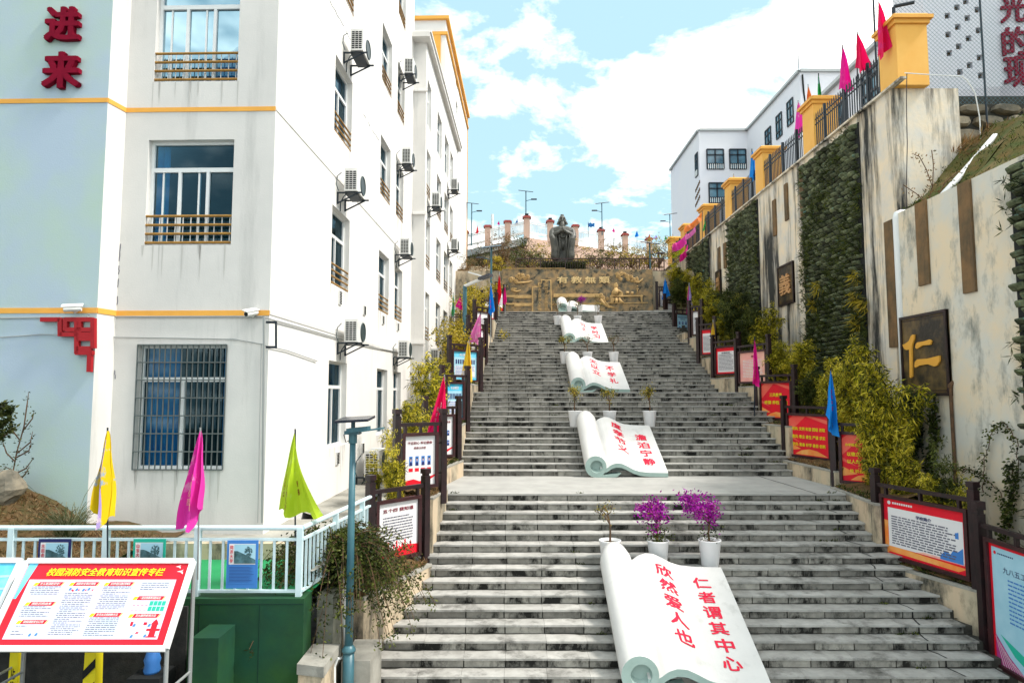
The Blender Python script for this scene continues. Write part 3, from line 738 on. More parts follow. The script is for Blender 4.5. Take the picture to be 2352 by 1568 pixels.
# outdoor lamps/cameras on the front
def bullet_cam(p,d,label):
    t=empty('security_camera',p,label,'camera')
    m=MB(); a=V(p)+FN*.16; m.tube([a-V(d)*.14,a+V(d)*.12],.05,10); m.box(a+V((0,0,.06)),(.32,.12,.015),V((1,0,0)).rotation_difference(V(d)).to_matrix()); part('camera_body',m,M['ac'],t)
    m=MB(); m.tube([V(p),V(p)+FN*.08-V((0,0,.05)),a],.02,6); part('arm',m,M['ac'],t)
    m=MB(); m.tube([a+V(d)*.121,a+V(d)*.125],.04,10); part('lens',m,M['dark'],t)
bullet_cam(fw(180,712),V((-.9,-.35,-.1)).normalized(),'white security camera on the orange band above the red fret ornament')
bullet_cam(fpt(585,722,0),V((-.35,-.9,-.25)).normalized(),'white security camera on the orange band at the corner of the building')

# ============================================================ LOWER LEFT: green wall, court, railing, boards
ZP=1.73; DR=8.8
def rp(u,v): return at(u,v,DR)
pL=at(0,1368,DR); pRr=at(686,1368,DR); ZP=pRr.z; YR=pRr.y; XR=pRr.x+.03
gw=MB(); gw.span((-14,YR-.12,-.02),(XR+.08,YR+.22,ZP)); gwo=tag(gw.build('green_wall',M['green']),'dark green painted retaining wall under the pale railing','wall')
dk=MB(); dk.span((-14,YR-.16,-.01),(at(436,1500,8.7).x,YR-.123,ZP-.09)); part('painted_shade',dk,M['asphalt'],gwo)  # added dark sheet: shade under the board painted onto the wall
sm=MB()
for x in (-4.15,-3.35): sm.bar((x,YR-.1215,0),(x,YR-.1215,ZP-.08),.012,.003,up=(0,1,0))
sm.bar((at(438,1500,8.7).x,YR-.1215,ZP-.07),(XR+.07,YR-.1215,ZP-.07),.014,.003,up=(0,1,0))
part('wall_seam',sm,M['seam'],gwo)
gb=MB(); a=at(452,1455,8.3); b=at(514,1568,8.3); gb.span((a.x,YR-.62,-.02),(b.x,YR-.125,a.z)); tag(gb.build('green_block',M['green']),'low green painted block standing against the green wall','block')
ct_=MB(); ct_.quad((-14,YR+.22,ZP-.004),(XR+.08,YR+.22,ZP-.004),(XR+.08,YR+3.6,ZP-.004),(-14,YR+3.6,ZP-.004)); struct('court_surface',ct_,M['court'])
zb_=2.0; YK=C0.y-.72
ct_old=bpy.data.objects['court_surface']; bpy.data.objects.remove(ct_old)
ct_=MB(); ct_.quad((-5.75,YR+.22,ZP-.004),(XR+.08,YR+.22,ZP-.004),(XR+.08,YK,ZP-.004),(-5.75,YK,ZP-.004)); struct('court_surface',ct_,M['court'])
lw=MB(); lw.span((-5.75,YK,ZP-.5),(XR+.06,YK+.14,zb_-.02)); struct('court_kerb',lw,M['plinth'])
def terz(x,y):
    P=[(-20,3.9),(-10,3.5),(-8.6,3.0),(-7.9,2.62),(-7.2,2.22),(-6.2,2.05),(-5.0,1.99),(0,1.99)]
    for (a_,b_),(c_,d_) in zip(P,P[1:]):
        if x<=c_: zw=b_+(d_-b_)*(x-a_)/(c_-a_); break
    f=max(0,min(1,(y-YR-.25)/(10.75-YR-.25))) if x<-5.75 else 1
    return 1.72+f**.7*(zw-1.72)+.05*math.sin(x*5+y*3)*f
ter=MB(); nx,ny=40,12
for i in range(nx):
    for j in range(ny):
        x0=-14+(8.25)*i/nx; x1=-14+8.25*(i+1)/nx; y0=YR+.23+(C0.y+.5-YR-.23)*j/ny; y1=YR+.23+(C0.y+.5-YR-.23)*(j+1)/ny
        ter.quad(*[(x,y,terz(x,y)) for x,y in ((x0,y0),(x1,y0),(x1,y1),(x0,y1))])
tq=MB(); tq.quad((-5.8,YK+.13,1.97),(XR+.06,YK+.13,1.97),(XR+.06,13,2.0),(-5.8,13,2.0)); struct('yard_paving',tq,M['concrete'])
struct('yard_slope',ter,M['earth'],True)
# sandy apron along the building foot and path going up beside the stairs
pa=MB()
prev=None
for y in [YR+.2,12,14,17,20,23,26,29,32,35.5,39]:
    z=2.02 if y<20 else 2.02+(y-20)*.345
    xx0=-5 if y<12 else -4.6+.024*(y-11)
    cur=((xx0 if y>12 else XR+.05,y,z-.02),(xl(y)-.3,y,z-.02))
    if prev: pa.quad(prev[0],prev[1],cur[1],cur[0])
    prev=cur
pq=MB(); pq.quad((XR+.05,YR+.0,1.98),(-2.2,YR+1.5,1.98),(-2.2,12.05,2.0),(XR+.05,12.05,2.0))
struct('side_path',pa,M['concrete'])
# railing
rl=empty('balustrade',(XR,YR,ZP),'pale blue painted steel balustrade along the top of the green wall','railing')
ztop=at(300,1214,DR).z; zt2_=at(300,1240,DR).z; zb2=at(300,1360,DR).z
m=MB(); m.tube([(-14,YR,ztop),(XR,YR,ztop)],.033,10); e2=onz(756,1180,ztop); e2=V((XR+.42,YR+3.3,ztop)); m.tube([(XR,YR,ztop),e2],.033,10); part('top_rail',m,M['railwhite'],rl)
for zz,nm in ((zt2_,'upper_rail'),(zb2+.02,'lower_rail')):
    m=MB(); m.bar((-14,YR,zz),(XR,YR,zz),.045,.035); m.bar((XR,YR,zz+.001),(e2.x,e2.y,zz+.001),.04,.035); part(nm,m,M['railwhite'],rl)
pm=MB().box((0,0,.5),(.075,.075,1)).mesh('post',M['railwhite']); bm_=MB().box((0,0,.5),(.032,.018,1)).mesh('baluster',M['railwhite'])
posts=[at(u,1300,DR).x for u in (686,450,238,20)]+[-8.6,-9.9]
for x in posts: inst('post',pm,rl,Matrix.Translation((x,YR,ZP))@Matrix.Diagonal((1,1,ztop-ZP,1)))
for x0,x1 in zip(posts[1:],posts[:-1]):
    n=8
    for i in range(1,n): inst('baluster',bm_,rl,Matrix.Translation((x0+(x1-x0)*i/n,YR,zb2))@Matrix.Diagonal((1,1,zt2_-zb2,1)))
for j in range(1,26):
    f=j/26; x=XR+(e2.x-XR)*f; y=YR+(e2.y-YR)*f
    if j%9==0: inst('post',pm,rl,Matrix.Translation((x,y,ZP))@Matrix.Diagonal((1,1,ztop-ZP,1)))
    else: inst('baluster',bm_,rl,Matrix.Translation((x,y,zb2))@Matrix.Diagonal((1,1,zt2_-zb2,1)))
# posters hung on the balustrade
def rail_poster(u0,v0,u1,v1,cm,label,title,D=DR-.07):
    a=at(u0,v1,D); b=at(u1,v0,D); c=(a+b)/2; W=b.x-a.x; H=b.z-a.z
    t=empty('rail_poster',(c.x,c.y,a.z),label,'poster','posters tied to the balustrade'); m=MB(); m.box(c,(W,.015,H)); part('backing',m,M[cm],t)
    F=lambda x,z,o=.010: V((a.x+W*x,c.y-o,a.z+H*z))
    m=MB(); m.quad(F(.07,.5),F(.93,.5),F(.93,.93),F(.07,.93)); part('print_white',m,M['paper'],t)
    m=MB(); m.quad(F(.24,.52,.013),F(.93,.52,.013),F(.93,.92,.013),F(.24,.92,.013)); part('print_photo',m,M['prt_lblue'],t)
    m=MB(); m.quad(F(.24,.52,.015),F(.93,.52,.015),F(.93,.60,.015),F(.62,.70,.015),F(.35,.78,.015),F(.24,.78,.015))
    for i in range(70):
        a_=random.uniform(0,6.28); q_=random.random()**.6; x_=.70+.13*q_*math.cos(a_); z_=.765+.12*q_*math.sin(a_); e_=random.uniform(.01,.03)
        m.quad(F(x_-e_,z_,.016+i*.00002),F(x_,z_-e_*.8,.016+i*.00002),F(x_+e_,z_,.016+i*.00002),F(x_,z_+e_*.8,.016+i*.00002))
    m.quad(F(.69,.56,.0158),F(.71,.56,.0158),F(.705,.7,.0158),F(.695,.7,.0158))
    part('print_picture',m,M['photo_dark'],t)
    m=MB(); m.quad(F(.07,.10),F(.93,.10),F(.93,.49),F(.07,.49)); part('print_panel',m,M['prt_blue'],t)
    m=MB()
    for i in range(11): z=.14+.03*i; m.quad(F(.10,z,.013),F(random.uniform(.6,.9),z,.013),F(.88,z+.008,.013),F(.10,z+.008,.013))
    part('print_lines',m,M['ink_navy'],t)
    m=MB(); add_text(m,'\n'.join(title),frame(F(.155,.715,.014),(1,0,0),(0,0,1)),h=H*.36,w=W*.1,bold=.01,line=1.1); part('title_text',m,M['red'],t)
rail_poster(87,1238,161,1345,'ink_navy','navy bordered poster with a pale gateway photo, leftmost on the balustrade','古田会址')
rail_poster(305,1238,379,1345,'prt_green','green bordered poster on the balustrade behind the red board','山东大学')
rail_poster(521,1241,592,1349,'prt_blue','blue bordered poster with a tree photo hung right of the red board','同济大学')
# slanted fire safety board
def slant_board(D0,D1,u0b,u1b,vb,u0t,u1t,vt,label,full=True):
    A=at(u0b,vb,D0); B=at(u1b,vb,D0); Cc=at(u1t,vt,D1); Dd=at(u0t,vt,D1)
    X=(B-A).normalized(); Yv=((Cc-B)).normalized(); Yv=(Yv-X*Yv.dot(X)).normalized(); N=X.cross(Yv).normalized()
    Wd=(B-A).length; Hh=(Cc-B).length
    t=empty('notice_board',((A+B)/2).xy.to_3d(),label,'notice board','slanted boards in the lower left')
    Fp=lambda x,y,o=0: A+X*(x*Wd)+Yv*(y*Hh)+N*o
    f=MB(); fw_=.05
    for (p,q_) in (((0,0),(1,0)),((0,1),(1,1))): f.bar(Fp(*p,.0),Fp(*q_,.0),fw_*1.3,.05,up=N)
    for (p,q_) in (((0,0),(0,1)),((1,0),(1,1))): f.bar(Fp(*p,.001),Fp(*q_,.001),fw_*1.3,.052,up=N)
    part('frame',f,M['alu'],t)
    bx=MB(); bx.prism([Fp(.01,.01,.0),Fp(.99,.01,.0),Fp(.99,.99,.0),Fp(.01,.99,.0)],-N*.02); part('panel',bx,M['prt_red'] if full else M['prt_cyan'],t)
    lg=MB()
    for x in (.0,1.0):
        b=Fp(x,0,-.03); tt=Fp(x,1,-.03); lg.tube([b,(b.x,b.y,-.02)],.026,8); lg.tube([tt,(tt.x,tt.y,-.02)],.026,8); 
        for z in (.42,1.0): lg.tube([(b.x,b.y,z),(tt.x,tt.y,z)],.018,6)
    b0=Fp(0,0,-.03);b1=Fp(1,0,-.03); lg.tube([(b0.x,b0.y,1.0),(b1.x,b1.y,1.0)],.018,6)
    c0=Fp(0,1,-.03);c1=Fp(1,1,-.03); lg.tube([(c0.x,c0.y,.42),(c1.x,c1.y,.42)],.018,6)
    part('stand',lg,M['alugrey'],t)
    return t,Fp,X,Yv,N,Wd,Hh
t,Fp,X,Yv,N,Wd,Hh=slant_board(7.55,8.2,-32,381,1489,40,439,1288,'slanted red fire safety board with yellow title in a silver frame')
def rect(mb,x0,y0,x1,y1,o,sk=0.0): mb.quad(Fp(x0,y0,o),Fp(x1,y0,o),Fp(x1+sk,y1,o),Fp(x0+sk,y1,o))
m=MB(); rect(m,.065,.10,.935,.775,.004); part('print_white',m,M['paper_blue'],t)
m=MB(); m.quad(Fp(.02,.55,.004),Fp(.035,.55,.004),Fp(.075,.975,.004),Fp(.02,.975,.004)); part('print_cyan',m,M['prt_cyan'],t)
m=MB(); add_text(m,'校园消防安全教育知识宣传专栏',frame(Fp(.50,.865,.006),X,Yv),w=.70*Wd,h=.095*Hh,bold=.022,shear=.25); part('title_text',m,M['yellow'],t)
heads=[(.10,.70,.275,'什么是消防安全?'),(.31,.70,.485,'消防安全常识须知'),(.515,.70,.69,'火灾中逃生自救注意事项'),(.715,.535,.90,'一起识别重要消防标志'),(.10,.47,.275,'消防日的由来'),(.10,.265,.275,'校园消防安全口号'),(.50,.345,.685,'扑灭火灾的四种方法'),(.725,.335,.905,'灭火器的使用方法')]
mr=MB();my=MB();mw=MB()
for x0,y0,x1,s in heads:
    mr.quad(Fp(x0+.025,y0,.006),Fp(x1-.012,y0,.006),Fp(x1,y0+.045,.006),Fp(x0+.035,y0+.045,.006))
    my.quad(Fp(x0,y0,.005),Fp(x0+.022,y0,.005),Fp(x0+.033,y0+.040,.005),Fp(x0+.01,y0+.040,.005)); my.quad(Fp(x1-.010,y0,.005),Fp(x1-.004,y0,.005),Fp(x1+.008,y0+.045,.005),Fp(x1+.002,y0+.045,.005))
    mw=MB(); add_text(mw,s,frame(Fp((x0+x1)/2+.012,y0+.0225,.008),X,Yv),w=(x1-x0)*.66*Wd,h=.030*Hh,bold=.012,shear=.2); part('heading_text',mw,M['paper'],t)
part('heading_bar',mr,M['prt_red'],t); part('heading_mark',my,M['yellow'],t)
mi=MB()
def block(x0,x1,ytop,ybot,st=.021):
    y=ytop
    while y>ybot:
        x=x0+random.choice((0,.0,.01)); e=x1-random.choice((0,0,0,.03,.08))
        while x<e:
            l=random.uniform(.006,.03); rect(mi,x,y,min(x+l,e),y+.0075,.006); x+=l+.004
        y-=st
block(.10,.27,.685,.60); block(.10,.265,.455,.33); block(.10,.17,.24,.14,.03); block(.19,.27,.24,.2,.03); block(.31,.475,.61,.13); block(.52,.685,.685,.42); block(.51,.68,.33,.13); block(.74,.90,.73,.65,.025)
part('body_text',mi,M['ink'],t)
m=MB()
for r_ in range(2):
    for c_ in range(4): rect(m,.825+.024*c_,.485-.062*r_-.012,.825+.024*c_+.02,.485-.062*r_+.038,.006)
part('exit_sign_print',m,M['prt_green'],t)
m=MB()
for r_ in range(2):
    for c_ in range(4): rect(m,.73+.024*c_,.473-.062*r_,.745+.024*c_,.478-.062*r_,.006)
# hydrant, extinguishers
def poly(mb,pts,o=.007): mb.quad(*[Fp(x,y,o) for x,y in pts])
hx,hy=.895,.12
poly(m,[(hx-.03,hy),(hx+.03,hy),(hx+.03,hy+.012),(hx-.03,hy+.012)]); poly(m,[(hx-.018,hy+.012),(hx+.018,hy+.012),(hx+.016,hy+.14),(hx-.016,hy+.14)])
poly(m,[(hx-.022,hy+.14),(hx+.022,hy+.14),(hx+.012,hy+.175),(hx,hy+.20),(hx-.012,hy+.175)],.008); poly(m,[(hx-.038,hy+.07),(hx-.016,hy+.07),(hx-.016,hy+.095),(hx-.038,hy+.095)]); poly(m,[(hx+.016,hy+.07),(hx+.038,hy+.07),(hx+.038,hy+.095),(hx+.016,hy+.095)])
poly(m,[(.755,.245),(.77,.245),(.77,.29),(.755,.29)]); poly(m,[(.83,.255),(.85,.255),(.85,.285),(.83,.285)]); poly(m,[(.80,.16),(.815,.16),(.82,.175),(.805,.18)]); poly(m,[(.345,.635),(.355,.635),(.355,.65),(.345,.65)])
for i in range(4): poly(m,[(.335+.04*i,.655),(.345+.04*i,.64),(.35+.04*i,.66)])
part('red_pictures',m,M['prt_red'],t)
m=MB()
for (x,y) in ((.78,.25),(.865,.25),(.785,.13),(.86,.135),(.33,.66),(.37,.655),(.41,.65),(.44,.66),(.21,.145),(.245,.15)):
    poly(m,[(x-.008,y-.012),(x+.004,y-.014),(x+.008,y+.01),(x,y+.02),(x-.006,y+.008)])
part('blue_pictures',m,M['prt_blue'],t)
m=MB()
for x,y,s in ((.925,.93,1.0),(.945,.87,1.3)):
    m.quad(Fp(x-.018*s,y,.006),Fp(x,y-.006,.006),Fp(x+.012*s,y+.02*s,.006),Fp(x+.002,y+.012,.006)); m.quad(Fp(x,y-.006,.007),Fp(x+.014*s,y-.025*s,.007),Fp(x+.01*s,y+.004,.007))
part('dove_print',m,M['paper'],t)
t2,Fp2,X2,Y2,N2,W2,H2_=slant_board(7.75,8.4,-490,-46,1489,-370,30,1288,'slanted cyan board cut off by the left edge of the photo',False)
m=MB()
for i in range(5): m.quad(Fp2(.5,.15+.15*i,.004),Fp2(.98,.2+.15*i,.004),Fp2(.98,.23+.15*i,.004),Fp2(.5,.17+.15*i,.004))
part('print_wave',m,M['prt_lblue'],t2)
# yellow parking posts and blue bottle behind the board
def cone_post(u0,u1,v0,D,label,txt=None):
    p=at((u0+u1)/2,1500,D); Hh_=1.25; t=empty('parking_post',(p.x,p.y,0),label,'parking post'); k=(u1-u0)*D/1500
    m=MB(); m.box((p.x,p.y,Hh_/2),(k,k,Hh_),taper=.8); part('post_body',m,M['yellow'],t)
    f=MB()
    if txt: add_text(f,'\n'.join(txt),frame((p.x,p.y-k/2-.002,.85),(1,0,0),(0,.12,1)),h=.7,w=k*.45,bold=.03,line=1.05)
    else:
        for i in range(3):
            z=.3+i*.28; f.quad((p.x-k*.45,p.y-k/2-.004,z),(p.x+k*.45,p.y-k/2-.004,z+.16),(p.x+k*.43,p.y-k/2+.0,z+.27),(p.x-k*.43,p.y-k/2+.0,z+.11))
    part('post_marking',f,M['dark'],t)
cone_post(28,52,1500,8.3,'yellow no parking post with black lettering behind the red board','禁止停车'); cone_post(200,232,1500,8.3,'yellow post with black diagonal stripes behind the red board')
p=at(350,1520,8.25); m=MB(); m.lathe((p.x,p.y,p.z-.12),[(.09,0),(.10,.03),(.085,.1),(.1,.16),(.085,.2),(.07,.26),(.03,.3),(.03,.34)],14); bt=m.build('water_bottle',M['prt_blue'],None,True); tag(bt,'blue water barrel on a crate under the red board','water barrel')
m=MB(); m.span((p.x-.2,p.y-.2,0),(p.x+.2,p.y+.2,p.z-.12)); tag(m.build('crate',M['dark']),'black crate in the shade under the red board','crate')
# ---------------------------------------------------------- street lamp in the foreground
def lamp_near():
    t=empty('street_lamp',(0,0,0),'teal solar street lamp in the foreground left of the stairs','street lamp')
    p=at(801,1495,9.0); b=V((p.x,p.y,0)); t.location=b; top=V((b.x,b.y,at(787,1000,9.0).z))
    m=MB(); m.tube([b,(b.x,b.y,p.z)],.078,14); m.lathe((b.x,b.y,p.z),[(.078,0),(.095,.0),(.095,.03),(.05,.10)],14); part('base_tube',m,M['lamp'],t,True)
    m=MB(); m.tube([(b.x,b.y,p.z+.05),top],[.058,.042],12); part('pole',m,M['lamp'],t,True)
    z=top.z; m=MB(); m.tube([(b.x,b.y,z-.12),(b.x,b.y,z+.02)],.06,12); m.box((b.x,b.y,z+.03),(.2,.2,.05)); m.tube([(b.x,b.y,z),(b.x,b.y,z+.21)],.03,8); part('collar',m,M['lamp'],t)
    m=MB(); m.box((b.x+.03,b.y,z+.215),(.46,.5,.035),Matrix.Rotation(R(-3),3,'Y')@Matrix.Rotation(R(4),3,'X')); part('solar_panel',m,M['solar'],t)
    m=MB(); m.box((b.x+.09,b.y-.05,z+.075),(.30,.2,.06),Matrix.Rotation(R(-6),3,'Y')); m.box((b.x+.30,b.y-.1,z+.075),(.30,.16,.022),Matrix.Rotation(R(-8),3,'Y')); part('lamp_head',m,M['lamp'],t)
    m=MB(); m.tube([(b.x-.05,b.y-.05,z+.08),(b.x-.11,b.y-.07,z+.0),(b.x-.08,b.y-.07,z-.1),(b.x-.04,b.y-.05,z-.08)],.007,5); part('wire',m,M['dark'],t)
lamp_near()
# concrete trough and rubble beside the lamp foot
tr=empty('stone_trough',(-2.9,9.3,0),'weathered concrete and stone trough between the green wall and the lamp','trough')
zt_=at(740,1505,8.75).z; m=MB()
m.prism([(XR+.10,YR-.35,0),(-2.42,YR-.45,0),(-2.42,YR+.3,0),(XR+.10,YR+.3,0)],(0,0,zt_-.05)); part('trough_body',m,M['plinth'],tr)
m=MB(); m.prism([(XR+.09,YR-.38,zt_-.08),(-2.38,YR-.48,zt_-.08),(-2.38,YR+.3,zt_-.08),(XR+.09,YR+.3,zt_-.08)],(0,0,.13)); part('trough_rim',m,M['concrete'],tr)
m=MB(); m.span((XR+.12,YR+.35,0),(-2.5,YR+.9,1.62)); part('inner_wall',m,M['dirty'],tr)
m=MB(); q=at(812,1500,9.25); m.span((q.x-.12,q.y-.2,0),(q.x+.28,q.y+.6,q.z-.02)); part('lamp_footing',m,M['concrete'],tr)
m=MB(); m.tube([at(768,1568,8.9),at(768,1530,8.9),at(775,1512,8.9),at(790,1508,9.1)],.02,8); tag(m.build('drain_pipe',M['pvc']),'short white drain pipe bent beside the lamp foot','pipe')
m=MB(); m.tube([at(802,1568,9.6),at(790,1380,9.6),at(787,1300,9.6)],.045,10); tag(m.build('down_pipe',M['pvc']),'pale down pipe behind the teal lamp pole','pipe')
# ============================================================ PLANTERS AND NOTICE BOARDS BESIDE THE STAIRS
def planter(A,B,top,zbot,out,label,depth_x,group='stair side planters',far=None):
    """box wall from A to B (inner face), extending to x=depth_x on the outer side"""
    A=V((A[0],A[1],0)); B=V((B[0],B[1],0)); zb=zbot
    t=empty('planter',((A+B)/2),label,'planter',group)
    sg=1 if out>0 else -1
    ox=lambda P: V((depth_x,P.y,0))
    m=MB()
    tops=top if isinstance(top,tuple) else (top,top)
    Ao,Bo=ox(A),ox(B)
    if far: Ao=V((depth_x,A.y+far,0))
    def V3(p,z): return V((p.x,p.y,z))
    pts=[(A,tops[0]),(B,tops[1]),(Bo,tops[1]),(Ao,tops[0])]
    b=len(m.v); m.v+=[V3(p,zb) for p,_ in pts]+[V3(p,z) for p,z in pts]
    for f in ((0,1,5,4),(1,2,6,5),(2,3,7,6),(3,0,4,7),(4,5,6,7),(0,3,2,1)): m.f.append([b+i for i in f]); m.m.append(0)
    part('planter_wall',m,M['plinth'],t)
    n=(B-A).normalized(); perp=V((n.y,-n.x,0)); perp=perp if perp.x*sg>0 else -perp
    m=MB(); 
    k=.10
    m.bar(V3(A,tops[0]+.012)+perp*k*.42,V3(B,tops[1]+.012)+perp*k*.42,k,.045)
    part('coping',m,M['concrete'],t)
    # bumpy dry soil top
    m=MB(); N1,N2=14,8
    g=[[None]*(N2+1) for _ in range(N1+1)]
    for i in range(N1+1):
        P=A+(B-A)*i/N1; O=Ao+(Bo-Ao)*i/N1; z=tops[0]+(tops[1]-tops[0])*i/N1
        for j in range(N2+1):
            f=.09/max(.2,(O-P).length)+(1-.09/max(.2,(O-P).length))*j/N2
            g[i][j]=V3(P+(O-P)*f,z+.02+.06*random.random()+.12*min(1,j/3))
    for i in range(N1):
        for j in range(N2): m.quad(g[i][j],g[i+1][j],g[i+1][j+1],g[i][j+1])
    tag(part('soil',m,M['soil'],t,True),None,None,None,'stuff')
    m=MB()
    for i in range(150):
        f=random.random(); e=random.random()**1.6; P=A+(B-A)*f; O=Ao+(Bo-Ao)*f; L=(O-P).length
        q=V3(P+(O-P)*min(1,(.06+e*.9/max(L,.5))),tops[0]+(tops[1]-tops[0])*f+.04)
        for k in range(5): m.leaf(q+V((random.uniform(-.05,.05),random.uniform(-.05,.05),0)),(random.uniform(-1,1),random.uniform(-1,1),random.uniform(.2,1.3)),random.uniform(.05,.15),.02)
    tag(part('ground_plants',m,M['leaf_dry'] if random.random()<.5 else M['leaf_bush'],t),None,None,None,'stuff')
    return t
postme=MB().box((0,0,.5),(.13,.13,1)).box((0,0,1.015),(.10,.10,.03)).box((0,0,1.05),(.145,.145,.05)).mesh('post',M['post'])
def board(A,B,zb,h,label,poster,side_,ph=.40,pb=None,group='framed notice boards beside the stairs'):
    """A,B: frame corners left,right as seen by the viewer, zb frame bottom"""
    A=V((A[0],A[1],zb)); B=V((B[0],B[1],zb)); X=(B-A).normalized(); Z=V((0,0,1)); N=X.cross(Z).normalized()   # towards the viewer
    if N.dot(V((0,0,CAMZ))-A)<0: N=-N
    W=(B-A).length; t=empty('stair_notice_board',((A+B)/2),label,'notice board',group)
    F=lambda x,z,o=0: A+X*(x*W)+Z*(z*h)+N*o
    fr=MB(); fwd=.065
    fr.bar(F(0,0)+Z*fwd/2,F(1,0)+Z*fwd/2,fwd*1.2,fwd,up=Z) ; fr.bar(F(0,1)-Z*fwd/2,F(1,1)-Z*fwd/2,fwd*1.2,fwd,up=Z)
    fr.bar(F(0,0)+X*fwd/2+Z*fwd,F(0,1)+X*fwd/2-Z*fwd,fwd*1.15,fwd,up=X); fr.bar(F(1,0)-X*fwd/2+Z*fwd,F(1,1)-X*fwd/2-Z*fwd,fwd*1.15,fwd,up=X)
    part('frame',fr,M['darkwood'],t)
    bk=MB(); bk.prism([F(0,0,-.02)+X*.02+Z*.02,F(1,0,-.02)-X*.02+Z*.02,F(1,1,-.02)-X*.02-Z*.02,F(0,1,-.02)+X*.02-Z*.02],-N*.02); part('backing',bk,M['backglass'],t)
    zt=zb+h+ph; z0=pb if pb is not None else zb-.3
    Mr=Matrix((X,-N,Z)).transposed().to_4x4()
    for P in (A-X*.12,B+X*.12):
        inst('post',postme,t,Matrix.Translation((P.x,P.y,z0))@Mr@Matrix.Diagonal((1,1,zt-.075-z0,1)))
    rb_=MB(); rb_.bar(V((0,0,h+.17))+A-X*.08,V((0,0,h+.17))+B+X*.08,.07,.07)
    for f in (.08,.5,.92): rb_.bar(F(f,1),F(f,1)+Z*.14,.06,.05,up=X)
    part('top_rail',rb_,M['post'],t)
    sd=MB(); 
    for z in (.25,.8):
        for P,Q in ((A-X*.06,A),(B,B+X*.06)): sd.bar(P+Z*h*z,Q+Z*h*z,.03,.03)
    part('bracket',sd,M['post'],t)
    poster(t,lambda x,z,o=.0: F(fwd/W+x*(1-2*fwd/W),fwd/h+z*(1-2*fwd/h),o-.015),X,Z,W-2*fwd,h-2*fwd)
    return t
def Q(t,F,name,m,quads,o=.004):
    mb=MB()
    for q in quads:
        if len(q)==4 and not isinstance(q[0],(tuple,list)): x0,z0,x1,z1=q; mb.quad(F(x0,z0,o),F(x1,z0,o),F(x1,z1,o),F(x0,z1,o))
        else: mb.quad(*[F(x,z,o) for x,z in q])
    return part(name,mb,M[m],t)
def lines(t,F,x0,x1,zt,zb,st,m='ink',o=.008,th=.4,sk=0):
    mb=MB(); z=zt
    while z>zb:
        x=x0; e=x1-random.choice((0,0,.02,.12))*(x1-x0)
        while x<e:
            l=random.uniform(.02,.09); mb.quad(F(x,z,o),F(min(x+l,e),z,o),F(min(x+l,e),z+st*th,o),F(x,z+st*th,o)); x+=l+.012
        z-=st
    part('body_text',mb,M[m],t)
def txt(t,F,X,Z,W,H,s,x,z,w,h,m,o=.009,bold=.02,name='title_text',**k):
    mb=MB(); add_text(mb,s,frame(F(x,z,o),X,Z),w=w*W,h=h*H,bold=bold,**k); part(name,mb,M[m],t)
def p_text(hm='prt_red',title=None,tm='darkred',body='ink',bot='prt_red',bg='paper',border=.0,skyline=False,lblue=False):
    def f(t,F,X,Z,W,H):
        Q(t,F,'poster',bg,[(.0,0,1,1)] if not border else [(.04,.03,.96,.97)],.002)
        if border: Q(t,F,'poster_border',hm,[(0,0,1,.06),(0,.06,.07,1),(.93,.06,1,1),(.07,.86,.93,1)],.003)
        if bot: Q(t,F,'poster_band',bot,[[(0,0),(1,0),(1,.16),(.7,.19),(.4,.13),(0,.11)]],.005)
        if title: txt(t,F,X,Z,W,H,title,.5,.86 if not border else .80,.11*len(title),.07,tm)
        lines(t,F,.12,.88,.72,.26 if bot else .12,.052,body)
        if skyline: Q(t,F,'skyline_print',hm,[(.1+.07*i,.16,.135+.07*i,.19+.05*((i*7)%3)) for i in range(11)],.006)
    return f
def p_people(rows=1,n=4,bg='paper',bot='prt_red',t1='不忘初心 牢记使命',t2='校务公示栏',pc='prt_blue'):
    def f(t,F,X,Z,W,H):
        Q(t,F,'poster',bg,[(0,0,1,1)],.002)
        if bot: Q(t,F,'poster_band',bot,[[(0,0),(.55,0),(1,.16),(1,.2),(.5,.08),(.3,.13),(0,.10)]],.005)
        txt(t,F,X,Z,W,H,t1,.5,.86,.8,.06,'darkred' if bg=='paper' else 'ink_navy'); txt(t,F,X,Z,W,H,t2,.5,.76,.4,.05,'darkred' if bg=='paper' else 'ink_navy')
        ph=[];sk=[];su=[];lb=[];hd=[]
        for r in range(rows):
            for i in range(n):
                x=.12+(.8/n)*(i+.15); w_=.45/n; z0=.40-(.33/rows)*0-.26*r+(.1 if rows>1 else 0); hh=.19 if rows==1 else .14
                ph.append((x,z0,x+w_,z0+hh)); sk.append([(x+w_*.34,z0+hh*.5),(x+w_*.5,z0+hh*.42),(x+w_*.66,z0+hh*.5),(x+w_*.68,z0+hh*.75),(x+w_*.32,z0+hh*.75)]); hd.append((x+w_*.3,z0+hh*.72,x+w_*.7,z0+hh*.86))
                su.append([(x+w_*.08,z0),(x+w_*.92,z0),(x+w_*.8,z0+hh*.34),(x+w_*.5,z0+hh*.42),(x+w_*.2,z0+hh*.34)]); lb.append((x-.01,z0-.12,x+w_+.01,z0-.05))
        Q(t,F,'portrait_print',pc,ph,.004); Q(t,F,'face_print','skin',sk,.006); Q(t,F,'hair_print','dark',hd,.007); Q(t,F,'suit_print','ink_navy',su,.006)
        if rows==1: Q(t,F,'name_tag_print',bot or 'prt_blue',lb,.005)
    return f
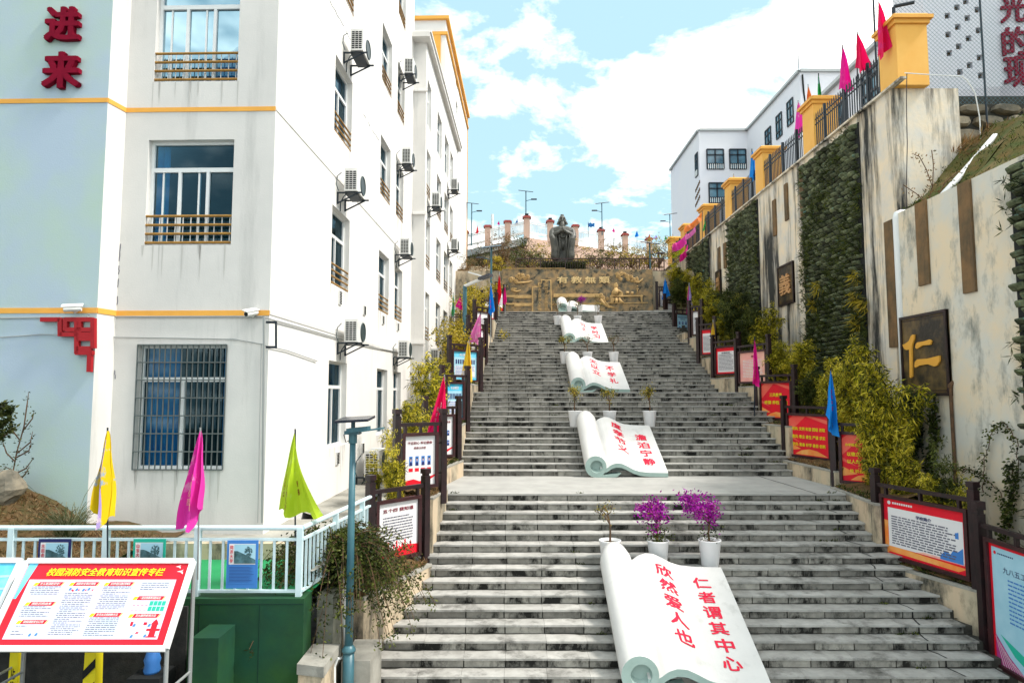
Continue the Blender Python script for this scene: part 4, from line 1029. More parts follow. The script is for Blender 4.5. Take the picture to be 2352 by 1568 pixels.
def p_blue(t,F,X,Z,W,H):
    Q(t,F,'poster','prt_lblue',[(0,0,1,1)],.002); Q(t,F,'poster_band','prt_cyan',[(0,.80,1,1)],.004); Q(t,F,'poster_foot','prt_cyan',[(0,0,1,.07)],.004); txt(t,F,X,Z,W,H,'先进模范',.5,.88,.5,.09,'paper')
    Q(t,F,'table_print','paper',[(.08,.12,.92,.5)],.004); Q(t,F,'figure_print','ink_navy',[(.1+.095*i,.56,.16+.095*i,.72) for i in range(9)],.005); lines(t,F,.1,.9,.46,.15,.05,'prt_blue')
def p_redgold(ls,small=None):
    def f(t,F,X,Z,W,H):
        Q(t,F,'poster','prt_red',[(.0,0,1,1)],.002); Q(t,F,'poster_glow','prt_orange',[[(.15,.02),(.95,.02),(.7,.14),(.5,.17),(.3,.12)],[(0,.10),(.3,.16),(0,.3)]],.003)
        Q(t,F,'poster_ray','prt_ray',[[(0,.55),(.45,1),(.12,1),(0,.9)],[(0,.42),(.3,.32),(.0,.50)],[(.4,1),(1,.80),(1,.9),(.55,1)]],.0035)
        for s,x,z,w_,h_ in ls: txt(t,F,X,Z,W,H,s,x,z,w_,h_,'yellow',bold=.02,name='gold_text')
    return f
def p_school(t,F,X,Z,W,H):
    Q(t,F,'poster','prt_red',[(0,0,1,1)],.002); Q(t,F,'poster_glow','prt_orange',[[(0,.02),(.05,.02),(.05,.6),(0,.6)],[(0,.05),(.9,.03),(1,.11),(.5,.13),(0,.17)]],.003)
    Q(t,F,'white_sheet','paper',[(.055,.15,.97,.84)],.005); Q(t,F,'sheet_tint','prt_pink',[[(.4,.15),(.97,.15),(.97,.18),(.5,.19)]],.006)
    txt(t,F,X,Z,W,H,'学校简介',.52,.755,.19,.065,'ink_navy',bold=.02); lines(t,F,.10,.90,.68,.20,.043,'ink',th=.5)
    Q(t,F,'building_print','prt_blue',[[(.70,.16),(.96,.16),(.96,.42),(.90,.34),(.86,.37),(.82,.28),(.76,.31),(.70,.22)],[(.88,.55),(.92,.55),(.92,.66),(.88,.64)]],.0065)
    Q(t,F,'header_print','paper',[(.12+.03*i,.91,.142+.03*i,.945) for i in range(9)],.006)
    m=MB(); n=14; c=(.075,.925); m.quad(*[F(c[0]+.022*math.cos(2*math.pi*k/n),c[1]+.034*math.sin(2*math.pi*k/n),.006) for k in range(n)]); part('emblem_print',m,M['paper'],t)
def p_big(t,F,X,Z,W,H):
    Q(t,F,'poster_border','prt_red',[(0,0,.04,1),(.04,.97,1,1)],.003); Q(t,F,'poster','prt_lblue',[(.035,0,1,.97)],.002)
    txt(t,F,X,Z,W,H,'九八五工程大学',.56,.80,.66,.055,'ink_navy',bold=.0); lines(t,F,.30,.85,.72,.36,.034,'prt_blue',th=.35)
    Q(t,F,'curve_print','prt_purple',[[(.035,0),(.5,0),(.25,.10),(.035,.24)]],.004); Q(t,F,'curve_print','prt_green',[[(.12,.25),(.35,.12),(.7,.02),(1,.02),(1,.1),(.6,.14)]],.0045); Q(t,F,'curve_print','prt_cyan',[[(.45,.06),(.75,0),(1,0),(1,.05)]],.005)
    m=MB()
    for i in range(9): m.quad(F(.035+.03*i,.22-.02*i,.006),F(.04+.03*i,.22-.02*i,.006),F(.16+.045*i,.0,.006),F(.15+.045*i,.0,.006))
    part('line_print',m,M['paper'],t)
    m=MB(); n=14; c=(.10,.925); m.quad(*[F(c[0]+.022*math.cos(2*math.pi*k/n),c[1]+.015*math.sin(2*math.pi*k/n),.006) for k in range(n)]); part('emblem_print',m,M['prt_red'],t)
    Q(t,F,'header_print','ink_navy',[(.15+.03*i,.917,.17+.03*i,.928) for i in range(9)],.006)
def uvD(u,D): return ((u-1176)/1500*D, None)
def P2(u,v,D): p=at(u,v,D); return (p.x,p.y),p.z
def do_board(u0,D0,u1,D1,vb,h,label,poster,side_,ph=.42,pb=.35,zb=None):
    A,_=P2(u0,vb,D0); B,z=P2(u1,vb,D1)
    if zb is None: zb=z
    return board(A,B,zb,h,label,poster,side_,ph,zb-pb),V((*A,0)),V((*B,0)),zb
LB=[ # u0,D0,u1,D1,vb,h,label,poster
 (861,11.6,965,12.4,1273,1.12,'white notice board with slogan title and red skyline, lowest on the left of the stairs',p_text('prt_red','五个四 我知道','darkred',skyline=True)),
 (922,13.0,1005,13.5,1117,1.12,'notice board with one row of four portraits, second from the bottom on the left',p_people()),
 (984,16.8,1044,17.3,1048,1.12,'notice board with two rows of portraits, half behind the crimson flag',p_people(2,4)),
 (1022,18.8,1066,19.3,964,1.12,'pale blue notice board behind the tip of the crimson flag on the left',p_blue),
 (1037.7,22.5,1098,23.3,877,1.12,'bright blue notice board beside the yellow and white flag on the left',p_blue),
 (1079,26.2,1112,27.0,818,1.12,'notice board behind the pink flag on the left of the stairs',p_text('prt_purple',None,bot=None)),
 (1093,30,1122,30.8,772,1.12,'notice board behind the bright blue flag on the left of the stairs',p_text('prt_green',None,bot=None)),
 (1111,33.4,1136,34,741,1.12,'small distant notice board, second from the top on the left',p_text()),
 (1142,36.0,1156,36.6,717,1.12,'small distant notice board nearest the carved wall on the left',p_text())]
LP=[]
for i,(a,b,c,d,e,h,l,p) in enumerate(LB):
    t,A,B,zb=do_board(a,b,c,d,e,h,l,p,-1); LP.append((A,B,zb))
RB=[
 (2281,10.5,2440,9.1,1562,2.0,'tall pale blue notice board with coloured curves, cut off by the right edge',p_big),
 (2028,12.9,2228,11.1,1274,1.2,'wide red bordered notice board titled school introduction, lower right',p_school),
 (1930,15.4,2062,14.5,1108,1.2,'red and gold notice board partly overgrown by yellow bamboo',p_redgold([('办学理念:',.2,.78,.26,.07),('以德立校 教书育人',.46,.58,.72,.09),('以人为本 全面发展',.46,.42,.72,.09),('校 训:自强不息',.4,.22,.5,.08)])),
 (1810,18.4,1910,16.8,1046,1.2,'red notice board with three rows of gold characters under the blue flag',p_redgold([('校风: 文明 和谐 团结 进取',.5,.67,.82,.09),('教风: 敬业 爱生 严谨 求实',.5,.47,.82,.09),('学风: 勤奋 好学 善思 创新',.5,.27,.82,.09)])),
 (1747,20.9,1821,19.6,962,1.2,'red notice board with two rows of gold characters above the overgrown boards',p_redgold([('三风教育',.5,.66,.42,.11),('修德 养性 立志',.5,.44,.8,.11)])),
 (1698,22.9,1762.6,21.4,881,1.12,'pink and orange notice board behind the magenta flag',p_text('prt_orange','美','darkred',bg='prt_pink',body='paper',bot=None)),
 (1643.5,25.4,1693.5,24.3,862.5,1.12,'white notice board with red border and ruled text, right of the yellow flag',p_text('prt_red','校规校纪','ink',border=.05,bot=None)),
 (1610,27.1,1637.6,26.7,817,1.12,'narrow white notice board with red edge just left of the yellow flag',p_text('prt_red',None,border=.05,bot=None)),
 (1589.5,29.2,1607.8,28.9,771,1.12,'narrow yellowish notice board with small blue pictures',p_text('prt_orange',None,bot=None)),
 (1552.9,33,1585,33.4,769,1.12,'notice board with lilac background and photo collage under the purple flag',p_people(2,3,'prt_lblue',None,'校园掠影','活动')),
 (1531.8,36,1548,36.2,741,1.12,'small white notice board with a red foot, third from the top on the right',p_text()),
 (1514,37,1525,37,711,1.12,'small distant notice board, second from the top on the right',p_text('prt_green',None,bot=None)),
 (1498,38,1512,38,710,1.12,'small distant turquoise notice board nearest the carved wall on the right',p_blue)]
RP=[]
for i,(a,b,c,d,e,h,l,p) in enumerate(RB):
    A,_=P2(a,e,b); 
    t,A,B,zb=do_board(a,b,c,d,e,h,l,p,1,zb=P2(a,e if i else 1540,b)[1] if i else .12); RP.append((A,B,zb))
NEARX=9.2; FARX=10.6
# left planters
def off(A,B,k,e0=.2,e1=.15,sg=1):
    d=(B-A).normalized(); n=V((d.y,-d.x,0)); 
    if n.y>0: n=-n
    return A-d*e0+n*k, B+d*e1+n*k
ordn=['lowest','second','third','fourth','fifth','sixth','seventh','eighth','ninth','tenth','eleventh','twelfth','topmost']
a=onz(844,1538,.0); b=onplane(991,1289,(0,12.45,0),(0,1,0))
planter((-2.30,10.42),(-1.5,12.5),at(844,1365,10.42).z,-.02,-1,'beige rendered planter with trailing plants at the foot of the stairs on the left',-3.0)
LX=[((-1.55,13.0),(-1.40,14.45)),((-1.62,15.9),(-1.30,17.7))]
zz=[at(1025,1123,14.2).z, at(1063,1057,17.7).z]
planter(LX[0][0],LX[0][1],zz[0],-.02,-1,'beige planter under the board with one row of portraits',-2.45)
planter(LX[1][0],LX[1][1],zz[1],1.5,-1,'beige planter beside the landing on the left, under the two row portrait board',-2.45)
ys=[(17.75,20.9),(20.95,24.2),(24.3,27.6),(27.7,31.3),(31.4,34.4),(34.5,37.2)]
for i,(y0,y1) in enumerate(ys):
    A,B,zb=LP[3+i]; planter((xl(y0)+.12,y0),(xl(y1)+.10,y1),zb-.12,zb-3,-1,f'beige planter under the {ordn[3+i]} notice board from the bottom on the left',xl(y0)-1.0)
# right planters
planter((7.15,13.06),(7.85,10.9),(at(1998,1284,13.06).z,at(2245,1357,10.95).z),-.02,1,'stained beige planter under the school introduction board',NEARX-.02,far=0)
planter((7.62,10.85),(8.4,8.2),.10,-.02,1,'low planter at the foot of the tall pale blue board',NEARX-.02)
planter((7.45,15.5),(7.2,13.15),at(1905,1119,15.4).z,-.02,1,'beige planter under the overgrown red board at the landing edge',NEARX-.02,far=0)
planter((7.50,18.3),(7.62,15.6),at(1785,1055.5,18.4).z,-.02,1,'grey stained planter beside the landing on the right',NEARX+.5)
def rpl(i,y1,y0,x1,x0,zadd=-.13):
    A,B,zb=RP[i]; planter((x1,y1),(x0,y0),zb+zadd,zb-3,1,f'beige planter under the {ordn[i]} notice board from the bottom on the right',FARX-.02)
rpl(4,20.9,18.4,7.62,7.75); rpl(5,23.0,21.0,7.95,7.9); rpl(6,25.6,23.1,7.75,8.15); rpl(7,27.5,25.7,7.85,7.95); rpl(8,30.2,27.6,7.9,8.0); rpl(9,34.2,30.3,8.05,8.05); rpl(10,36.2,34.3,8.25,8.15,-.1); rpl(12,38.6,36.3,8.2,8.3,-.1)
# ============================================================ STONE SCROLLS
def topn(x):
    P=[(.50,.24),(.60,.25),(.72,.34),(.86,.385),(1.0,.375),(1.15,.31),(1.32,.22),(1.5,.165),(1.75,.14),(2.0,.135),(2.26,.13)]
    if x<=P[0][0]: return P[0][1]
    for i in range(len(P)-1):
        if x<=P[i+1][0]:
            f=(x-P[i][0])/(P[i+1][0]-P[i][0]); f=f*f*(3-2*f) if 0 else f; return P[i][1]+(P[i+1][1]-P[i][1])*f
    return P[-1][1]
def scroll(x0,y0,z0,W,Ly,cols,label,slope=RS/TR):
    k=W/2.26; t=empty('stone_scroll',(x0+W/2,y0,z0),label,'stone scroll','white stone scrolls lying up the middle of the stairs')
    def P(x,n,ty): return V((x0+x*k,y0+ty,z0+n+slope*ty))
    # sheet body
    m=MB(); NX=34; NT=10; th=.105; xs=[.42+(2.26-.42)*i/NX for i in range(NX+1)]
    tops=[]; bots=[]
    e=.015
    for j in range(NT+1):
        ty=Ly*j/NT; tops.append([P(x,topn(x)-(e if j in (0,NT) else 0),ty) for x in xs]); bots.append([P(x,max(topn(x)-th-.02,.0),ty) for x in xs])
    for j in range(NT):
        for i in range(NX):
            m.quad(tops[j][i],tops[j][i+1],tops[j+1][i+1],tops[j+1][i]); m.quad(bots[j][i],bots[j+1][i],bots[j+1][i+1],bots[j][i+1])
        m.quad(tops[j][-1],bots[j][-1],bots[j+1][-1],tops[j+1][-1])
    part('sheet',m,M['scroll'],t,True)
    m=MB()
    for i in range(NX): m.quad(tops[NT][i],bots[NT][i],bots[NT][i+1],tops[NT][i+1])
    part('sheet_edge',m,M['scroll_end'],t); m=MB()
    for i in range(NX): m.quad(tops[0][i],bots[0][i],bots[0][i+1],tops[0][i+1])
    part('sheet_edge',m,M['scroll_end'],t)
    m=MB(); m.prism([P(x,topn(x)-th-.03,.35) for x in xs[3:26]]+[P(xs[25],-.25,.35),P(xs[3],-.25,.35)],(0,.1,.05)); part('core',m,M['scroll_end'],t)
    # roll
    m=MB(); n=28; r=.29; cx,cn=.30,.29
    for j in range(13):
        ty=-.02+(Ly+.10)*j/12; rr=r*(1 if 0<j<12 else .97)
        if j==12: rr=r*.80
        for i in range(n): a=2*math.pi*i/n; m.v.append(P(cx+rr*math.cos(a)/k*1.0,cn+rr*math.sin(a),ty))
    for j in range(12):
        for i in range(n): i2=(i+1)%n; m.f.append([j*n+i,j*n+i2,(j+1)*n+i2,(j+1)*n+i]); m.m.append(0)
    m.f.append([12*n+i for i in range(n)]); m.m.append(0)
    part('roll',m,M['scroll'],t,True)
    m=MB(); ro,ri=r*.97,r*.56
    for i in range(n):
        a,b=2*math.pi*i/n,2*math.pi*(i+1)/n
        q=lambda rr,aa,ty,sx=0: P(cx+sx+rr*math.cos(aa)/k,cn+rr*math.sin(aa),ty)
        m.quad(q(ro,a,-.02),q(ro,b,-.02),q(ri,b,-.02,.02),q(ri,a,-.02,.02)); m.quad(q(ri,a,-.02,.02),q(ri,b,-.02,.02),q(ri*.92,b,.14,.02),q(ri*.92,a,.14,.02))
    m.quad(*[P(cx+.02+ri*.95*math.cos(2*math.pi*i/n)/k,cn+ri*.95*math.sin(2*math.pi*i/n),.10) for i in range(n)])
    # tongue of the sheet curling out under the roll
    m.prism([P(cx-.02,.0,-.04),P(.86,.03,-.04),P(.98,.13,-.04),P(.84,.10,-.04),P(.66,.09,-.04),P(cx+.1,.07,-.04)],(0,.3,.02))
    part('roll_end',m,M['scroll_end'],t)
    # carved red characters
    for s,xc,t0,t1,wch in cols:
        n=len(s)
        for i,ch in enumerate(s):
            tc_=t0+(t1-t0)*(i+.5)/n; m=MB(); vs,fs,(Wg_,Hg_)=text_geo(ch,.028,0)
            h=abs(t1-t0)/n*.78; b=0
            for v in vs:
                x=xc+v.x/Wg_*wch+0*v.y; y=tc_+v.y/Hg_*h
                m.v.append(P(x,topn(x)+.006+v.z,y))
            for f in fs: m.f.append([b+q_ for q_ in f]); m.m.append(0)
            part('red_character',m,M['red'],t)
    return t
SX=[1.60,1.92,2.19,2.42,2.50]; SW=[2.26,2.2,2.25,2.12,2.15]
txts=[[('仁者谓其中心',1.78,2.05,.18,.30),('欣然爱人也',1.12,2.1,.42,.30)],[('澹泊宁静',1.85,1.8,.25,.34),('度孝节义',1.18,2.12,.6,.32)],[('不学礼',1.75,1.9,.35,.32),('无以立',1.12,2.1,.7,.32)],[('学时习',1.75,1.9,.3,.34),('习之',1.15,1.9,.8,.3)],[]]
names=['large white stone scroll nearest the viewer, six and five red characters','white stone scroll on the second flight, two columns of four red characters','white stone scroll on the third flight, two columns of three red characters','white stone scroll on the fourth flight with faint red characters','small white stone scroll at the very top in front of the carved wall']
pots_y=[]
for i in range(4):
    yf=RISERS[15*i][0]; zb=RISERS[15*i][1]-RS
    scroll(SX[i],yf-.30,zb+.0,SW[i],2.30,txts[i],names[i])
scroll(SX[4],35.5,ZTOP,SW[4],.9,[],names[4],.5)
# ---------------------------------------------------------- potted shrubs
def make_pot(kind):
    t=empty('potted_shrub',(0,0,0))
    m=MB(); m.lathe((0,0,0),[(.145,0),(.155,.02),(.200,.44),(.212,.46),(.212,.48),(.190,.48),(.185,.43),(.02,.43)],20); part('pot',m,M['pot'],t,True)
    m=MB(); m.lathe((0,0,.425),[(.187,0),(.10,.02),(.01,.025)],14); part('pot_soil',m,M['potsoil'],t)
    rnd=random.Random({'bare':3,'purple':5,'purple2':8,'yellow':11,'yellow2':12,'thin':15}[kind])
    m=MB(); tips=[]
    def br(p,d,l,r,dep):
        q=p+d*l; m.tube([p,(p+q)/2+V((rnd.uniform(-.02,.02),rnd.uniform(-.02,.02),0)),q],[r,r*.85,r*.7],6)
        if dep==0: tips.append(q); return
        for _ in range(3 if dep>1 else 3):
            nd=(d+V((rnd.uniform(-.9,.9),rnd.uniform(-.9,.9),rnd.uniform(-.1,.5)))).normalized(); br(q,nd,l*rnd.uniform(.5,.75),r*.6,dep-1); tips.append(q)
    br(V((0,0,.42)),V((rnd.uniform(-.06,.06),0,1)).normalized(),.34,.022,3); part('stem',m,M['bark'],t)
    lf={'bare':[('leaf_yellow',90,.03,.0),('leaf_bush',70,.035,0)],'purple':[('leaf_purple',950,.06,1),('leaf_bush',260,.05,0),('leaf_yellow',80,.04,0)],'purple2':[('leaf_purple',1300,.06,1),('leaf_bush',110,.045,0)],'yellow':[('leaf_yellow',330,.045,0),('leaf_bush',150,.045,0)],'yellow2':[('leaf_yellow',260,.045,0),('leaf_bush',220,.045,0)],'thin':[('leaf_dry',130,.04,0),('leaf_bush',180,.04,0)]}[kind]
    for mn,n,sz,top in lf:
        m=MB(); cl=[tips[rnd.randrange(len(tips))]+V((rnd.uniform(-.14,.14),rnd.uniform(-.1,.1),rnd.uniform(-.1,.12)) if 'purple' in mn else (0,0,0)) for _ in range(26 if 'purple' in mn else 40)]
        for i in range(n):
            c=cl[rnd.randrange(len(cl))]; s=.085 if top else .08
            p=c+V((rnd.gauss(0,s),rnd.gauss(0,s),rnd.gauss(0,s*.8)))
            if mn=='leaf_bush' and kind.startswith('purple'): p=V((rnd.gauss(0,.11),rnd.gauss(0,.1),.45+abs(rnd.gauss(0,.18))))
            m.leaf(p,(rnd.uniform(-1,1),rnd.uniform(-1,1),rnd.uniform(-.6,1)),sz*rnd.uniform(.7,1.3),sz*.65,(rnd.uniform(-1,1),rnd.uniform(-1,1),rnd.uniform(-1,1)))
        part('flowers' if 'purple' in mn else 'foliage',m,M[mn],t)
    return t
protos={}
def pot(kind,x,y,z,label,s=1.0,rz=0,grp='potted shrubs above the scrolls'):
    if kind in protos: t=copy_tree(protos[kind])
    else: t=make_pot(kind); protos[kind]=t
    t.location=(x,y,z); t.rotation_euler=(0,0,rz); t.scale=(s,)*3; tag(t,label,'potted shrub',grp)
def potrow(fl,xs,kinds,labels,ss):
    y=RISERS[15*fl+7][0]+.17; z=RISERS[15*fl+7][1]
    for x,k,l,s in zip(xs,kinds,labels,ss): pot(k,x,y,z,l,s,x)
potrow(0,(1.86,2.77,3.75),('bare','purple','purple2'),('nearly bare shrub in a white pot behind the roll of the largest scroll','purple flowering shrub with green leaves below, middle pot of the front row','densely purple flowering shrub in a white pot, right of the front row'),(1,1,1.02))
potrow(1,(1.92,2.98,4.2),('yellow','yellow2','yellow'),('yellow leaved shrub in a white pot behind the roll of the second scroll','yellow green shrub in a white pot above the middle of the second scroll','yellow leaved shrub in a white pot at the right corner of the second scroll'),(1,1,1))
potrow(2,(2.2,3.15,4.25),('yellow2','thin','thin'),('sparse shrub in a white pot left of the third scroll','thin dark green shrub in a white pot above the middle of the third scroll','thin shrub in a white pot at the right of the third scroll'),(1,1,1))
potrow(3,(2.32,3.35,4.4),('thin','bare','bare'),('small distant shrub in a white pot left of the fourth scroll','bare shrub in a white pot above the middle of the fourth scroll','bare reddish shrub in a white pot right of the fourth scroll'),(1,1,1))
for i,(x,s) in enumerate(((3.1,.7),(3.7,.7),(4.6,.75))): pot('thin' if i!=1 else 'purple',x,35.1,ZTOP,['small green shrub in a low white pot before the topmost scroll, left','small purple flowered shrub in a low white pot before the topmost scroll','small shrub in a low white pot at the right of the topmost scroll'][i],s)

# ============================================================ RIGHT RETAINING WALLS
ZWT=at(2088,170,17.4).z; YC=17.6
rw=MB(); rw.span((FARX,YC,-.1),(12.45,46,ZWT)); rwo=rw.build('retaining_wall',M['wall']); tag(rwo,'tall stained concrete retaining wall on the right carrying the yellow pillars','retaining wall')
ZN=at(2065,488,15.5).z
nw=MB(); nw.span((NEARX,6,-.1),(9.75,15.45,ZN)); nwo=nw.build('near_retaining_wall',M['wall2']); tag(nwo,'lower cream retaining wall at the right edge with the large bronze plaque','retaining wall')
fl_=MB(); fl_.span((9.75,6,-.1),(13,15.4,ZN-.15)); fl_.span((10.62,15.4,-.1),(13,YC-.003,ZN-.1)); struct('wall_fill',fl_,M['concrete'])
m=MB(); m.box((FARX-.03,31,ZWT+.02),(.16,28,.06)); part('coping',m,M['wall'],rwo)
m=MB(); m.tube([at(2078,168,17.4),at(2140,172,17.5),at(2210,176,17.6),at(2222,185,17.6),at(2240,215,17.7),at(2250,270,17.8),at(2253,320,17.8)],.014,6); tag(m.build('thin_pipe',M['pvc']),'thin pale pipe along the top of the tall wall end and down the bank','pipe')
m=MB(); m.tube([at(2083,170,17.42),at(2082,240,17.45),at(2084,330,17.45),at(2082,430,17.45),at(2084,520,17.45)],.012,5); part('hanging_cable',m,M['post'],rwo)
def strip(par,x,u0,u1,vt,vb,nm='stone_strip',d=.05):
    """vertical brown strip on the plane X=x; (u0 left, u1 right edge), vt/vb at the left edge"""
    a=onx(u0,vt,x); b=onx(u1,vt,x); c=onx(u0,vb,x); m=MB(); m.span((x-d,min(a.y,b.y),c.z),(x-.002,max(a.y,b.y),min(a.z,(ZN if x<10 else ZWT)-.0)))
    part(nm,m,M['slat'],par)
strip(nwo,NEARX,2105,2130,470,660); strip(nwo,NEARX,2203,2232,425,678)
strip(rwo,FARX,2033,2053,512,800)
for u0,u1,vt,vb in ((1776,1783,462,545),(1803,1810,425,510),(1838,1847,384,508),(1650,1655,570,640),(1663,1669,560,618)): strip(rwo,FARX,u0,u1,vt,vb,'stone_strip',.06)
# big white pipes
m=MB(); z=at(2064,487,15.55).z; x,y=at(2064,600,15.55).x,at(2064,600,15.55).y
m.tube([(x,y,2.6),(x,y,z-.12),(x+.02,y,z-.03),(x+.10,y,z),(x+.6,y+.1,z+.03)],.085,12); tag(m.build('drain_pipe',M['pvc'],None,True),'white drain pipe running down the corner of the near wall','pipe')
m=MB(); m.tube([at(2140,476,15.7),at(2205,405,16.3),at(2285,313,16.9),at(2330,312,17.1)],.075,10); tag(m.build('slope_pipe',M['pvc'],None,True),'white pipe lying diagonally up the grassy bank','pipe')
m=MB(); m.tube([at(2250,415,13.0),at(2352,362,11.8)],.035,8); tag(m.build('thin_bank_pipe',M['pvc']),'thin pale pipe lying on the near wall top at the right edge','pipe')
m=MB(); p=at(2187,890,0.999*9.2/((2187-1176)/1500)); m.tube([(NEARX-.05,p.y,p.z),(NEARX-.05,p.y-.02,.9)],.035,8); m.tube([(NEARX-.05,p.y,p.z),(NEARX-.05,p.y,p.z+.05),(NEARX+.02,p.y,p.z+.12)],.05,8); tag(m.build('rusty_pipe',M['bark']),'thin rusty pipe down the near wall below the big plaque','pipe')
# bank between the near wall and the upper terrace
bk=MB(); n1,n2=22,16
def blo(y): return 9.78 if y<15.42 else (10.66 if y<17.55 else 12.47)
def bz(x,y):
    s=max(.22,min(1,(y-10.5)/5.5)); s=s*s*(3-2*s)
    return min(ZN-.12+max(0,x-9.95)*.98*s, 11.45)+.10*math.sin(x*4+y*2.3)*min(1,(x-9.7))+.06*math.sin(y*5-x*3)
ysl=[7+ (15.4-7)*k/8 for k in range(9)]; 
for seg in (ysl,[15.44,16.1,16.8,17.54],[17.6,18.2,18.9,19.6]):
    for y0,y1 in zip(seg,seg[1:]):
        lo=blo((y0+y1)/2)
        for i in range(n1):
            x0,x1=lo+(26-lo)*(i/n1)**1.5,lo+(26-lo)*((i+1)/n1)**1.5
            bk.quad(*[(x,y,bz(x,y)) for x,y in ((x0,y0),(x1,y0),(x1,y1),(x0,y1))])
struct('grassy_bank',bk,M['grassy'],True)
m=MB()
for i in range(5200):
    x=random.uniform(9.8,18); y=random.uniform(9,19.3); x=max(x,blo(y)+.1); p=V((x,y,bz(x,y)))
    for k in range(3): m.leaf(p+V((random.uniform(-.06,.06),random.uniform(-.06,.06),0)),(random.uniform(-1,1),random.uniform(-1,.3),random.uniform(.2,1.2)),random.uniform(.04,.13),.022)
tag(m.build('bank_grass',M['leaf_bush']),'low dark green and brown plants covering the bank','ground cover',None,'stuff')
m=MB()
for i in range(500):
    x=random.uniform(12,18); y=random.uniform(17,19.3); p=V((x,y,bz(x,y)+.1))
    for k in range(4): m.leaf(p,(random.uniform(-1,1),-1,random.uniform(-.6,1.0)),random.uniform(.2,.5),.025)
tag(m.build('dry_grass',M['leaf_dry']),'dry straw grass hanging over the rubble wall','grass',None,'stuff')
# rubble wall
rb0=empty('rubble_wall',(14,19.6,11.5),'rough rubble stone wall below the perforated white wall','stone wall')
m=MB(); m.span((12.46,19.75,11),(26,20.6,13.72)); part('backing',m,M['mortar'],rb0)
x=12.4; r_=random.Random(4)
def rock(w,h,d,rn):
    m=MB(); n=9; ps=[]
    for i in range(n):
        a=2*math.pi*i/n; ps.append((w/2*abs(math.cos(a))**.7*math.copysign(1,math.cos(a))*rn.uniform(.85,1),h/2*abs(math.sin(a))**.7*math.copysign(1,math.sin(a))*rn.uniform(.85,1)))
    b=0
    for (k,dd) in ((1,0),(.96,-d*.6),(.7,-d)):
        for (px,pz) in ps: m.v.append(V((px*k,dd,pz*k)))
    for j in range(2):
        for i in range(n): i2=(i+1)%n; m.f.append([j*n+i,j*n+i2,(j+1)*n+i2,(j+1)*n+i]); m.m.append(0)
    m.f.append([2*n+i for i in range(n)]); m.m.append(0)
    return m
rocks=[rock(1,1,.5,r_).mesh('stone',M['rubble']) for _ in range(6)]
z=11.6
for row,hh in enumerate((.55,.5,.42,.36)):
    x=12.5-r_.random()*.3
    while x<19:
        w_=r_.uniform(.5,1.15); inst('stone',r_.choice(rocks),rb0,Matrix.Translation((x+w_/2,19.76,z+hh/2))@Matrix.Rotation(r_.uniform(-.12,.12),4,'Y')@Matrix.Diagonal((w_*.96,.5,hh*.95,1))); x+=w_
    z+=hh
# perforated white wall with letters behind chain link
PWc=at(2222,194,21.5); PX=V((1,-.16,0)).normalized(); PN=V((-.16,-1,0)).normalized()
o0=PWc-PX*2.2; 
def pw_(u,v): p=onplane(u,v,o0,PN); return ((p-o0).dot(PX),p.z)
holes=[]
g0=[(2172,1),(2180,0)]
for (hx_,hy_) in [(925,100),(985,48),(1113,62),(1050,115),(990,170),(930,218),(1120,192),(1057,242),(996,292),(937,335),(1127,362),(1065,410),(1003,452),(1135,475),(1040,10)]:
    u=(3200+hx_/1.568)/1.7415; v=(hy_/1.568)/1.7415; s,z_=pw_(u,v); holes.append((s-.085,s+.085,z_-.10,z_+.10))
holes=[h for h in holes]
pwl=empty('perforated_wall',o0,'white building wall pierced by small square holes behind wire mesh, upper right','building')
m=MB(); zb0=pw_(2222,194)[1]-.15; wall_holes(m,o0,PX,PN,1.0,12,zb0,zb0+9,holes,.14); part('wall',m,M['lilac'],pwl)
m=MB(); P_=V((o0.x,o0.y,0))
for h in holes: m.quad(*[P_+PX*s+V((0,0,z_))-PN*.141 for s,z_ in ((h[0],h[2]),(h[1],h[2]),(h[1],h[3]),(h[0],h[3]))])
part('hole_back',m,M['bark'],pwl)
m=MB(); m.quad(*[P_+PX*s-PN*k+V((0,0,zb0+9)) for s,k in ((1.0,0),(12,0),(12,2.3),(1.0,2.3))]); m.quad(*[P_+PX*1.0-PN*k+V((0,0,z_)) for k,z_ in ((0,zb0),(2.3,zb0),(2.3,zb0+9),(0,zb0+9))]); part('side_wall',m,M['lilac'],pwl)
for ch,(u,v,h_),lab in zip('光的现',((2325,30,72),(2329,105,72),(2334,175,78)),('crimson letter 光 at the top right, cut by the photo edge','crimson letter 的, middle of the three on the right wall','crimson letter 现, lowest of the three on the right wall')):
    p=onplane(u,v-8,o0,PN)+PN*.06; m=MB(); add_text(m,ch,frame(p,PX,(0,0,1)),h=h_*p.y/1500*.98,w=58*p.y/1500,bold=.028,ext=.03); tag(m.build('wall_letter',M['darkred']),lab,'wall letter','red letters on the right wall')
# chain link mesh
cl=empty('chain_link_fence',(13,19.0,ZWT),'green wire mesh fence in front of the perforated white wall','fence')
m=MB(); fy=19.3; x0,x1=11.2,20.0; z0,z1=13.25,18.5; st_=.135
i=x0-(z1-z0)
while i<x1:
    for sgn in (1,-1):
        a=V((i,fy,z0)) if sgn>0 else V((i,fy+.01,z1)); b=V((i+(z1-z0),fy,z1)) if sgn>0 else V((i+(z1-z0),fy+.01,z0))
        # clip to x range
        def cp(a,b):
            ta=max(0,(x0-a.x)/(b.x-a.x)); tb=min(1,(x1-a.x)/(b.x-a.x)); return (a+(b-a)*ta,a+(b-a)*tb) if tb>ta else None
        c=cp(a,b)
        if c: m.bar(c[0],c[1],.006,.006)
    i+=st_
tag(part('wire_mesh',m,M['lamp'],cl),None,None,None,'stuff')
for x in (11.2,14.5,18): m=MB().tube([(x,fy+.03,12.4),(x,fy+.03,z1)],.03,8); part('post',m,M['iron'],cl)
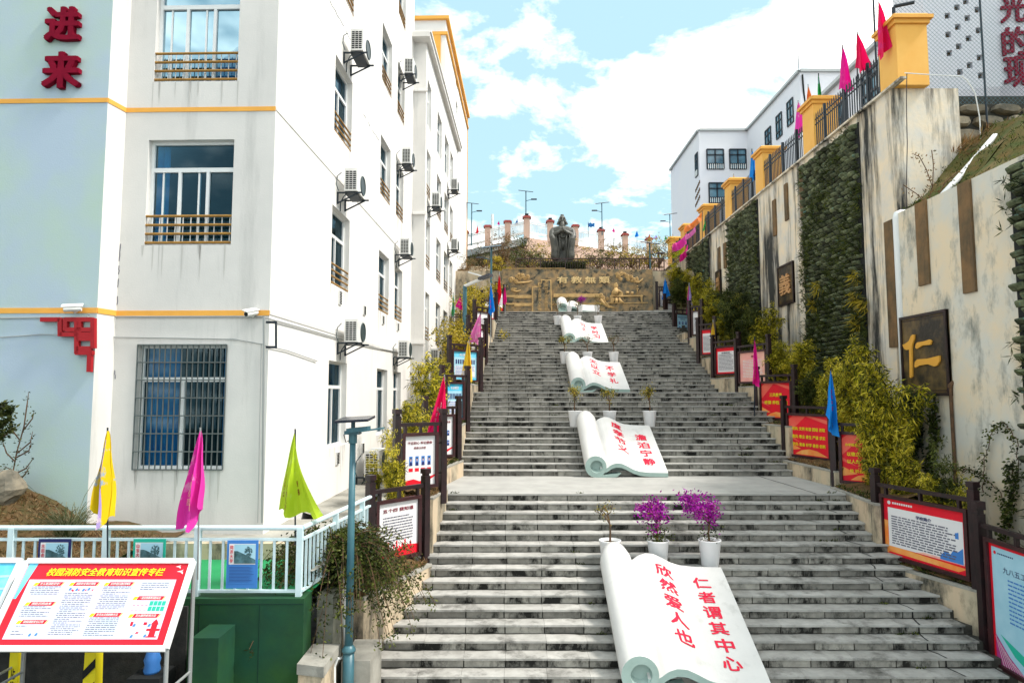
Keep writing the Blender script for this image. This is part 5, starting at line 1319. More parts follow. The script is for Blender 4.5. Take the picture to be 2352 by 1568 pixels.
# upper terrace
tm=MB(); tm.quad((12.4,20.6,ZWT-.05),(90,20.6,ZWT-.05),(90,140,ZWT-.05),(12.4,140,ZWT-.05)); tm.quad((FARX-.0,46,ZWT-.05),(12.4,46,ZWT-.05),(12.4,140,ZWT-.05),(FARX,140,ZWT-.05)); struct('upper_terrace',tm,M['concrete'])
# ---------------------------------------------------------- pillars and fence panels
PD=[17.4,22.4,27.1,31.2,35.6,39.8,43.2]; PWD=.86
def pillar(D,label,h=2.0):
    y=D*.999; x=FARX+.06; t=empty('gate_pillar',(x+PWD/2,y+PWD/2,ZWT),label,'pillar','yellow pillars along the wall top')
    m=MB(); m.span((x,y,ZWT+.0),(x+PWD,y+PWD,ZWT+h-.30)); part('shaft',m,M['yellow_pillar'],t)
    m=MB(); c=(x+PWD/2,y+PWD/2); m.box((*c,ZWT+h-.24),(PWD+.12,PWD+.12,.12)); m.box((*c,ZWT+h-.13),(PWD+.26,PWD+.26,.10)); m.box((*c,ZWT+h-.04),(PWD+.14,PWD+.14,.08),taper=.9); part('cap',m,M['orange'],t)
plab=['large yellow pillar with orange cap nearest the viewer at the upper right','second yellow pillar from the right along the wall top','third yellow pillar from the right, beside the orange and magenta flags','fourth yellow pillar from the right, by the light blue flag','fifth yellow pillar from the right along the wall top','sixth yellow pillar from the right, where flags bunch together','farthest yellow pillar, standing among the bamboo tops']
for D,l in zip(PD,plab): pillar(D,l,2.05)
pk=MB().box((0,0,.5),(.028,.028,1)).box((0,0,1.02),(.028,.028,.06),taper=.1).mesh('picket',M['iron'])
for i,(d0,d1) in enumerate(zip(PD,PD[1:])):
    y0,y1=d0+PWD+.02,d1-.02; x=FARX+.12; t=empty('iron_fence_panel',(x,(y0+y1)/2,ZWT),['nearest','second','third','fourth','fifth','sixth'][i]+' navy iron fence panel from the right between yellow pillars','fence panel','iron fence panels on the wall top')
    m=MB()
    for z in (.14,.98,1.16): m.bar((x,y0,ZWT+z),(x,y1,ZWT+z),.035,.035)
    part('rail',m,M['iron'],t)
    m=MB(); ns=3
    for k in range(ns): yy=y0+(y1-y0)*(k+.5)/ns; m.box((x,yy,ZWT+.72),(.075,.075,1.44))
    part('fence_post',m,M['iron'],t)
    n=int((y1-y0)/.14)
    for k in range(n): inst('picket',pk,t,Matrix.Translation((x+.001,y0+(y1-y0)*(k+.5)/n,ZWT+.06))@Matrix.Diagonal((1,1,1.28,1)))
m=MB(); p=at(2052,18,19.3); m.tube([(p.x,p.y,ZWT),(p.x,p.y,p.z),(p.x+.05,p.y,p.z+.04),(p.x+.5,p.y-.2,p.z+.04)],.05,8); tag(m.build('bent_post',M['iron']),'dark bent steel post beside the nearest yellow pillar','post')
# ---------------------------------------------------------- plaques
def plaque(x,u0,u1,vt,vb,ch,label,cm,cw=.7):
    a=onx(u0,vt,x); b=onx(u0,vb,x); c=onx(u1,vt,x); y0,y1=c.y,a.y; z0,z1=b.z,a.z; yc=(y0+y1)/2; zc=(z0+z1)/2; W=y1-y0;H=z1-z0
    t=empty('wall_plaque',(x,yc,z0),label,'plaque','character plaques on the retaining walls')
    m=MB(); m.box((x-.03,yc,zc),(.056,W,H)); part('plate',m,M['plaque'],t)
    m=MB()
    for z in (z0+.03,z1-.03): m.box((x-.055,yc,z),(.07,W,.06))
    for y in (y0+.03,y1-.03): m.box((x-.054,y,zc),(.068,.06,H-.12))
    for z in (z0+.11,z1-.11): m.box((x-.05,yc,z),(.035,W-.2,.02))
    part('plate_border',m,M['post'],t)
    if ch=='仁':
        for st_ in (((1583,1055),(1600,1050),(1632,1032),(1650,1000),(1664,988),(1676,990),(1672,1020),(1658,1052),(1652,1080),(1648,1180),(1645,1262),(1634,1272),(1626,1264),(1630,1180),(1632,1085),(1612,1090),(1594,1082)),((1680,1072),(1684,1052),(1696,1040),(1740,1034),(1782,1022),(1795,1032),(1788,1056),(1730,1060),(1700,1078),(1686,1082)),((1666,1195),(1672,1165),(1690,1150),(1760,1146),(1845,1127),(1842,1165),(1825,1192),(1806,1197),(1762,1182),(1705,1190),(1672,1205))):
            m=MB(); pp=[]
            for (px,py) in st_: fx=(px-1568)/310; tp=878-50*fx; fz=(py-tp)/(1385-tp); pp.append(V((x-.064,y1-W*(fx*.94+.02),z1-H*fz)))
            m.prism(pp,(-.035,0,0)); part('character_stroke',m,M[cm],t)
        return
    m=MB(); add_text(m,ch,frame((x-.07,yc,zc),(0,-1,0),(0,0,1)),w=W*cw,h=H*cw*(.66 if ch=='仁' else .72),bold=.035 if ch=='仁' else .016,ext=.03); part('character',m,M[cm],t)
plaque(NEARX,2073,2180,730,908,'仁','large dark bronze plaque with golden character 仁 on the near wall','plaque_char',.80)
plaque(FARX,1789,1825,615,706,'義','bronze plaque with copper character 義 on the tall wall','plaque_char2')
plaque(FARX,1646,1657.5,625,688,'禮','small distant bronze plaque with character 禮 half hidden by bamboo','plaque_char2')
# ---------------------------------------------------------- living walls
pkm=MB(); 
for (xx,s0) in ((0,0),):
    P=[(0,0,.0),(-.55,.04,.05),(-1.0,.12,.55),(-.95,.16,.80),(-.5,.08,.92),(0,0,.88)]
    b=0
    for (yy,k) in ((0,.55),(.12,1),(.5,1.12),(.88,1),(1,.55)):
        for (px,_,pz) in P: pkm.v.append(V((px*k,yy,pz-.5)))
    n=len(P)
    for r_i in range(4):
        for q_i in range(n-1): pkm.f.append([r_i*n+q_i,r_i*n+q_i+1,(r_i+1)*n+q_i+1,(r_i+1)*n+q_i]); pkm.m.append(0)
    pkm.f.append([q_i for q_i in range(n)]); pkm.m.append(0); pkm.f.append([4*n+q_i for q_i in range(n)][::-1]); pkm.m.append(0)
pocket_me=pkm.mesh('felt_pocket',M['pocket'])
def living(x,y0,y1,z0,z1,label,leafn,pw=.36,ph=.155,parts=300,bush='leaf_dark'):
    t=empty('living_wall',(x,(y0+y1)/2,z0),label,'living wall','planted felt pocket panels on the walls')
    m=MB(); m.span((x-.03,y0-.05,z0),(x-.001,y1+.05,z1)); part('felt_backing',m,M['dark'],t)
    nc=max(1,int((y1-y0)/pw)); nr_=int((z1-z0)/ph); k=0; st=MB(); r=random.Random(5)
    for j in range(nr_):
        z=z1-ph*(j+.6)
        for i in range(nc+1):
            y=y0+pw*(i+(.5 if j%2 else 0)); 
            if y+pw>y1+.2: continue
            Mx=Matrix.Translation((x-.03,y+r.uniform(-.03,.03),z+r.uniform(-.012,.012)))@Matrix.Rotation(r.uniform(-.10,.10),4,'X')@Matrix.Diagonal((.12*r.uniform(.6,1.35),pw*r.uniform(.72,.9),ph*r.uniform(.75,.95),1))
            if k<parts: inst('felt_pocket',pocket_me,t,Mx); k+=1
            else:
                b=len(st.v); 
                for v in pkm.v: st.v.append(Mx@v)
                for f in pkm.f: st.f.append([b+q_ for q_ in f]); st.m.append(0)
    if st.v: tag(part('felt_pockets',st,M['pocket'],t),None,None,None,'stuff')
    m=MB()
    for i in range(leafn):
        f=r.random()**.75; z=z1-(z1-z0)*f; y=r.uniform(y0-.22,y1+.2); p=V((x-.1,y,z)); dens=.5+.5*math.sin(y*2.1+z*1.7)+f*.4
        if r.random()>dens: continue
        for k in range(7): m.leaf(p+V((r.uniform(-.03,.03),r.uniform(-.06,.06),0)),(r.uniform(-1,-.1),r.uniform(-.8,.8),r.uniform(-1.0,.9)),r.uniform(.09,.24),.022)
    tag(part('wall_plants',m,M[bush],t),None,None,None,'stuff')
    return t
living(FARX,19.4,23.3,1.6,ZWT-.22,'wide living wall panel of green felt pockets below the second pillar',3200,bush='leaf_bush')
living(FARX,27.6,31.4,3.0,ZWT-.12,'second living wall panel, overgrown with yellow ferns, right of the plaque 禮',1500,parts=240,bush='leaf_bush')
living(FARX,34.6,38.6,5.0,ZWT-.12,'distant living wall panel overgrown with dark ivy',900,parts=120)
living(NEARX,8.6,11.7,.6,ZN-.1,'living wall panel on the near wall cut off by the right edge',700,parts=200)
# ferns bulging out of the wide living wall
m=MB(); r=random.Random(9)
for (u,v) in [(1968,635),(1965,680),(1972,740),(1975,800),(1880,660),(1870,700),(1985,700)]:
    p=onx(u,v,FARX-.12)
    for k in range(60): m.leaf(p+V((r.uniform(-.1,.1),r.uniform(-.15,.15),r.uniform(-.2,.2))),(r.uniform(-1,0),r.uniform(-1,1),r.uniform(-1,.4)),r.uniform(.2,.42),.03)
tag(m.build('wall_ferns',M['leaf_yellow']),'yellow fern fronds hanging from the wide living wall panel','ferns',None,'stuff')
# ============================================================ FAR RIGHT BUILDINGS
def win_far(parent,q,s0,s1,z0,z1,N,bars_=False):
    """q(s,z)->world point on the wall; flat recessed-look window built proud of a dark recess"""
    m=MB(); m.quad(q(s0,z0)+N*.01,q(s1,z0)+N*.01,q(s1,z1)+N*.01,q(s0,z1)+N*.01); pn=None
    f=MB(); t=(s1-s0)*.05; up=V((0,0,1))
    for a,b in (((s0,z0),(s0,z1)),((s1,z0),(s1,z1)),((s0,z0),(s1,z0)),((s0,z1),(s1,z1)),(((s0+s1)/2,z0),((s0+s1)/2,z1)),((s0,z0+(z1-z0)*.72),(s1,z0+(z1-z0)*.72)),((s0,z0+(z1-z0)*.26),(s1,z0+(z1-z0)*.26))):
        f.bar(q(*a)+N*.05,q(*b)+N*.05,abs(t)*1.6,.08,up=N)
    w_=part('window',f,M['iron'],parent); part('pane',m,M['glassfar'],w_)
    if bars_:
        g=MB(); n=8
        for i in range(n): s=s0+(s1-s0)*(i+.5)/n; g.bar(q(s,z0)+N*.12,q(s,z0+(z1-z0)*.24)+N*.12,abs(s1-s0)*.035)
        part('guard',g,M['alu'],w_)
D1=70.0; D2=57.2
zt=at(1660,302,D1).z; xa=at(1605,303,D1).x; xb=at(1716,303,D1).x; xr_=at(1836,165,D2).x; ya=at(1660,302,D1).y; yb=at(1836,165,D2).y; yl=ya*1.095
fb_=empty('distant_school_block',(xa,ya,ZWT),'pale lilac white school block with dark framed windows far on the right','building')
m=MB(); zb_f=ZWT-3
def vq(mb,a,b): mb.quad((a[0],a[1],zb_f),(b[0],b[1],zb_f),(b[0],b[1],zt),(a[0],a[1],zt))
pts=[(xa,yl+6),(xa,ya),(xb,ya),(xb,yb),(xr_+14,yb),(xr_+14,yl+6)]
for a,b in zip(pts,pts[1:]): vq(m,a,b)
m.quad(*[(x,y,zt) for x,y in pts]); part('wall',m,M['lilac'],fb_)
m=MB()
for a,b in zip(pts,pts[1:]): m.bar((a[0],a[1],zt+.12),(b[0],b[1],zt+.12),.5,.24)
part('roof_edge',m,M['alugrey'],fb_)
for (u0,u1,v0,v1) in ((1622,1660,345,391),(1674,1711,345,391),(1625,1662,424,470),(1676,1713,424,470)):
    a=at(u0,v1,D1);b=at(u1,v0,D1); win_far(fb_,lambda s,z: V((s,ya-.01,z)),a.x,b.x,a.z,b.z,V((0,-1,0)),True)
def sidewin(u0,u1,vt,vb,bars_=False,xx=None):
    x=(xx if xx is not None else xb)-.01; a=onx(u0,vt,x);b=onx(u1,vt,x);c=onx(u0,vb,x)
    win_far(fb_,lambda s,z: V((x,s,z)),a.y,b.y,c.z,a.z,V((-1,0,0)),bars_)
for w_ in ((1758,1771,303,349),(1783,1796,270,323),(1808,1822,238,294),(1733,1740,372,412),(1735,1742,452,500)): sidewin(*w_)
sidewin(1597,1603,357,410,True,xa)
m=MB()
for r_ in range(3):
    for c_ in range(5):
        p=onx(1598+2.2*c_,438-c_*5+r_*17,xa-.02); m.box(p,(.02,.35,.35))
part('vent_hole',m,M['bark'],fb_)
# drain cable on the front face and roof rail
m=MB(); m.tube([at(1843,172,57),at(1846,210,57),at(1850,245,57)],.08,5); m.tube([at(1835,165,57.1),at(1833,120,57.1)],.03,4); part('roof_cable',m,M['dark'],fb_)
# nearer white block behind the iron fence
nb=empty('terrace_school_block',(17.8,30,ZWT),'white school block just behind the iron fence at the upper right','building')
x=17.8; ztn=onx(2064,51,x).z; m=MB(); y0,y1=23,37.0
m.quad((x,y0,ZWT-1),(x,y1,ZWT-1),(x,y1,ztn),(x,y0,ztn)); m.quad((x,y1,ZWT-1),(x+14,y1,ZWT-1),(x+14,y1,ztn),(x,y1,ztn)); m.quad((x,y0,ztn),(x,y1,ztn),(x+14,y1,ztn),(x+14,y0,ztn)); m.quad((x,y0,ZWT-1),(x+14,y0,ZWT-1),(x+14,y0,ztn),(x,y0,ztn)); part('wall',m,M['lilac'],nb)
m=MB(); m.bar((x-.1,y0,ztn-.1),(x-.1,y1,ztn-.1),.3,.2); part('roof_edge',m,M['alugrey'],nb)
for (ya_,yb_) in ((24.2,25.8),(27.2,28.8),(30.4,32),(33.6,35.2)):
    for z in (ZWT+1.0,ztn-2.6): win_far(nb,lambda s,zz: V((x-.01,s,zz)),ya_,yb_,z,z+1.6,V((-1,0,0)))
# ============================================================ CARVED RELIEF WALL
RD=37.3; zr0=8.75; zr1=at(1330,617,RD).z; xl_=at(1153,680,RD).x; xr2=at(1500,680,RD).x; yr=at(1330,680,RD).y
rwl=empty('carved_wall',((xl_+xr2)/2,yr,zr0),'wide weathered relief wall with golden clouds and the characters 有教無類','relief wall')
m=MB(); m.span((xl_,yr,zr0-.3),(xr2,yr+.5,zr1)); part('wall',m,M['relief'],rwl)
def rw(px,py): # pixel of the 2352x891 crop -> photo pixel -> wall point
    u=(1980+px/3.5636)/1.7415; v=(1040+py/3.5636)/1.7415; return onplane(u,v,(0,yr,0),(0,1,0))
def slab(mb,pts,d): mb.prism([rw(*p)+V((0,-d,0)) for p in pts],(0,d,0))
m=MB(); slab(m,[(525,745),(525,378),(612,378),(612,328),(655,328),(655,282),(800,282),(815,745)],.12); tb_=part('tablet',m,M['gold'],rwl)
m=MB(); slab(m,[(545,730),(545,392),(628,392),(628,342),(670,342),(670,296),(785,296),(798,730)],.135); part('tablet_face',m,M['relief'],rwl)
m=MB()
slab(m,[(835,480),(1490,480),(1490,528),(835,528)],.05); slab(m,[(160,500),(525,500),(525,545),(275,545),(275,528),(160,528)],.05); slab(m,[(160,615),(525,612),(525,655),(275,657),(275,635),(160,635)],.05); slab(m,[(820,625),(2180,600),(2180,612),(820,640)],.03)
slab(m,[(1000,115),(150,118),(150,126),(1000,123)],.03); slab(m,[(1640,505),(2100,500),(2110,518),(1640,528)],.09); slab(m,[(1640,510),(1665,510),(1672,618),(1650,612)],.08); slab(m,[(2070,515),(2100,515),(2098,632),(2080,600)],.08)
part('ledge_band',m,M['gold'],rwl)
m=MB()
W1_=(rw(2352,0)-rw(0,0)).length/2352
for ch,cx in zip('有教無類',(960,1160,1357,1557)): m=MB(); add_text(m,ch,frame(rw(cx,285)+V((0,-.05,0)),(1,0,0),(0,0,1)),w=155*W1_,h=95*W1_,bold=.018,ext=.03); part('gold_character',m,M['gold_hi'],rwl)
m=MB(); add_text(m,'学\n而\n时\n习\n之\n不\n亦\n说\n乎',frame(rw(728,510)+V((0,-.14,0)),(1,0,0),(0,0,1)),h=430*W1_,w=46*W1_,bold=.015,ext=.006,line=1.05); add_text(m,'学\n而\n不\n厌\n诲\n人\n不\n倦',frame(rw(637,545)+V((0,-.14,0)),(1,0,0),(0,0,1)),h=370*W1_,w=46*W1_,bold=.015,ext=.006,line=1.05)
part('tablet_text',m,M['gold'],rwl)
m=MB()
def curl(px,py,r,turns=1.4,d=.06,start=0):
    pts=[]
    for i in range(15):
        a=start+i/14*turns*2*math.pi; rr=r*(1-.8*i/14); p=rw(px+rr*math.cos(a),py+rr*math.sin(a)); pts.append(p+V((0,-d*.6-.02*(i/14),0)))
    m.tube(pts,r*W1_*.20,5)
    c=rw(px,py); m.sphere(c,r*W1_*.95,8,5,(1,.22,1))
rc=random.Random(2)
for (px,py,r) in [(235,270,34),(262,268,22),(300,300,34),(310,235,24),(335,210,22),(350,260,30),(385,230,36),(430,260,26),(470,240,28),(400,210,20),(225,300,24),(310,325,20),(1740,200,26),(1760,230,34),(1800,200,30),(1840,190,20),(1785,270,28),(1880,235,34),(1900,280,28),(1940,240,30),(1980,285,36),(2020,260,24),(1950,300,22),(2040,300,20),(260,420,32),(290,410,18),(1510,500,28),(1530,545,36),(1600,550,24),(1560,580,26),(1520,490,20)]: curl(px,py,r,1.4,.06,rc.random()*6)
def tail(pts,r): m.tube([rw(*p)+V((0,-.04,0)) for p in pts],[q_*W1_ for q_ in r],6)
tail([(300,330),(400,322),(470,318),(530,295)],[16,14,12,3]); tail([(2000,310),(2050,322),(2085,290),(2110,262)],[16,14,10,3]); tail([(250,440),(310,450),(345,440),(370,428)],[10,12,9,3]); tail([(1500,560),(1560,630),(1620,670),(1740,685)],[22,18,14,4]); tail([(1560,590),(1620,650),(1700,672)],[12,10,4])
part('cloud_relief',m,M['gold'],rwl,True)
m=MB() # seated scholar in relief
c=rw(1722,365); m.sphere(c,.13,10,7,(1,.6,1.15)); m.sphere(rw(1728,340)+V((0,-.02,0)),.07,8,6)
for pts,r in (([(1722,400),(1720,440),(1700,490)],[22,40,52]),([(1715,430),(1680,460),(1665,490),(1720,500)],[18,20,16,10]),([(1735,430),(1775,450),(1810,465),(1760,490)],[18,20,18,10]),([(1690,540),(1670,590),(1650,620)],[20,24,18]),([(1720,545),(1730,590),(1725,620)],[24,26,16]),([(1760,545),(1790,590),(1830,612)],[22,24,14]),([(1722,392),(1722,425)],[10,4])):
    m.tube([rw(*p)+V((0,-.05,0)) for p in pts],[q_*W1_ for q_ in r],8)
for (px,py,w_,h_) in ((1885,465,42,36),(1955,472,30,40),(1790,495,60,24),(2025,440,10,80),(2028,412,40,14),(2028,480,26,10),(2028,375,18,18)): m.box(rw(px,py)+V((0,-.04,0)),(w_*W1_,.09,h_*W1_),Matrix.Rotation(.06,3,'Y'))
part('scholar_relief',m,M['gold'],rwl,True)
# terrace behind it
zt0=zr1-.05
tb2=MB(); tb2.quad((xl_-3,yr+.3,zt0),(xr2+2.5,yr+.3,zt0),(xr2+2.5,yr+3.2,zt0+.25),(xl_-3,yr+3.2,zt0+.25)); 
zs=at(1292,606,42).z
struct('statue_terrace',tb2,M['soil'])
tw=MB(); tw.span((xl_-4.5,yr+.25,8.5),(xl_-.01,yr+.55,zt0-.01)); tw.span((xr2+.01,yr+.25,8.5),(FARX,yr+.55,zt0-.01)); struct('terrace_wall',tw,M['plinth'])
# low iron railing above the relief wall
lr=empty('terrace_railing',((xl_+xr2)/2,yr+.9,zt0),'low dark brown iron railing along the top of the carved wall','railing')
a=at(1185,594,38.3); b=at(1525,592,38.3); z1=a.z; z0=zt0+.02; m=MB(); m.bar((a.x,a.y,z1),(b.x,a.y,z1),.06,.05); m.bar((a.x,a.y,z1-.16),(b.x,a.y,z1-.16),.03); m.bar((a.x,a.y,z0+.1),(b.x,a.y,z0+.1),.03); part('rail',m,M['darkwood'],lr)
pm2=MB().box((0,0,.5),(.05,.05,1)).mesh('rail_post',M['darkwood']); pb2=MB().box((0,0,.5),(.018,.018,1)).mesh('rail_bar',M['darkwood'])
n=60
for i in range(n+1):
    x=a.x+(b.x-a.x)*i/n; inst('rail_post' if i%10==0 else 'rail_bar',pm2 if i%10==0 else pb2,lr,Matrix.Translation((x,a.y,z0))@Matrix.Diagonal((1,1,z1-z0-(0 if i%10==0 else .02),1)))
# ============================================================ STATUE
sb=at(1292,612,41.0); s_=.00285
stt=empty('scholar_statue',(sb.x,sb.y,sb.z-.55),'dark bronze statue of a bearded robed scholar with clasped hands above the carved wall','statue')
def sp(px,py,dy=0): return V((sb.x+(px-432)*s_*1.0,sb.y-dy,sb.z+(1290-py)*s_))
m=MB()
def loft(prof,n=20):
    b=len(m.v)
    for (px,py,rx,ry,dy) in prof:
        c=sp(px,py,dy)
        for k in range(n): a=2*math.pi*k/n; wv=1+.04*math.cos(a*7); m.v.append(c+V((rx*s_*math.cos(a)*wv,ry*s_*math.sin(a)*wv,0)))
    for i in range(len(prof)-1):
        for k in range(n): k2=(k+1)%n; m.f.append([b+i*n+k,b+(i+1)*n+k,b+(i+1)*n+k2,b+i*n+k2]); m.m.append(0)
    m.f.append([b+k for k in range(n)]); m.m.append(0); e=b+(len(prof)-1)*n; m.f.append([e+k for k in range(n)][::-1]); m.m.append(0)
loft([(432,380,60,60,0),(432,400,120,95,0),(432,420,190,125,.0),(432,450,225,140,.02),(432,520,240,150,.03),(432,600,170,130,.02),(432,700,125,115,0),(432,850,118,110,0),(432,1000,130,115,0),(432,1150,155,130,0),(432,1280,195,160,0),(432,1296,200,165,0)])
for s in (-1,1):
    X_=lambda d: 432+s*d
    loft([(X_(190),430,55,60,0),(X_(225),500,62,80,.06),(X_(235),580,66,95,.12),(X_(225),640,75,110,.2),(X_(195),700,88,115,.26),(X_(180),800,88,110,.26),(X_(170),900,84,105,.25),(X_(168),1000,90,110,.24),(X_(165),1080,98,112,.23),(X_(158),1140,92,100,.22),(X_(150),1180,55,60,.2)],16)
    # forearm to the hands
    b0=[sp(X_(225),590,.1),sp(X_(170),600,.30),sp(X_(100),570,.44),sp(X_(40),535,.52)]; m.tube(b0,[66*s_,58*s_,44*s_,26*s_],12)
    m.tube([sp(X_(60),960,.12),sp(X_(62),1290,.16)],[22*s_,30*s_],8); m.sphere(sp(X_(70),1288,.30),.16,10,6,(.8,1.3,.5))
# head: skull, topknot, face
m.sphere(sp(432,245,.02),84*s_,16,12,(.93,1.0,1.18)); m.sphere(sp(432,140,-.02),42*s_,12,8,(1.05,1,.55)); m.tube([sp(432,330,0),sp(432,400,0)],[56*s_,75*s_],12)
m.tube([sp(432,215,.24),sp(432,285,.285),sp(432,292,.26)],[8*s_,15*s_,14*s_],6)
for s in (-1,1):
    m.sphere(sp(432+s*30,228,.205),24*s_,8,6,(1.2,.5,.35)); m.sphere(sp(432+s*82,255,.0),20*s_,8,6,(.5,.8,1.5)); m.sphere(sp(432+s*45,285,.16),24*s_,8,6,(1,.7,.8))
    m.tube([sp(432+s*8,305,.26),sp(432+s*35,318,.22),sp(432+s*52,370,.14)],[9*s_,9*s_,4*s_],6); m.tube([sp(432+s*80,290,.05),sp(432+s*100,360,.02)],[26*s_,34*s_],8)
m.sphere(sp(432,318,.225),18*s_,8,6,(1.3,.5,.35))
m.tube([sp(432,325,.20),sp(432,380,.27),sp(432,430,.32),sp(432,465,.34)],[42*s_,38*s_,26*s_,8*s_],10)
# hands, one over the other, with fingers
m.sphere(sp(405,530,.58),40*s_,10,8,(1.2,.6,1.0)); m.sphere(sp(460,535,.56),42*s_,10,8,(1.1,.6,1.0))
for i in range(4):
    m.tube([sp(395+i*3,490+i*16,.62),sp(430+i*3,480+i*17,.68),sp(470-i*2,515+i*12,.66)],[9*s_,9*s_,7*s_],6)
m.tube([sp(400,500,.62),sp(410,470,.66),sp(432,462,.66)],[9*s_,8*s_,6*s_],6)
o=m.build('body',M['bronze']); md=o.modifiers.new('r','REMESH'); md.mode='VOXEL'; md.voxel_size=.020; md.use_smooth_shade=True
dg=bpy.context.evaluated_depsgraph_get(); me=bpy.data.meshes.new_from_object(o.evaluated_get(dg)); me.materials.clear(); me.materials.append(M['bronze']); bpy.data.objects.remove(o)
for v in me.vertices: v.co-=stt.location
o=bpy.data.objects.new('body',me); col.objects.link(o); o.parent=stt
m=MB()
m.prism([sp(395,700,.38),sp(470,700,.38),sp(466,955,.42),sp(405,955,.42)],(0,.04,0))
for px in (412,432,452): m.tube([sp(px,705,.40),sp(px+1,950,.44)],.012,5)
m.tube([sp(360,650,.34),sp(432,672,.44),sp(510,650,.34)],.05,8)
for k in range(5): m.tube([sp(380+k*26,980,.36),sp(370+k*30,1285,.46)],.018,5)
for s in (-1,1):
    for k in range(4):
        x0_=lambda d: 432+s*d
        m.tube([sp(x0_(120+k*36),520+k*10,.34-k*.05),sp(x0_(150+k*28),700,.56-k*.06),sp(x0_(110+k*36),900,.57-k*.05),sp(x0_(90+k*42),1100,.57-k*.06),sp(x0_(105+k*36),1165,.50-k*.05)],[.012,.024,.02,.024,.01],6)
    m.tube([sp(x0_(95),560,.42),sp(x0_(72),700,.52),sp(x0_(68),900,.52),sp(x0_(95),1100,.52)],[.02,.03,.03,.02],6)
    m.tube([sp(x0_(18),380,.34),sp(x0_(90),430,.26),sp(x0_(150),480,.24)],.022,6)
part('sash',m,M['bronze'],stt,True)
m=MB()
for s in (-1,1): m.sphere(sp(432+s*32,243,.245),11*s_,8,6,(1.3,.5,.6)); m.tube([sp(432+s*12,222,.25),sp(432+s*35,214,.25),sp(432+s*60,226,.20)],.014,6)
m.tube([sp(412,338,.265),sp(452,338,.265)],.012,6); part('face_detail',m,M['dark'],stt,True)
m=MB(); c=sp(432,1380); m.box(c-V((0,-.0,.0)),(1.35,1.0,.5)); m.box(sp(432,1470),(1.55,1.2,.35)); part('pedestal',m,M['bronze'],stt)
# ============================================================ BACK BANK, FAR RAMPART
CB=50.0; kc=at(1210,545,CB); zk=kc.z
lf=at(1068,567,54.5); lf.z=zk; rt=at(1560,594,59); rt.z=zk
lfx=V((lf.x-6*.8,lf.y+2.4,zk))
fbk=MB(); ztr=zt0+.25
g=[(xl_-3,yr+3.2),(xr2+2.5,yr+3.2)]
NB=20
for i in range(NB):
    f0,f1=i/NB,(i+1)/NB
    def edge(f): # rampart foot line
        if f<.35: k=f/.35; return V((lf.x-3+(kc.x-lf.x+3)*k,lf.y+(kc.y-lf.y)*k-.3,zk-2.0))
        k=(f-.35)/.65; return V((kc.x+(rt.x-kc.x)*k,kc.y+(rt.y-kc.y)*k-.3,zk-2.0))
    def foot(f): return V((xl_-4+(xr2+7-xl_)*f,yr+3.1,ztr-.05))
    for j in range(8):
        h0,h1=j/8,(j+1)/8
        def P_(f,h): p=foot(f).lerp(edge(f),h); p.z=foot(f).z+(edge(f).z-foot(f).z)*h**.85+.15*math.sin(f*31+h*9); return p
        fbk.quad(P_(f0,h0),P_(f1,h0),P_(f1,h1),P_(f0,h1))
struct('rear_bank',fbk,M['earth'],True)
ram=empty('rampart',(kc.x,kc.y,zk-1),'far pinkish parapet wall with red capped pillars and white railings behind the statue','parapet')
m=MB()
def wallseg(mb,a,b,z0,z1,th=.3):
    d=(b-a).normalized(); n=V((-d.y,d.x,0)); mb.prism([V((a.x,a.y,z0)),V((b.x,b.y,z0)),V((b.x,b.y,z1)),V((a.x,a.y,z1))],n*th)
wallseg(m,kc,rt,zk-2.2,zk); part('parapet_wall',m,M['pink_wall'],ram)
m=MB(); wallseg(m,lf+(lf-kc)*.4,kc,zk-.55,zk); part('parapet_slab',m,M['alugrey'],ram)
m=MB(); wallseg(m,lf+(lf-kc)*.4+V((0,.35,0)),kc+V((0,.35,0)),zk-5,zk-.5); part('stone_face',m,M['rubble'],ram)
r_=random.Random(8)
for i in range(110):
    k=r_.random(); p=lf.lerp(kc,k)+V((0,.30,0)); zz=zk-.8-r_.random()*2.2; w_=r_.uniform(.3,.65)
    inst('stone',rocks[i%6],ram,Matrix.Translation((p.x,p.y,zz))@Matrix.Rotation(math.atan2((kc-lf).y,(kc-lf).x),4,'Z')@Matrix.Diagonal((w_,.3,w_*.7,1)))
for i in range(40):
    k=r_.random()*.5; p=kc.lerp(rt,k)+V((0,-.03,0)); zz=zk-1.1-r_.random()*1.2; w_=r_.uniform(.3,.6)
    inst('stone',rocks[i%6],ram,Matrix.Translation((p.x,p.y,zz))@Matrix.Rotation(math.atan2((rt-kc).y,(rt-kc).x),4,'Z')@Matrix.Diagonal((w_,.3,w_*.7,1)))
sh=MB().box((0,0,.72),(.46,.46,1.55)).mesh('pillar_shaft',M['pink_wall']); cp_=MB().box((0,0,1.53),(.66,.66,.10)).box((0,0,1.62),(.5,.5,.09)).mesh('pillar_cap',M['pink_cap']); lp_=MB().box((0,0,1.75),(.28,.28,.2)).mesh('pillar_lamp',M['dark'])
upx=[(1068,0),(1120,0),(1166,0),(1210,1),(1264,1),(1322,0),(1381,1),(1436,1),(1491,0),(1545,1)]
def ramp(u):
    r=ray(u,560); a,b=(lf,kc) if u<1210 else (kc,rt); d=b-a
    # intersect ray (2d) with line
    den=r.x*d.y-r.y*d.x; t_=(a.x*d.y-a.y*d.x)/den; return V((r.x*t_,r.y*t_,zk))
ps=[]
for u,l in upx:
    p=ramp(u); ps.append(p); Mx=Matrix.Translation((p.x,p.y+.1,zk)); inst('pillar_shaft',sh,ram,Mx@Matrix.Translation((0,0,-.02))); inst('pillar_cap',cp_,ram,Mx)
    if l: inst('pillar_lamp',lp_,ram,Mx)
vb=MB().box((0,0,.5),(.05,.05,1)).mesh('railing_bar',M['alu'])
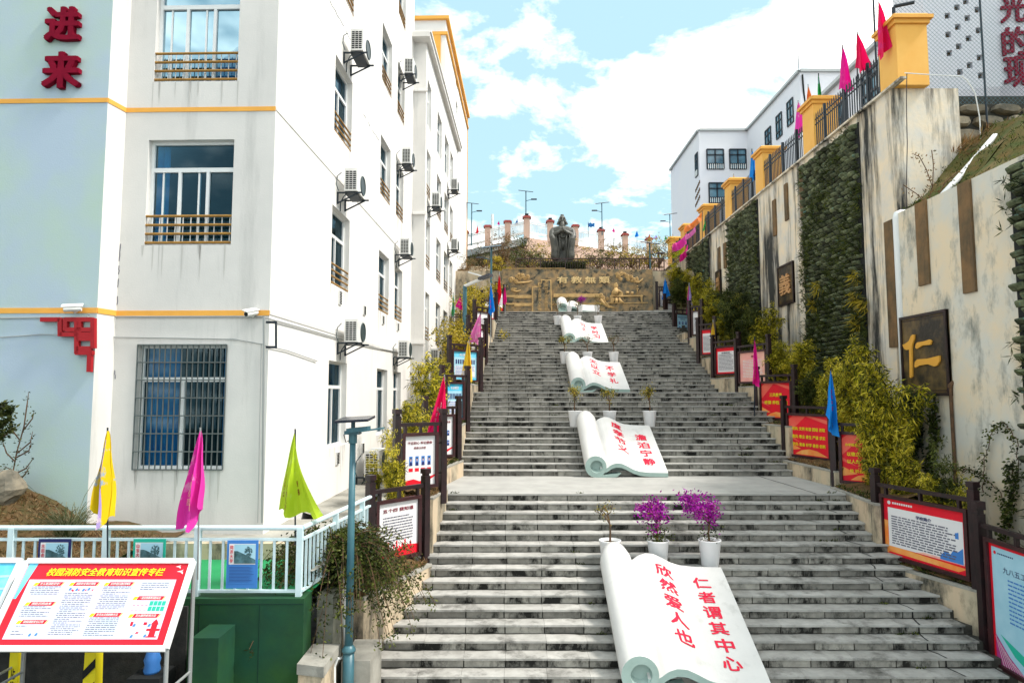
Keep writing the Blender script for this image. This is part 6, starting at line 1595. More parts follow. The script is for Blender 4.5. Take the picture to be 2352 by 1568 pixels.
for a,b in zip(ps,ps[1:]):
    m=MB(); 
    for z in (.35,.45,1.15,1.28): m.bar(a+V((0,.1,z)),b+V((0,.1,z)),.05,.08)
    part('railing_rail',m,M['alu'],ram)
    n=16
    for i in range(1,n): p=a.lerp(b,i/n); inst('railing_bar',vb,ram,Matrix.Translation((p.x,p.y+.1,zk+.35))@Matrix.Diagonal((1,1,.85,1)))
# ============================================================ DISTANT AND MIDDLE LAMPS
def lamp(u,vt,vb,D,label,dx=1,pr=.05,cat='street lamp'):
    b=at(u,vb,D); t_=at(u,vt,D); t=empty('solar_lamp',b,label,cat,'solar street lamps up the stairs'); zb=b.z
    m=MB(); m.tube([b,(b.x,b.y,t_.z)],[pr,pr*.8],8); m.tube([(b.x,b.y,t_.z-.75),(b.x+.5*dx,b.y,t_.z-.62)],.025,6); part('pole',m,M['lamp'],t)
    m=MB(); m.box((b.x,b.y,t_.z+.02),(1.15,.6,.05),Matrix.Rotation(.12*dx,3,'Y')@Matrix.Rotation(.3,3,'X')); part('solar_panel',m,M['solar'],t)
    m=MB(); m.box((b.x+.62*dx,b.y,t_.z-.62),(.45,.18,.07)); part('lamp_head',m,M['solar'],t)
lamp(1083,465,565,53,'solar lamp at the left end of the far parapet'); lamp(1208,438,510,50.5,'solar lamp rising from the corner pillar of the far parapet'); lamp(1383,465,540,54,'solar lamp behind the parapet right of the statue',-1); lamp(1540,490,575,57,'solar lamp at the right end of the far parapet',-1)
lamp(1495,555,720,38.5,'slim solar lamp standing at the upper right end of the stairs',1,.06); lamp(1128,565,690,37,'slim solar lamp standing at the upper left end of the stairs',-1,.07)
# large arm lamp left
b=at(1067,790,27); tpp=at(1068,655,27); t=empty('arm_lamp',b,'teal post with a pale arm and angled solar lamp heads left of the upper stairs','street lamp')
m=MB(); m.tube([b-V((0,0,.6)),(b.x,b.y,tpp.z)],.085,10); part('pole',m,M['lamp'],t)
m=MB(); m.tube([(b.x,b.y,tpp.z),at(1088,648,26.8),at(1108,640,26.5)],.07,8); part('arm',m,M['alu'],t)
m=MB(); m.bar(at(1102,641,26.5),at(1128,631,26.2),.28,.10); part('lamp_head',m,M['solar'],t)
m=MB(); m.bar(at(1082,627,26.6),at(1104,633,26.4),.5,.05); part('solar_panel',m,M['alu'],t)
m=MB(); p=at(1131,492,60); m.tube([p-V((0,0,5)),p],.12,8); tag(m.build('white_mast',M['alu']),'plain white mast behind the far parapet','mast')
# ============================================================ LEFT MIDDLE GROUND
mg=MB(); 
def quadpx(mb,pts,D,d=.3): mb.prism([at(u,v,D) for u,v in pts],(0,d,0))
quadpx(mg,[(1035,660),(1150,660),(1150,735),(1035,800)],38.6); tag(mg.build('pale_wall',M['plinth']),'pale rendered wall below the small iron fence at the top left of the stairs','wall')
mg=MB(); a,b=at(1035,640,39),at(1150,640,39); z=at(1090,663,39).z; 
mg.quad((a.x-2,a.y,z),(b.x,b.y,z),(b.x,b.y+5,z+.1),(a.x-2,a.y+5,z+.1)); struct('left_terrace',mg,M['concrete'])
mg=MB(); mg.prism([at(1067,636,41),at(1128,636,41),at(1128,612,43.5),at(1082,612,43.5)],(0,.05,-.3)); tag(mg.build('sloping_slab',M['plinth']),'pale sloping concrete slab above the small iron fence','slab')
fe=empty('small_iron_fence',at(1090,663,38.4),'small dark iron fence with a square lattice panel at the upper left','fence')
m=MB(); 
for v in (636,663): m.bar(at(1033,v,38.4),at(1125,v,38.4),.05)
m.bar(at(1050,640,38.4),at(1050,661,38.4),.04); m.bar(at(1072,640,38.4),at(1072,661,38.4),.04); m.bar(at(1050,640,38.4),at(1072,661,38.4),.03); m.bar(at(1072,640,38.4),at(1050,661,38.4),.03); m.bar(at(1055,645,38.39),at(1067,645,38.39),.03); m.bar(at(1055,656,38.39),at(1067,656,38.39),.03)
part('lattice_frame',m,M['darkwood'],fe)
for i in range(22):
    u=1034+i*4.2
    if 1048<u<1074: continue
    a=at(u,663,38.4); b=at(u,637,38.4); inst('fence_bar',MB().bar((0,0,0),(0,0,b.z-a.z),.025).mesh('fence_bar',M['darkwood']) if i==0 else bpy.data.meshes['fence_bar'],fe,Matrix.Translation(a))
fe2=empty('lower_iron_fence',at(1055,752,33),'dark iron fence at the end of the school building, beside the path','fence')
m=MB(); 
for v in (722,728,750): m.bar(at(1036,v,33),at(1074,v,33),.045)
part('rail',m,M['darkwood'],fe2)
fbm=MB().bar((0,0,0),(0,0,.75),.03).mesh('fence_picket',M['darkwood'])
for i in range(14): inst('fence_picket',fbm,fe2,Matrix.Translation(at(1037+i*2.8,756,33)))
m=MB(); m.bar(at(1037,724,33.1),at(1037,752,33.1),.9,.03,up=(1,0,0)); 
# ============================================================ FOLIAGE
def bamboo_mesh(seed,H=3.3,stems=9,leaves=1500,spread=.55):
    r=random.Random(seed); s=MB(); f=MB(); tips=[]
    for i in range(stems):
        a=r.uniform(0,6.28); b=V((r.uniform(-.25,.25),r.uniform(-.25,.25),0)); h=H*r.uniform(.6,1.0); lean=spread*r.uniform(.3,1.0)
        pts=[b+V((math.cos(a)*lean*t**1.8,math.sin(a)*lean*t**1.8,h*t-(.16*h*t**4))) for t in (0,.25,.5,.75,1.0)]
        s.tube(pts,[.016,.014,.011,.008,.004],5,False)
        for k in range(30):
            t=r.uniform(.22,1.0)**.8; i0=min(3,int(t*4)); p=pts[i0].lerp(pts[i0+1],t*4-i0); d=V((r.uniform(-1,1),r.uniform(-1,1),r.uniform(-.1,.7))).normalized()
            q=p+d*r.uniform(.15,.42); s.tube([p,q],.004,3,False); tips+= [q,p.lerp(q,.6)]
    for i in range(leaves):
        p=r.choice(tips); d=V((r.uniform(-1,1),r.uniform(-1,1),r.uniform(-1.0,.35)))
        f.leaf(p+V((r.gauss(0,.04),r.gauss(0,.04),r.gauss(0,.04))),d,r.uniform(.11,.22),.032,(r.uniform(-1,1),r.uniform(-1,1),1))
    return s,f
BM=[]
for k in range(5):
    s,f=bamboo_mesh(20+k,leaves=6500); BM.append((s.mesh('stem',M['bstem']),f.mesh('foliage',M['leaf_bamboo']),f.mesh('foliage',M['leaf_bush'])))
def clump(x,y,z,s,k,label,dark=False,grp='bamboo clumps along the stairs',cat='bamboo',nm='bamboo_clump',sq=1):
    t=empty(nm,(x,y,z),label,cat,grp,rz=random.uniform(0,6.28)); t.scale=(s*sq,s*sq,s)
    for nm_,me in (('stem',BM[k%5][0]),('foliage',BM[k%5][2 if dark else 1])):
        o=bpy.data.objects.new(nm_,me); col.objects.link(o); o.parent=t
    return t
ordw=['1st','2nd','3rd','4th','5th','6th','7th','8th','9th','10th','11th','12th','13th','14th','15th','16th','17th','18th','19th','20th','21st','22nd','23rd','24th','25th','26th','27th','28th','29th','30th','31st','32nd','33rd','34th','35th','36th','37th','38th','39th','40th']
r=random.Random(31); n=0
# right side, nearest to farthest : (u,D,top v, dark)
RC=[(2120,12.6,1060,0),(2062,13.6,1000,0),(2190,11.8,1080,0),(2020,14.6,900,0),(1995,15.8,760,0),(1968,16.6,840,0),(1950,16.4,820,0),(1930,17.6,860,0),(1895,18.2,850,0),(1870,19.4,880,1),(1850,20.4,850,0),(1822,21,890,0),(1800,22,780,0),(1775,22.6,765,0),(1762,24,690,0),(1745,24.6,740,0),(1722,26,690,1),(1705,27,670,0),(1690,26.2,640,1),(1672,28,650,1),(1660,29.5,650,1),(1645,30,700,0),(1640,31,640,0),(1625,31.6,640,0),(1608,33,630,0),(1595,34.5,655,0),(1580,35.5,610,0),(1566,36.5,612,0),(1552,37.5,600,0),(1542,38.2,640,0),(1530,38.8,620,0),(1518,39,625,0),(2155,12.4,1000,1)]
for i,(u,D,vt,dk) in enumerate(RC):
    x=(u-1176)/1500*D; tp=at(u,vt,D).z
    xi=min(x,8.7 if D<15.4 else 10.15); 
    zb=CAMZ-2.6+(max(0,D-14))*.335 if D>14 else 1.35
    zb=max(1.2,zb); s=max(.55,(tp-zb)/3.1)
    k='dark green' if dk else ('tall yellow green' if s>1.15 else 'yellow green')
    clump(xi,D,zb,s,i,f'{k} bamboo between the right boards and the wall, {ordw[i]} from the viewer',dk,sq=.72 if D<20 else .85)
for i in range(22):
    D=16.0+i*1.05; x=r.uniform(8.7,9.2) if D<24 else r.uniform(8.7,9.8)
    zb=max(1.2,CAMZ-2.6+(D-14)*.335); clump(x,D,zb,r.uniform(.5,.7) if i%4 else .8,i+1,f'low bushy bamboo close behind the right boards, {ordw[i]} going up',i%5==3,sq=1.15)
for i,(u,D,vt) in enumerate(((2030,14.3,745),(1990,15.6,850),(1940,16.8,780),(1905,17.9,800),(1865,19.2,830),(2000,14.8,930),(1835,20.6,860),(1950,15.9,930))):
    tp=at(u,vt,D); zb=1.6+max(0,D-14)*.3; clump(min(tp.x,9.7),D,zb,max(.5,(tp.z-zb)/3.2),i+3,f'upright yellow bamboo filling the strip beside the near wall, {ordw[i]} from the drain pipe',False,sq=.62)
LC=[(905,12.6,985,.55),(935,14.6,880,.8),(985,17.8,800,1),(1000,20,850,.9),(1025,21.5,810,1),(860,13.4,1030,.5),(1045,25.5,760,1),(1060,27,740,1),(1055,30,735,1),(1080,31,660,1.2),(1095,33,655,1.1),(1075,34.5,650,1.1),(1110,35,650,1),(1140,37.6,630,.8),(1045,32,790,.8),(968,16.0,905,.8)]
for i,(u,D,vt,q) in enumerate(LC):
    x=(u-1176)/1500*D; tp=at(u,vt,D).z; zb=2.0 if D<18 else 2.0+(D-18)*.32; s=max(.4,(tp-zb)/3.1)
    if i in (6,7,8,9,10,11,12,13,14):
        t=empty('yellow_shrub',(x,D,zb),f'yellow leaved shrub left of the upper stairs, {ordw[i-6]} going up','shrub','yellow shrubs left of the stairs'); t.scale=(1,1,1); rr=random.Random(i); m=MB(); f=MB(); h=tp-zb
        for k in range(9): m.tube([(0,0,0),(rr.uniform(-.3,.3),rr.uniform(-.3,.3),h*.5),(rr.uniform(-.7,.7),rr.uniform(-.7,.7),h*rr.uniform(.7,.95))],[.03,.02,.01],5,False)
        cs=[V((rr.gauss(0,.45),rr.gauss(0,.45),h*rr.uniform(.25,.97))) for _ in range(34)]
        for k in range(1500): c=rr.choice(cs); f.leaf(c+V((rr.gauss(0,.13),rr.gauss(0,.13),rr.gauss(0,.12))),(rr.uniform(-1,1),rr.uniform(-1,1),rr.uniform(-1,.6)),rr.uniform(.08,.16),.055)

        o=m.build('trunk',M['bark'],t); o=f.build('foliage',M['leaf_yellow'],t)
    else: clump(x,D,zb,s,i+2,f'thin yellow bamboo between the school building and the left boards, {ordw[i]} of the row',False,'bamboo clumps along the left path',sq=.7)
# big trailing shrub at the foot of the left planter
def trailing(c,R_,nb,label):
    rr=random.Random(77); t=empty('trailing_shrub',c,label,'shrub'); m=MB(); f=MB(); c=V(c)
    for i in range(nb):
        a=rr.uniform(0,6.28); up=rr.uniform(.1,.9); L=R_*rr.uniform(.6,1.35); d=V((math.cos(a),math.sin(a)*.8,up)); p=V((rr.uniform(-.2,.2),rr.uniform(-.2,.2),rr.uniform(-.15,.2))); pts=[p.copy()]; v=d.normalized()*L/7
        for k in range(9): p=p+v; v=v+V((0,0,-L*.030)); v.x*=.97; pts.append(p.copy())
        m.tube(pts,[.010]*4+[.004]*(len(pts)-4),4,False)
        for q in pts[1:]:
            for k in range(11): f.leaf(q+V((rr.gauss(0,.045),rr.gauss(0,.045),rr.gauss(0,.04))),(rr.uniform(-1,1),rr.uniform(-1,1),rr.uniform(-1,.7)),rr.uniform(.04,.075),.026)
    for i in range(9000):
        q=V((rr.gauss(0,1),rr.gauss(0,1),rr.gauss(0,1))); q=q.normalized()*R_*.55*rr.uniform(.55,1.08); q.z*=.85; q.x*=1.0
        q+=V((0.12*math.sin(i),0,-.1)); f.leaf(q,(rr.uniform(-1,1),rr.uniform(-1,1),rr.uniform(-1,.5)),rr.uniform(.035,.07),.026)
    m.build('stem',M['bark'],t); f.build('foliage',M['leaf_bush'],t)
c=at(787,1268,10.0); trailing(c,.98,190,'dense dark green trailing shrub spilling over the lowest left planter behind the lamp pole')
c2=at(775,1370,10.0)
rr=random.Random(3); m=MB(); f=MB()
for i in range(15):
    p=at(rr.uniform(800,905),rr.uniform(1290,1340),10.35); L=rr.uniform(.2,.75); pts=[p]; 
    for k in range(6): p=p+V((rr.uniform(-.03,.04),rr.uniform(-.03,.01),-L/6)); pts.append(p)
    m.tube(pts,.004,3,False)
    for q in pts:
        for k in range(7): f.leaf(q,(rr.uniform(-1,1),rr.uniform(-1,1),rr.uniform(-1,.4)),rr.uniform(.035,.07),.026)
t=empty('hanging_creeper',c2,'creeper stems hanging down the face of the lowest left planter','creeper'); part('stem',m,M['bark'],t); part('foliage',f,M['leaf_bush'],t)
# trailing growth on the trough side
m=MB();f=MB()
for i in range(26):
    p=at(rr.uniform(715,765),rr.uniform(1200,1330),9.7); pts=[p]
    L=rr.uniform(.4,.9)
    for k in range(8): p=p+V((rr.uniform(-.05,.03),rr.uniform(-.03,.02),-L/8)); pts.append(p)
    m.tube(pts,.004,3,False)
    for q in pts:
        for k in range(8): f.leaf(q+V((rr.gauss(0,.03),rr.gauss(0,.03),0)),(rr.uniform(-1,1),rr.uniform(-1,1),rr.uniform(-1,.4)),rr.uniform(.035,.07),.026)
t=empty('trough_creeper',at(740,1300,9.7),'creeper covering the stone trough left of the lamp pole','creeper'); part('stem',m,M['bark'],t); part('foliage',f,M['leaf_bush'],t)
# wall ivy and arching vines on the near wall
def vine(path,x,label,leaf,dens=16,sz=.09,mt='leaf_bush'):
    m=MB();f=MB(); pts=[onx(u,v,x-.06) for u,v in path]; fine=[]
    for a,b in zip(pts,pts[1:]):
        for k in range(8): fine.append(a.lerp(b,k/8)+V((random.uniform(-.03,0),random.uniform(-.02,.02),random.uniform(-.02,.02))))
    m.tube(fine,.010,4,False)
    for q in fine:
        for k in range(dens): f.leaf(q+V((random.gauss(-.03,.03),random.gauss(0,sz*.9),random.gauss(0,sz*.7))),(random.uniform(-1,0),random.uniform(-1,1),random.uniform(-1,.3)),sz*random.uniform(.6,1.2),sz*.6)
    t=empty('wall_vine',pts[0],label,'vine','vines on the near wall'); part('stem',m,M['bark'],t); part('foliage',f,M[mt],t)
vine([(2260,1130),(2262,1060),(2280,990),(2310,970),(2338,1010),(2340,1090),(2325,1160),(2318,1240)],NEARX,'arching vine at the right edge of the near wall',1,9,.06)
vine([(2148,910),(2150,960),(2158,1000),(2140,1060),(2145,1110)],NEARX,'leafy vine hanging right below the large plaque',1,22,.09)
vine([(2090,905),(2095,950),(2090,1000),(2100,1040),(2088,1090)],NEARX,'dark ivy hanging below the left half of the large plaque',1,46,.10,'leaf_dark')
vine([(2112,905),(2118,950),(2112,990),(2120,1030)],NEARX,'dark ivy hanging below the middle of the large plaque',1,30,.09,'leaf_dark')
vine([(2180,1080),(2220,1075),(2250,1085),(2300,1130),(2320,1180)],NEARX,'thin vine running sideways low on the near wall',1,7,.06)
vine([(2310,1240),(2322,1180),(2330,1120),(2326,1060)],NEARX,'ragged vine at the foot of the near wall by the tall blue board',1,20,.08)
# slender shrub growing out of the top of the near wall
m=MB();f=MB()
for path in (((2130,468),(2142,430),(2128,390),(2112,360),(2100,355)),((2142,430),(2144,380),(2140,345)),((2150,460),(2170,420),(2200,395)),((2125,465),(2105,445),(2075,425))):
    pts=[at(u,v,15.3) for u,v in path]; m.tube(pts,.012,4,False)
    for a,b in zip(pts,pts[1:]):
        for k in range(14): f.leaf(a.lerp(b,k/14)+V((random.gauss(0,.05),random.gauss(0,.05),random.gauss(0,.05))),(random.uniform(-1,1),random.uniform(-1,1),random.uniform(-1,1)),.07,.035)
t=empty('wall_top_shrub',at(2130,468,15.3),'spindly bare shrub growing on top of the near wall beside the white pipe','shrub'); part('stem',m,M['bark'],t); part('foliage',f,M['leaf_dry'],t)
# rear planting around the statue
def shrub(x,y,z,w,h,mt,label,cat='shrub',nl=1100,ls=.11,seed=1,nm='garden_shrub'):
    rr=random.Random(seed); t=empty(nm,(x,y,z),label,cat,'shrubs around the statue'); m=MB();f=MB()
    for k in range(8): m.tube([(rr.uniform(-.1,.1),0,0),(rr.uniform(-w/3,w/3),rr.uniform(-.2,.2),h*.5),(rr.uniform(-w/2,w/2),rr.uniform(-.4,.4),h*rr.uniform(.7,1))],[.03,.02,.008],4,False)
    cs=[V((rr.gauss(0,w*.27),rr.gauss(0,w*.22),h*rr.uniform(.1,.95))) for _ in range(30)]
    for k in range(nl): c=rr.choice(cs); f.leaf(c+V((rr.gauss(0,w*.07),rr.gauss(0,.12),rr.gauss(0,h*.06))),(rr.uniform(-1,1),rr.uniform(-1,1),rr.uniform(-.8,1)),ls*rr.uniform(.6,1.3),ls*.45)
    m.build('stem',M['bark'],t); f.build('foliage',M[mt],t)
L_=[(1160,592,41,1.3,2.1,'leaf_dry','tall dry reed clump left of the statue on the rear bank'),(1190,590,42,2.2,1.7,'leaf_bush','dark green shrub at the foot of the stone face'),(1245,600,43,3.0,1.6,'leaf_yellow','yellow green shrub directly left of the statue'),(1330,600,43,2.8,1.7,'leaf_yellow','yellow green shrub directly right of the statue'),(1375,600,42,2.4,1.2,'leaf_bush','green shrub right of the statue behind the railing'),(1410,598,44,2.6,1.6,'leaf_dry','reddish brown shrub on the rear bank below the parapet'),(1450,600,42,2.4,1.2,'leaf_yellow','yellow shrub behind the right half of the railing'),(1490,600,42,2.0,1.4,'leaf_dry','dry twiggy shrub near the right end of the railing'),(1110,600,43,2.5,1.6,'leaf_dark','dark shrub at the left end of the rear bank'),(1215,600,40,2.2,1.1,'leaf_bush','low green shrub behind the left part of the railing'),(1140,612,39.5,1.2,1.0,'leaf_yellow','small yellow shrub at the left corner of the carved wall'),(1515,600,40,1.8,2.0,'leaf_yellow','yellow shrub at the right corner of the carved wall'),(1060,632,44,2.2,1.0,'leaf_dry','brown scrub on the slope at the end of the school building')]
for i,(u,v,D,w_,h_,mt,lab) in enumerate(L_):
    p=at(u,v+6,D); shrub(p.x,p.y,p.z-.25,w_,h_,mt,lab,seed=i+1)
m=MB(); rr=random.Random(5)
for i in range(2600):
    p=at(rr.uniform(1245,1345),rr.uniform(610,617),39.6); m.leaf(p+V((0,rr.uniform(-.2,.2),rr.uniform(-.3,.3))),(rr.uniform(-1,1),rr.uniform(-1,1),rr.uniform(0,1)),.13,.06)
tag(m.build('purple_bedding',M['leaf_purple'] if 0 else M['leaf_dark']),'dark purple brown bedding plants at the foot of the statue','flower bed',None,'stuff')
m=MB()
for i in range(4200):
    f_=rr.random(); h_=rr.random(); e=rr.uniform(.02,.98); q=V((xl_-3+(xr2+5-xl_)*e,yr+2.6+h_*8,ztr-.1+(zk-2.0-ztr)*h_**.85+.05)); 
    for k in range(2): m.leaf(q,(rr.uniform(-1,1),rr.uniform(-1,.2),rr.uniform(0,1.2)),rr.uniform(.08,.2),.04)
tag(m.build('bank_cover',M['leaf_dry']),'dry brown and green ground cover on the bank behind the statue','ground cover',None,'stuff')
# left yard: reed tuft, bare shrub, conifer twig, rock, grass
m=MB(); b=at(158,1208,10.3); b.z=terz(b.x,b.y)
for i in range(230):
    a=rr.uniform(0,6.28); L=rr.uniform(.3,.75); d=V((math.cos(a),math.sin(a)*.6,rr.uniform(.8,2.2))).normalized(); p=b+V((rr.uniform(-.1,.1),rr.uniform(-.1,.1),0)); pts=[p]; v=d*L/5
    for k in range(5): p=p+v; v=v+V((0,0,-L*.035*k*.5)); pts.append(p)
    for a_,c_ in zip(pts,pts[1:]): w_=.006; m.quad(a_-V((w_,0,0)),a_+V((w_,0,0)),c_+V((w_*.7,0,0)),c_-V((w_*.7,0,0)))
for e in ((228,1085),(205,1150),(235,1140),(60,1110),(225,1175)):
    p=at(*e,10.9); mid=(b+p)/2+V((0,0,.15)); m.tube([b,mid,p],[.006,.005,.003],4,False)
tag(m.build('reed_tuft',M['leaf_reed']),'tuft of long arching grass on the earth slope by the school wall','grass tuft')
def twigs(paths,D,label,nm,mt,n,sz,seed=2):
    rr=random.Random(seed); m=MB();f=MB()
    for path in paths:
        pts=[at(u,v,D) for u,v in path]; m.tube(pts,[.012]*(len(pts)-1)+[.004],4,False)
        for a,b_ in zip(pts,pts[1:]):
            for k in range(n): f.leaf(a.lerp(b_,rr.random())+V((rr.gauss(0,.03),rr.gauss(0,.03),rr.gauss(0,.03))),(rr.uniform(-1,1),rr.uniform(-1,1),rr.uniform(-.3,1)),sz*rr.uniform(.6,1.2),sz*.45)
    t=empty(nm,at(paths[0][0][0],paths[0][0][1],D),label,'shrub'); part('stem',m,M['bark'],t); part('foliage',f,M[mt],t)
twigs([((25,1110),(38,1040),(55,980),(62,930),(66,900)),((45,1010),(30,990),(25,960)),((52,990),(75,960),(78,945)),((40,1040),(70,1015),(75,990)),((35,1060),(15,1040),(5,1010)),((38,1050),(66,1035),(72,1015)),((30,1090),(60,1075),(78,1050)),((30,1080),(8,1070)),((40,1110),(60,1085),(68,1070))],10.8,'thin leafless shrub with tiny leaves against the mint wall at the left edge','bare_shrub','leaf_dark',9,.05)
twigs([((-20,1000),(5,980),(30,935)),((-20,960),(10,950),(25,940)),((-20,1010),(12,1000),(32,980)),((-15,990),(8,975),(30,960)),((-20,940),(0,935),(20,930))],10.6,'green conifer branch reaching in from the left edge','conifer_branch','leaf_dark',60,.09)
m=MB(); p=at(5,1120,10.6); p.z=terz(p.x,p.y)+.1; m.sphere(p,.32,14,10,(1,.8,.9)); rj=random.Random(4); m.v=[p+(v-p)*(1+.16*math.sin((v-p).x*17+3)*math.cos((v-p).z*14)+rj.uniform(-.03,.03)) for v in m.v]; tag(m.build('boulder',M['rubble']),'brown boulder on the earth slope at the left edge','boulder')
m=MB()
for i in range(5200):
    x=rr.uniform(-13,-5.8); y=rr.uniform(YR+.3,YR+2.2); q=V((x,y,terz(x,y)))
    if x>-6.6 and rr.random()<.3: continue
    for k in range(2): m.leaf(q,(rr.uniform(-1,1),rr.uniform(-1,1),rr.uniform(.1,1)),rr.uniform(.05,.16),.018)
tag(m.build('dry_lawn',M['leaf_dry']),'dry brown grass on the earth slope by the school wall','grass',None,'stuff')
# ============================================================ FLAGS
FC={}
def fm(n,c,c2=None):
    if n not in FC:
        m=mat('flag_'+n,c,c2,2.2,.7,0,lo=.55,hi=.60) if c2 else mat('flag_'+n,c,rough=.7)
        t=m.node_tree; b=t.nodes['Principled BSDF']; tr=t.nodes.new('ShaderNodeBsdfTranslucent'); mx_=t.nodes.new('ShaderNodeMixShader'); mx_.inputs[0].default_value=.35
        if b.inputs['Base Color'].is_linked: t.links.new(b.inputs['Base Color'].links[0].from_socket,tr.inputs[0])
        else: tr.inputs[0].default_value=(*c,1)
        t.links.new(b.outputs[0],mx_.inputs[1]); t.links.new(tr.outputs[0],mx_.inputs[2]); t.links.new(mx_.outputs[0],t.nodes['Material Output'].inputs[0]); FC[n]=m
    return FC[n]
fm('yellow',(.85,.62,.01),(.35,.5,.7)); fm('magenta',(.80,.05,.45),(.80,.35,.62)); fm('lime',(.50,.66,.03),(.56,.70,.10)); fm('crimson',(.80,.005,.11),(.75,.02,.2)); fm('gold',(.85,.58,.04),(.75,.72,.75)); fm('pink',(.80,.22,.55),(.8,.45,.6)); fm('blue',(.01,.28,.80),(.03,.33,.8)); fm('red',(.78,.01,.04),(.75,.6,.6)); fm('orange',(.85,.25,.06),(.85,.35,.15)); fm('green',(.02,.35,.08),(.2,.45,.4)); fm('lilac',(.45,.35,.75),(.75,.6,.7)); fm('hotpink',(.80,.01,.32),(.8,.05,.35)); fm('navy',(.02,.13,.42),(.05,.3,.6))
def flag(u,vt,vb,ul,ur,vpole,D,colr,label,text=None,tcol='paper',tilt=0,stripe=None,tip=.12,seed=None,grp='flags on slim poles',hem=None,pw=(.85,.85)):
    seed=seed if seed is not None else int(u*7+vt); rr=random.Random(seed); top=at(u,vt,D); bot=at(u+tilt,vpole,D); k=D/1500
    t=empty('flag',bot,label,'flag',grp)
    m=MB(); m.tube([bot,top+V((0,0,.02))],.012 if D<20 else .02,6); part('flag_pole',m,M['alugrey'] if seed%2 else M['iron'],t)
    H=(vb-vt)*k; wl=(u-ul)*k; wr=(ur-u)*k; NI,NJ=22,16
    ph=rr.uniform(0,6); grid=[]
    hm=hem or ((rr.uniform(0,.12),rr.uniform(.12,.32)) if seed%2 else (rr.uniform(.12,.32),rr.uniform(0,.12)))
    def S(f,g):   # f 0..1 top to bottom, g -1..1
        spread=f**(pw[0] if g<0 else pw[1]); wdt=(wl if g<0 else wr)*spread
        x=g*wdt; tail=1-(abs(g)**1.5)*rr0 if True else 1
        z=-H*f*(1-hm[0]*max(0,-g)-hm[1]*max(0,g)-.03*math.sin(g*7+ph))
        y=(.11*math.sin(g*5.2+ph+f*.8)+.05*math.sin(g*12+ph*2+f*3)+.03*math.sin(f*9+g*2))*min(1,H)*spread
        return top+V((x+tilt*k*f,y-.03*f,z))
    rr0=.1; sd=1 if seed%2 else -1
    m=MB()
    for i in range(NI+1):
        grid.append([S((i/NI)*.98+.02,-1+2*j/NJ) for j in range(NJ+1)])
    for i in range(NI):
        for j in range(NJ): m.quad(grid[i][j],grid[i][j+1],grid[i+1][j+1],grid[i+1][j])
    b=part('flag_cloth',m,FC[colr],t,True)
    if stripe:
        m=MB()
        for i in range(2,NI):
            for j in stripe[1]: m.quad(*[p+V((0,-.012,0)) for p in (grid[i][j],grid[i][j+1],grid[i+1][j+1],grid[i+1][j])])
        part('flag_panel',m,FC[stripe[0]],t,True)
    if text:
        m=MB(); n=len(text)
        for q,(s,g0,f0,f1,w_) in enumerate(text):
            for ci,ch in enumerate(s):
                vs,fs,(Wg_,Hg_)=text_geo(ch,.012,0); f_c=f0+(f1-f0)*(ci+.5)/len(s); hf=(f1-f0)/len(s)*.8; bb=len(m.v)
                for v in vs:
                    f_=f_c-v.y/Hg_*hf; g_=g0+v.x/Wg_*w_; m.v.append(S(f_,g_)+V((0,-.016,0)))
                for f in fs: m.f.append([bb+x for x in f]); m.m.append(0)
        part('flag_lettering',m,M[tcol] if tcol in M else FC[tcol],t)
YD='flags tied to the balustrade'
flag(247,985,1205,229,267,1330,8.7,'yellow','yellow flag with a pale blue fold hanging at the left of the balustrade',[('青春梦想',.0,.55,.95,.3)],'dark',grp=YD,hem=(.22,.10),pw=(.9,.5),stripe=('lilac',[9,10]))
flag(460,985,1207,418,482,1330,8.7,'magenta','magenta pink flag hanging in front of the barred window',[('文明校园',-.45,.45,.8,.22),('活动周',-.1,.55,.8,.16)],'prt_pink',tilt=-6,grp=YD,hem=(.0,.26),pw=(1.0,.6))
flag(678,988,1180,638,752,1250,9.4,'lime','lime green flag with red characters blown open beside the corner of the building',[('文明礼仪','-.1' and -.28,.62,.92,.12),('2023年迎新',-.62,.55,.85,.10),('青春',.25,.6,.8,.12)],'darkred',tilt=0,grp=YD,hem=(.08,.02),pw=(.9,1.9))
SG='flags up the left side of the stairs'
flag(1021,862,1000,989,1031,1120,13.9,'crimson','crimson flag reading 2023 at the left of the stairs in front of the portrait board',[('2023年度入学',-.25,.45,.85,.16),('青春梦想',-.62,.5,.85,.14)],'paper',tilt=-6,grp=SG)
flag(1077,775,885,1060,1086,960,22.3,'gold','yellow and white flag beside the bright blue notice board',[],grp=SG)
flag(1104,718,792,1080,1110,850,26,'pink','pink flag hanging before the sixth board on the left',[],tilt=-4,grp=SG)
flag(1127,650,725,1122,1137,800,29.5,'blue','bright blue flag on the upper left side of the stairs',[('青春',.0,.5,.8,.3)],'hotpink',grp=SG)
flag(1147,626,700,1139,1152,745,34.5,'red','red and white flag near the top left of the stairs',[],grp=SG)
flag(1160,655,700,1154,1164,735,35,'hotpink','narrow red flag next to the left end of the carved wall',[],grp=SG)
flag(1058,680,712,1046,1064,760,31,'hotpink','small pink flag left of the teal arm lamp',[],grp=SG)
flag(1041,672,728,1037,1046,760,32,'green','thin green flag against the school building end',[],grp=SG)
SG='flags up the right side of the stairs'
flag(1908,848,1002,1891,1922,1130,15.6,'blue','bright blue flag hanging between two red boards on the right',[('青春梦想',-.1,.3,.65,.35)],'hotpink',grp=SG)
flag(1733,775,888,1724,1745,960,20.4,'hotpink','magenta flag hanging before the pink notice board on the right',[('2023年',-.2,.45,.9,.3)],'gold',grp=SG)
flag(1638,735,803,1628,1642,860,26.5,'gold','yellow flag among the bamboo beside the white boards on the right',[],grp=SG)
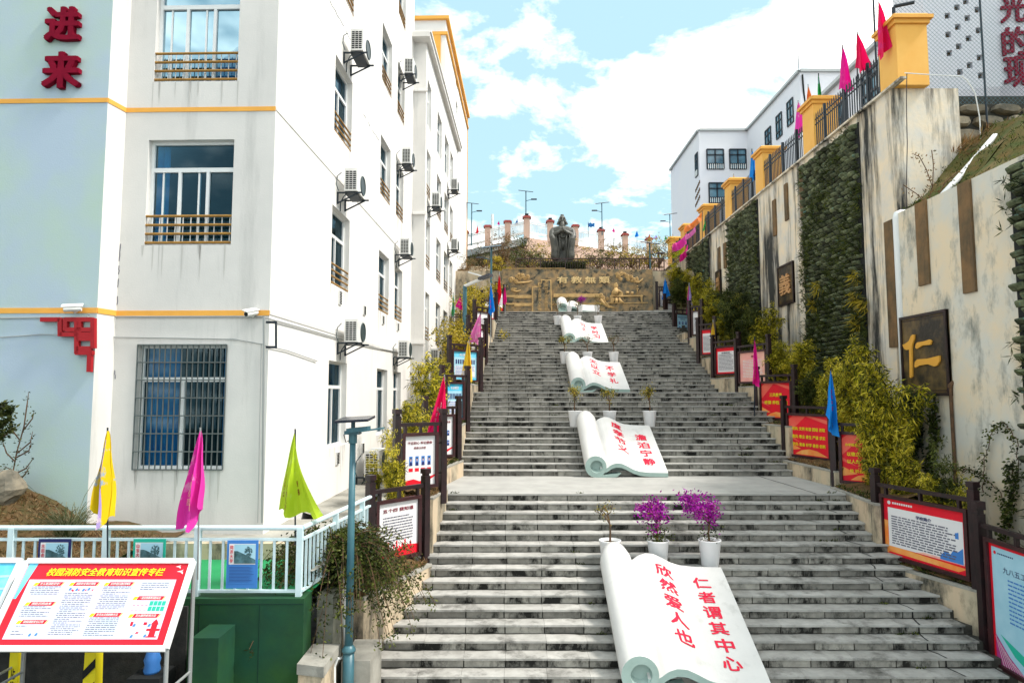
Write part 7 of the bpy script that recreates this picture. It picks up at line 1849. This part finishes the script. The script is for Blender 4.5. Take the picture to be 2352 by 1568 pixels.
flag(1583,650,722,1573,1592,775,32.2,'lilac','lilac and pink flag over the photo collage board on the right',[],stripe=('hotpink',[0,1,2,3,4]),grp=SG)
flag(1527,638,690,1519,1537,730,36.5,'blue','small blue flag near the top right of the stairs',[],grp=SG)
flag(1494,622,676,1489,1499,715,38,'pink','pale pink flag on the slim lamp at the right of the carved wall',[],grp=SG)
SG='flags behind the iron fence'
FG=[(2018,3,140,2015,2040,18.6,'crimson','red flag nearest the large yellow pillar'),(1969,75,172,1965,1992,20,'crimson','red flag with a pale stripe, second from the large pillar'),(1935,105,222,1927,1951,21.2,'hotpink','magenta flag just right of the second yellow pillar'),(1880,170,268,1872,1886,23.6,'green','green flag half hidden left of the second yellow pillar'),(1856,195,290,1846,1868,24.6,'orange','orange flag standing beside the magenta one above the fence'),(1833,232,318,1824,1845,25.6,'magenta','magenta flag between the orange flag and the third pillar'),(1727,343,418,1721,1737,29,'blue','light blue flag above the fourth fence panel'),(1685,400,425,1681,1689,32,'gold','tiny yellow green flag above the fourth pillar')]
for u,vt,vb,a,b,D,c,l in FG: flag(u,vt,vb,a,b,vb+60,D,c,l,[],grp=SG)
def wave(u0,v0,u1,v1,hp,D,c,label,droop=.3,polev=None,pu=None):
    t=empty('flag',at(u0,v0,D),label,'flag','waving flags at the far end of the iron fence'); m=MB(); NI=14; NJ=8; k=D/1500
    g=[[at(u0+(u1-u0)*i/NI,v0+(v1-v0)*i/NI+hp*(j/NJ)*(1-.25*i/NI)+hp*droop*math.sin(i/NI*3),D)+V((0,.15*math.sin(i*.9+j*.3),0)) for j in range(NJ+1)] for i in range(NI+1)]
    for i in range(NI):
        for j in range(NJ): m.quad(g[i][j],g[i+1][j],g[i+1][j+1],g[i][j+1])
    part('flag_cloth',m,FC[c],t,True); m=MB(); pv=polev or (v0+hp+30); m.tube([at(u0,v0-2,D),at(u0,pv,D)],.02,5); part('flag_pole',m,M['iron'],t)
wave(1613,487,1573,520,18,35,'orange','large orange flag blown left above the fifth yellow pillar',.25,560); wave(1578,535,1545,560,24,40,'magenta','magenta flag blown left at the sixth yellow pillar',.2,610); wave(1581,560,1562,585,20,39.5,'hotpink','pink flag twisted below the magenta one at the sixth pillar',.3,610); wave(1600,515,1575,540,14,38,'pink','pale pink flag between the orange and magenta flags',.3,600); wave(1575,558,1545,582,14,40.5,'lime','lime green flag hanging lowest at the far pillars',.3,610); wave(1620,500,1616,520,14,36,'green','small green flag beside the fifth yellow pillar',.3,560)
SG='small flags on the far parapet'
for u,vt,vb,c,l,w_ in ((1097,518,537,'red','small red flag at the left end of the far parapet',5),(1146,508,517,'hotpink','tiny red flag on the left part of the far parapet',4),(1188,504,519,'navy','small navy flag left of the corner pillar',5),(1410,524,534,'hotpink','tiny magenta flag on the parapet right of the lamp',5),(1463,530,545,'blue','small light blue flag on the right part of the parapet',6),(1492,538,548,'red','tiny red flag on the right part of the parapet',4),(1507,540,550,'lilac','tiny lilac flag toward the right end of the parapet',6),(1529,541,552,'green','tiny teal flag at the right end of the parapet',3)):
    flag(u,vt,vb,u-w_,u+w_*.6,575,51 if u<1250 else 55,c,l,[],grp=SG)
wave(1351,512,1366,513,10,53,'navy','small rectangular blue flag flying above the parapet right of the statue',.0,545)
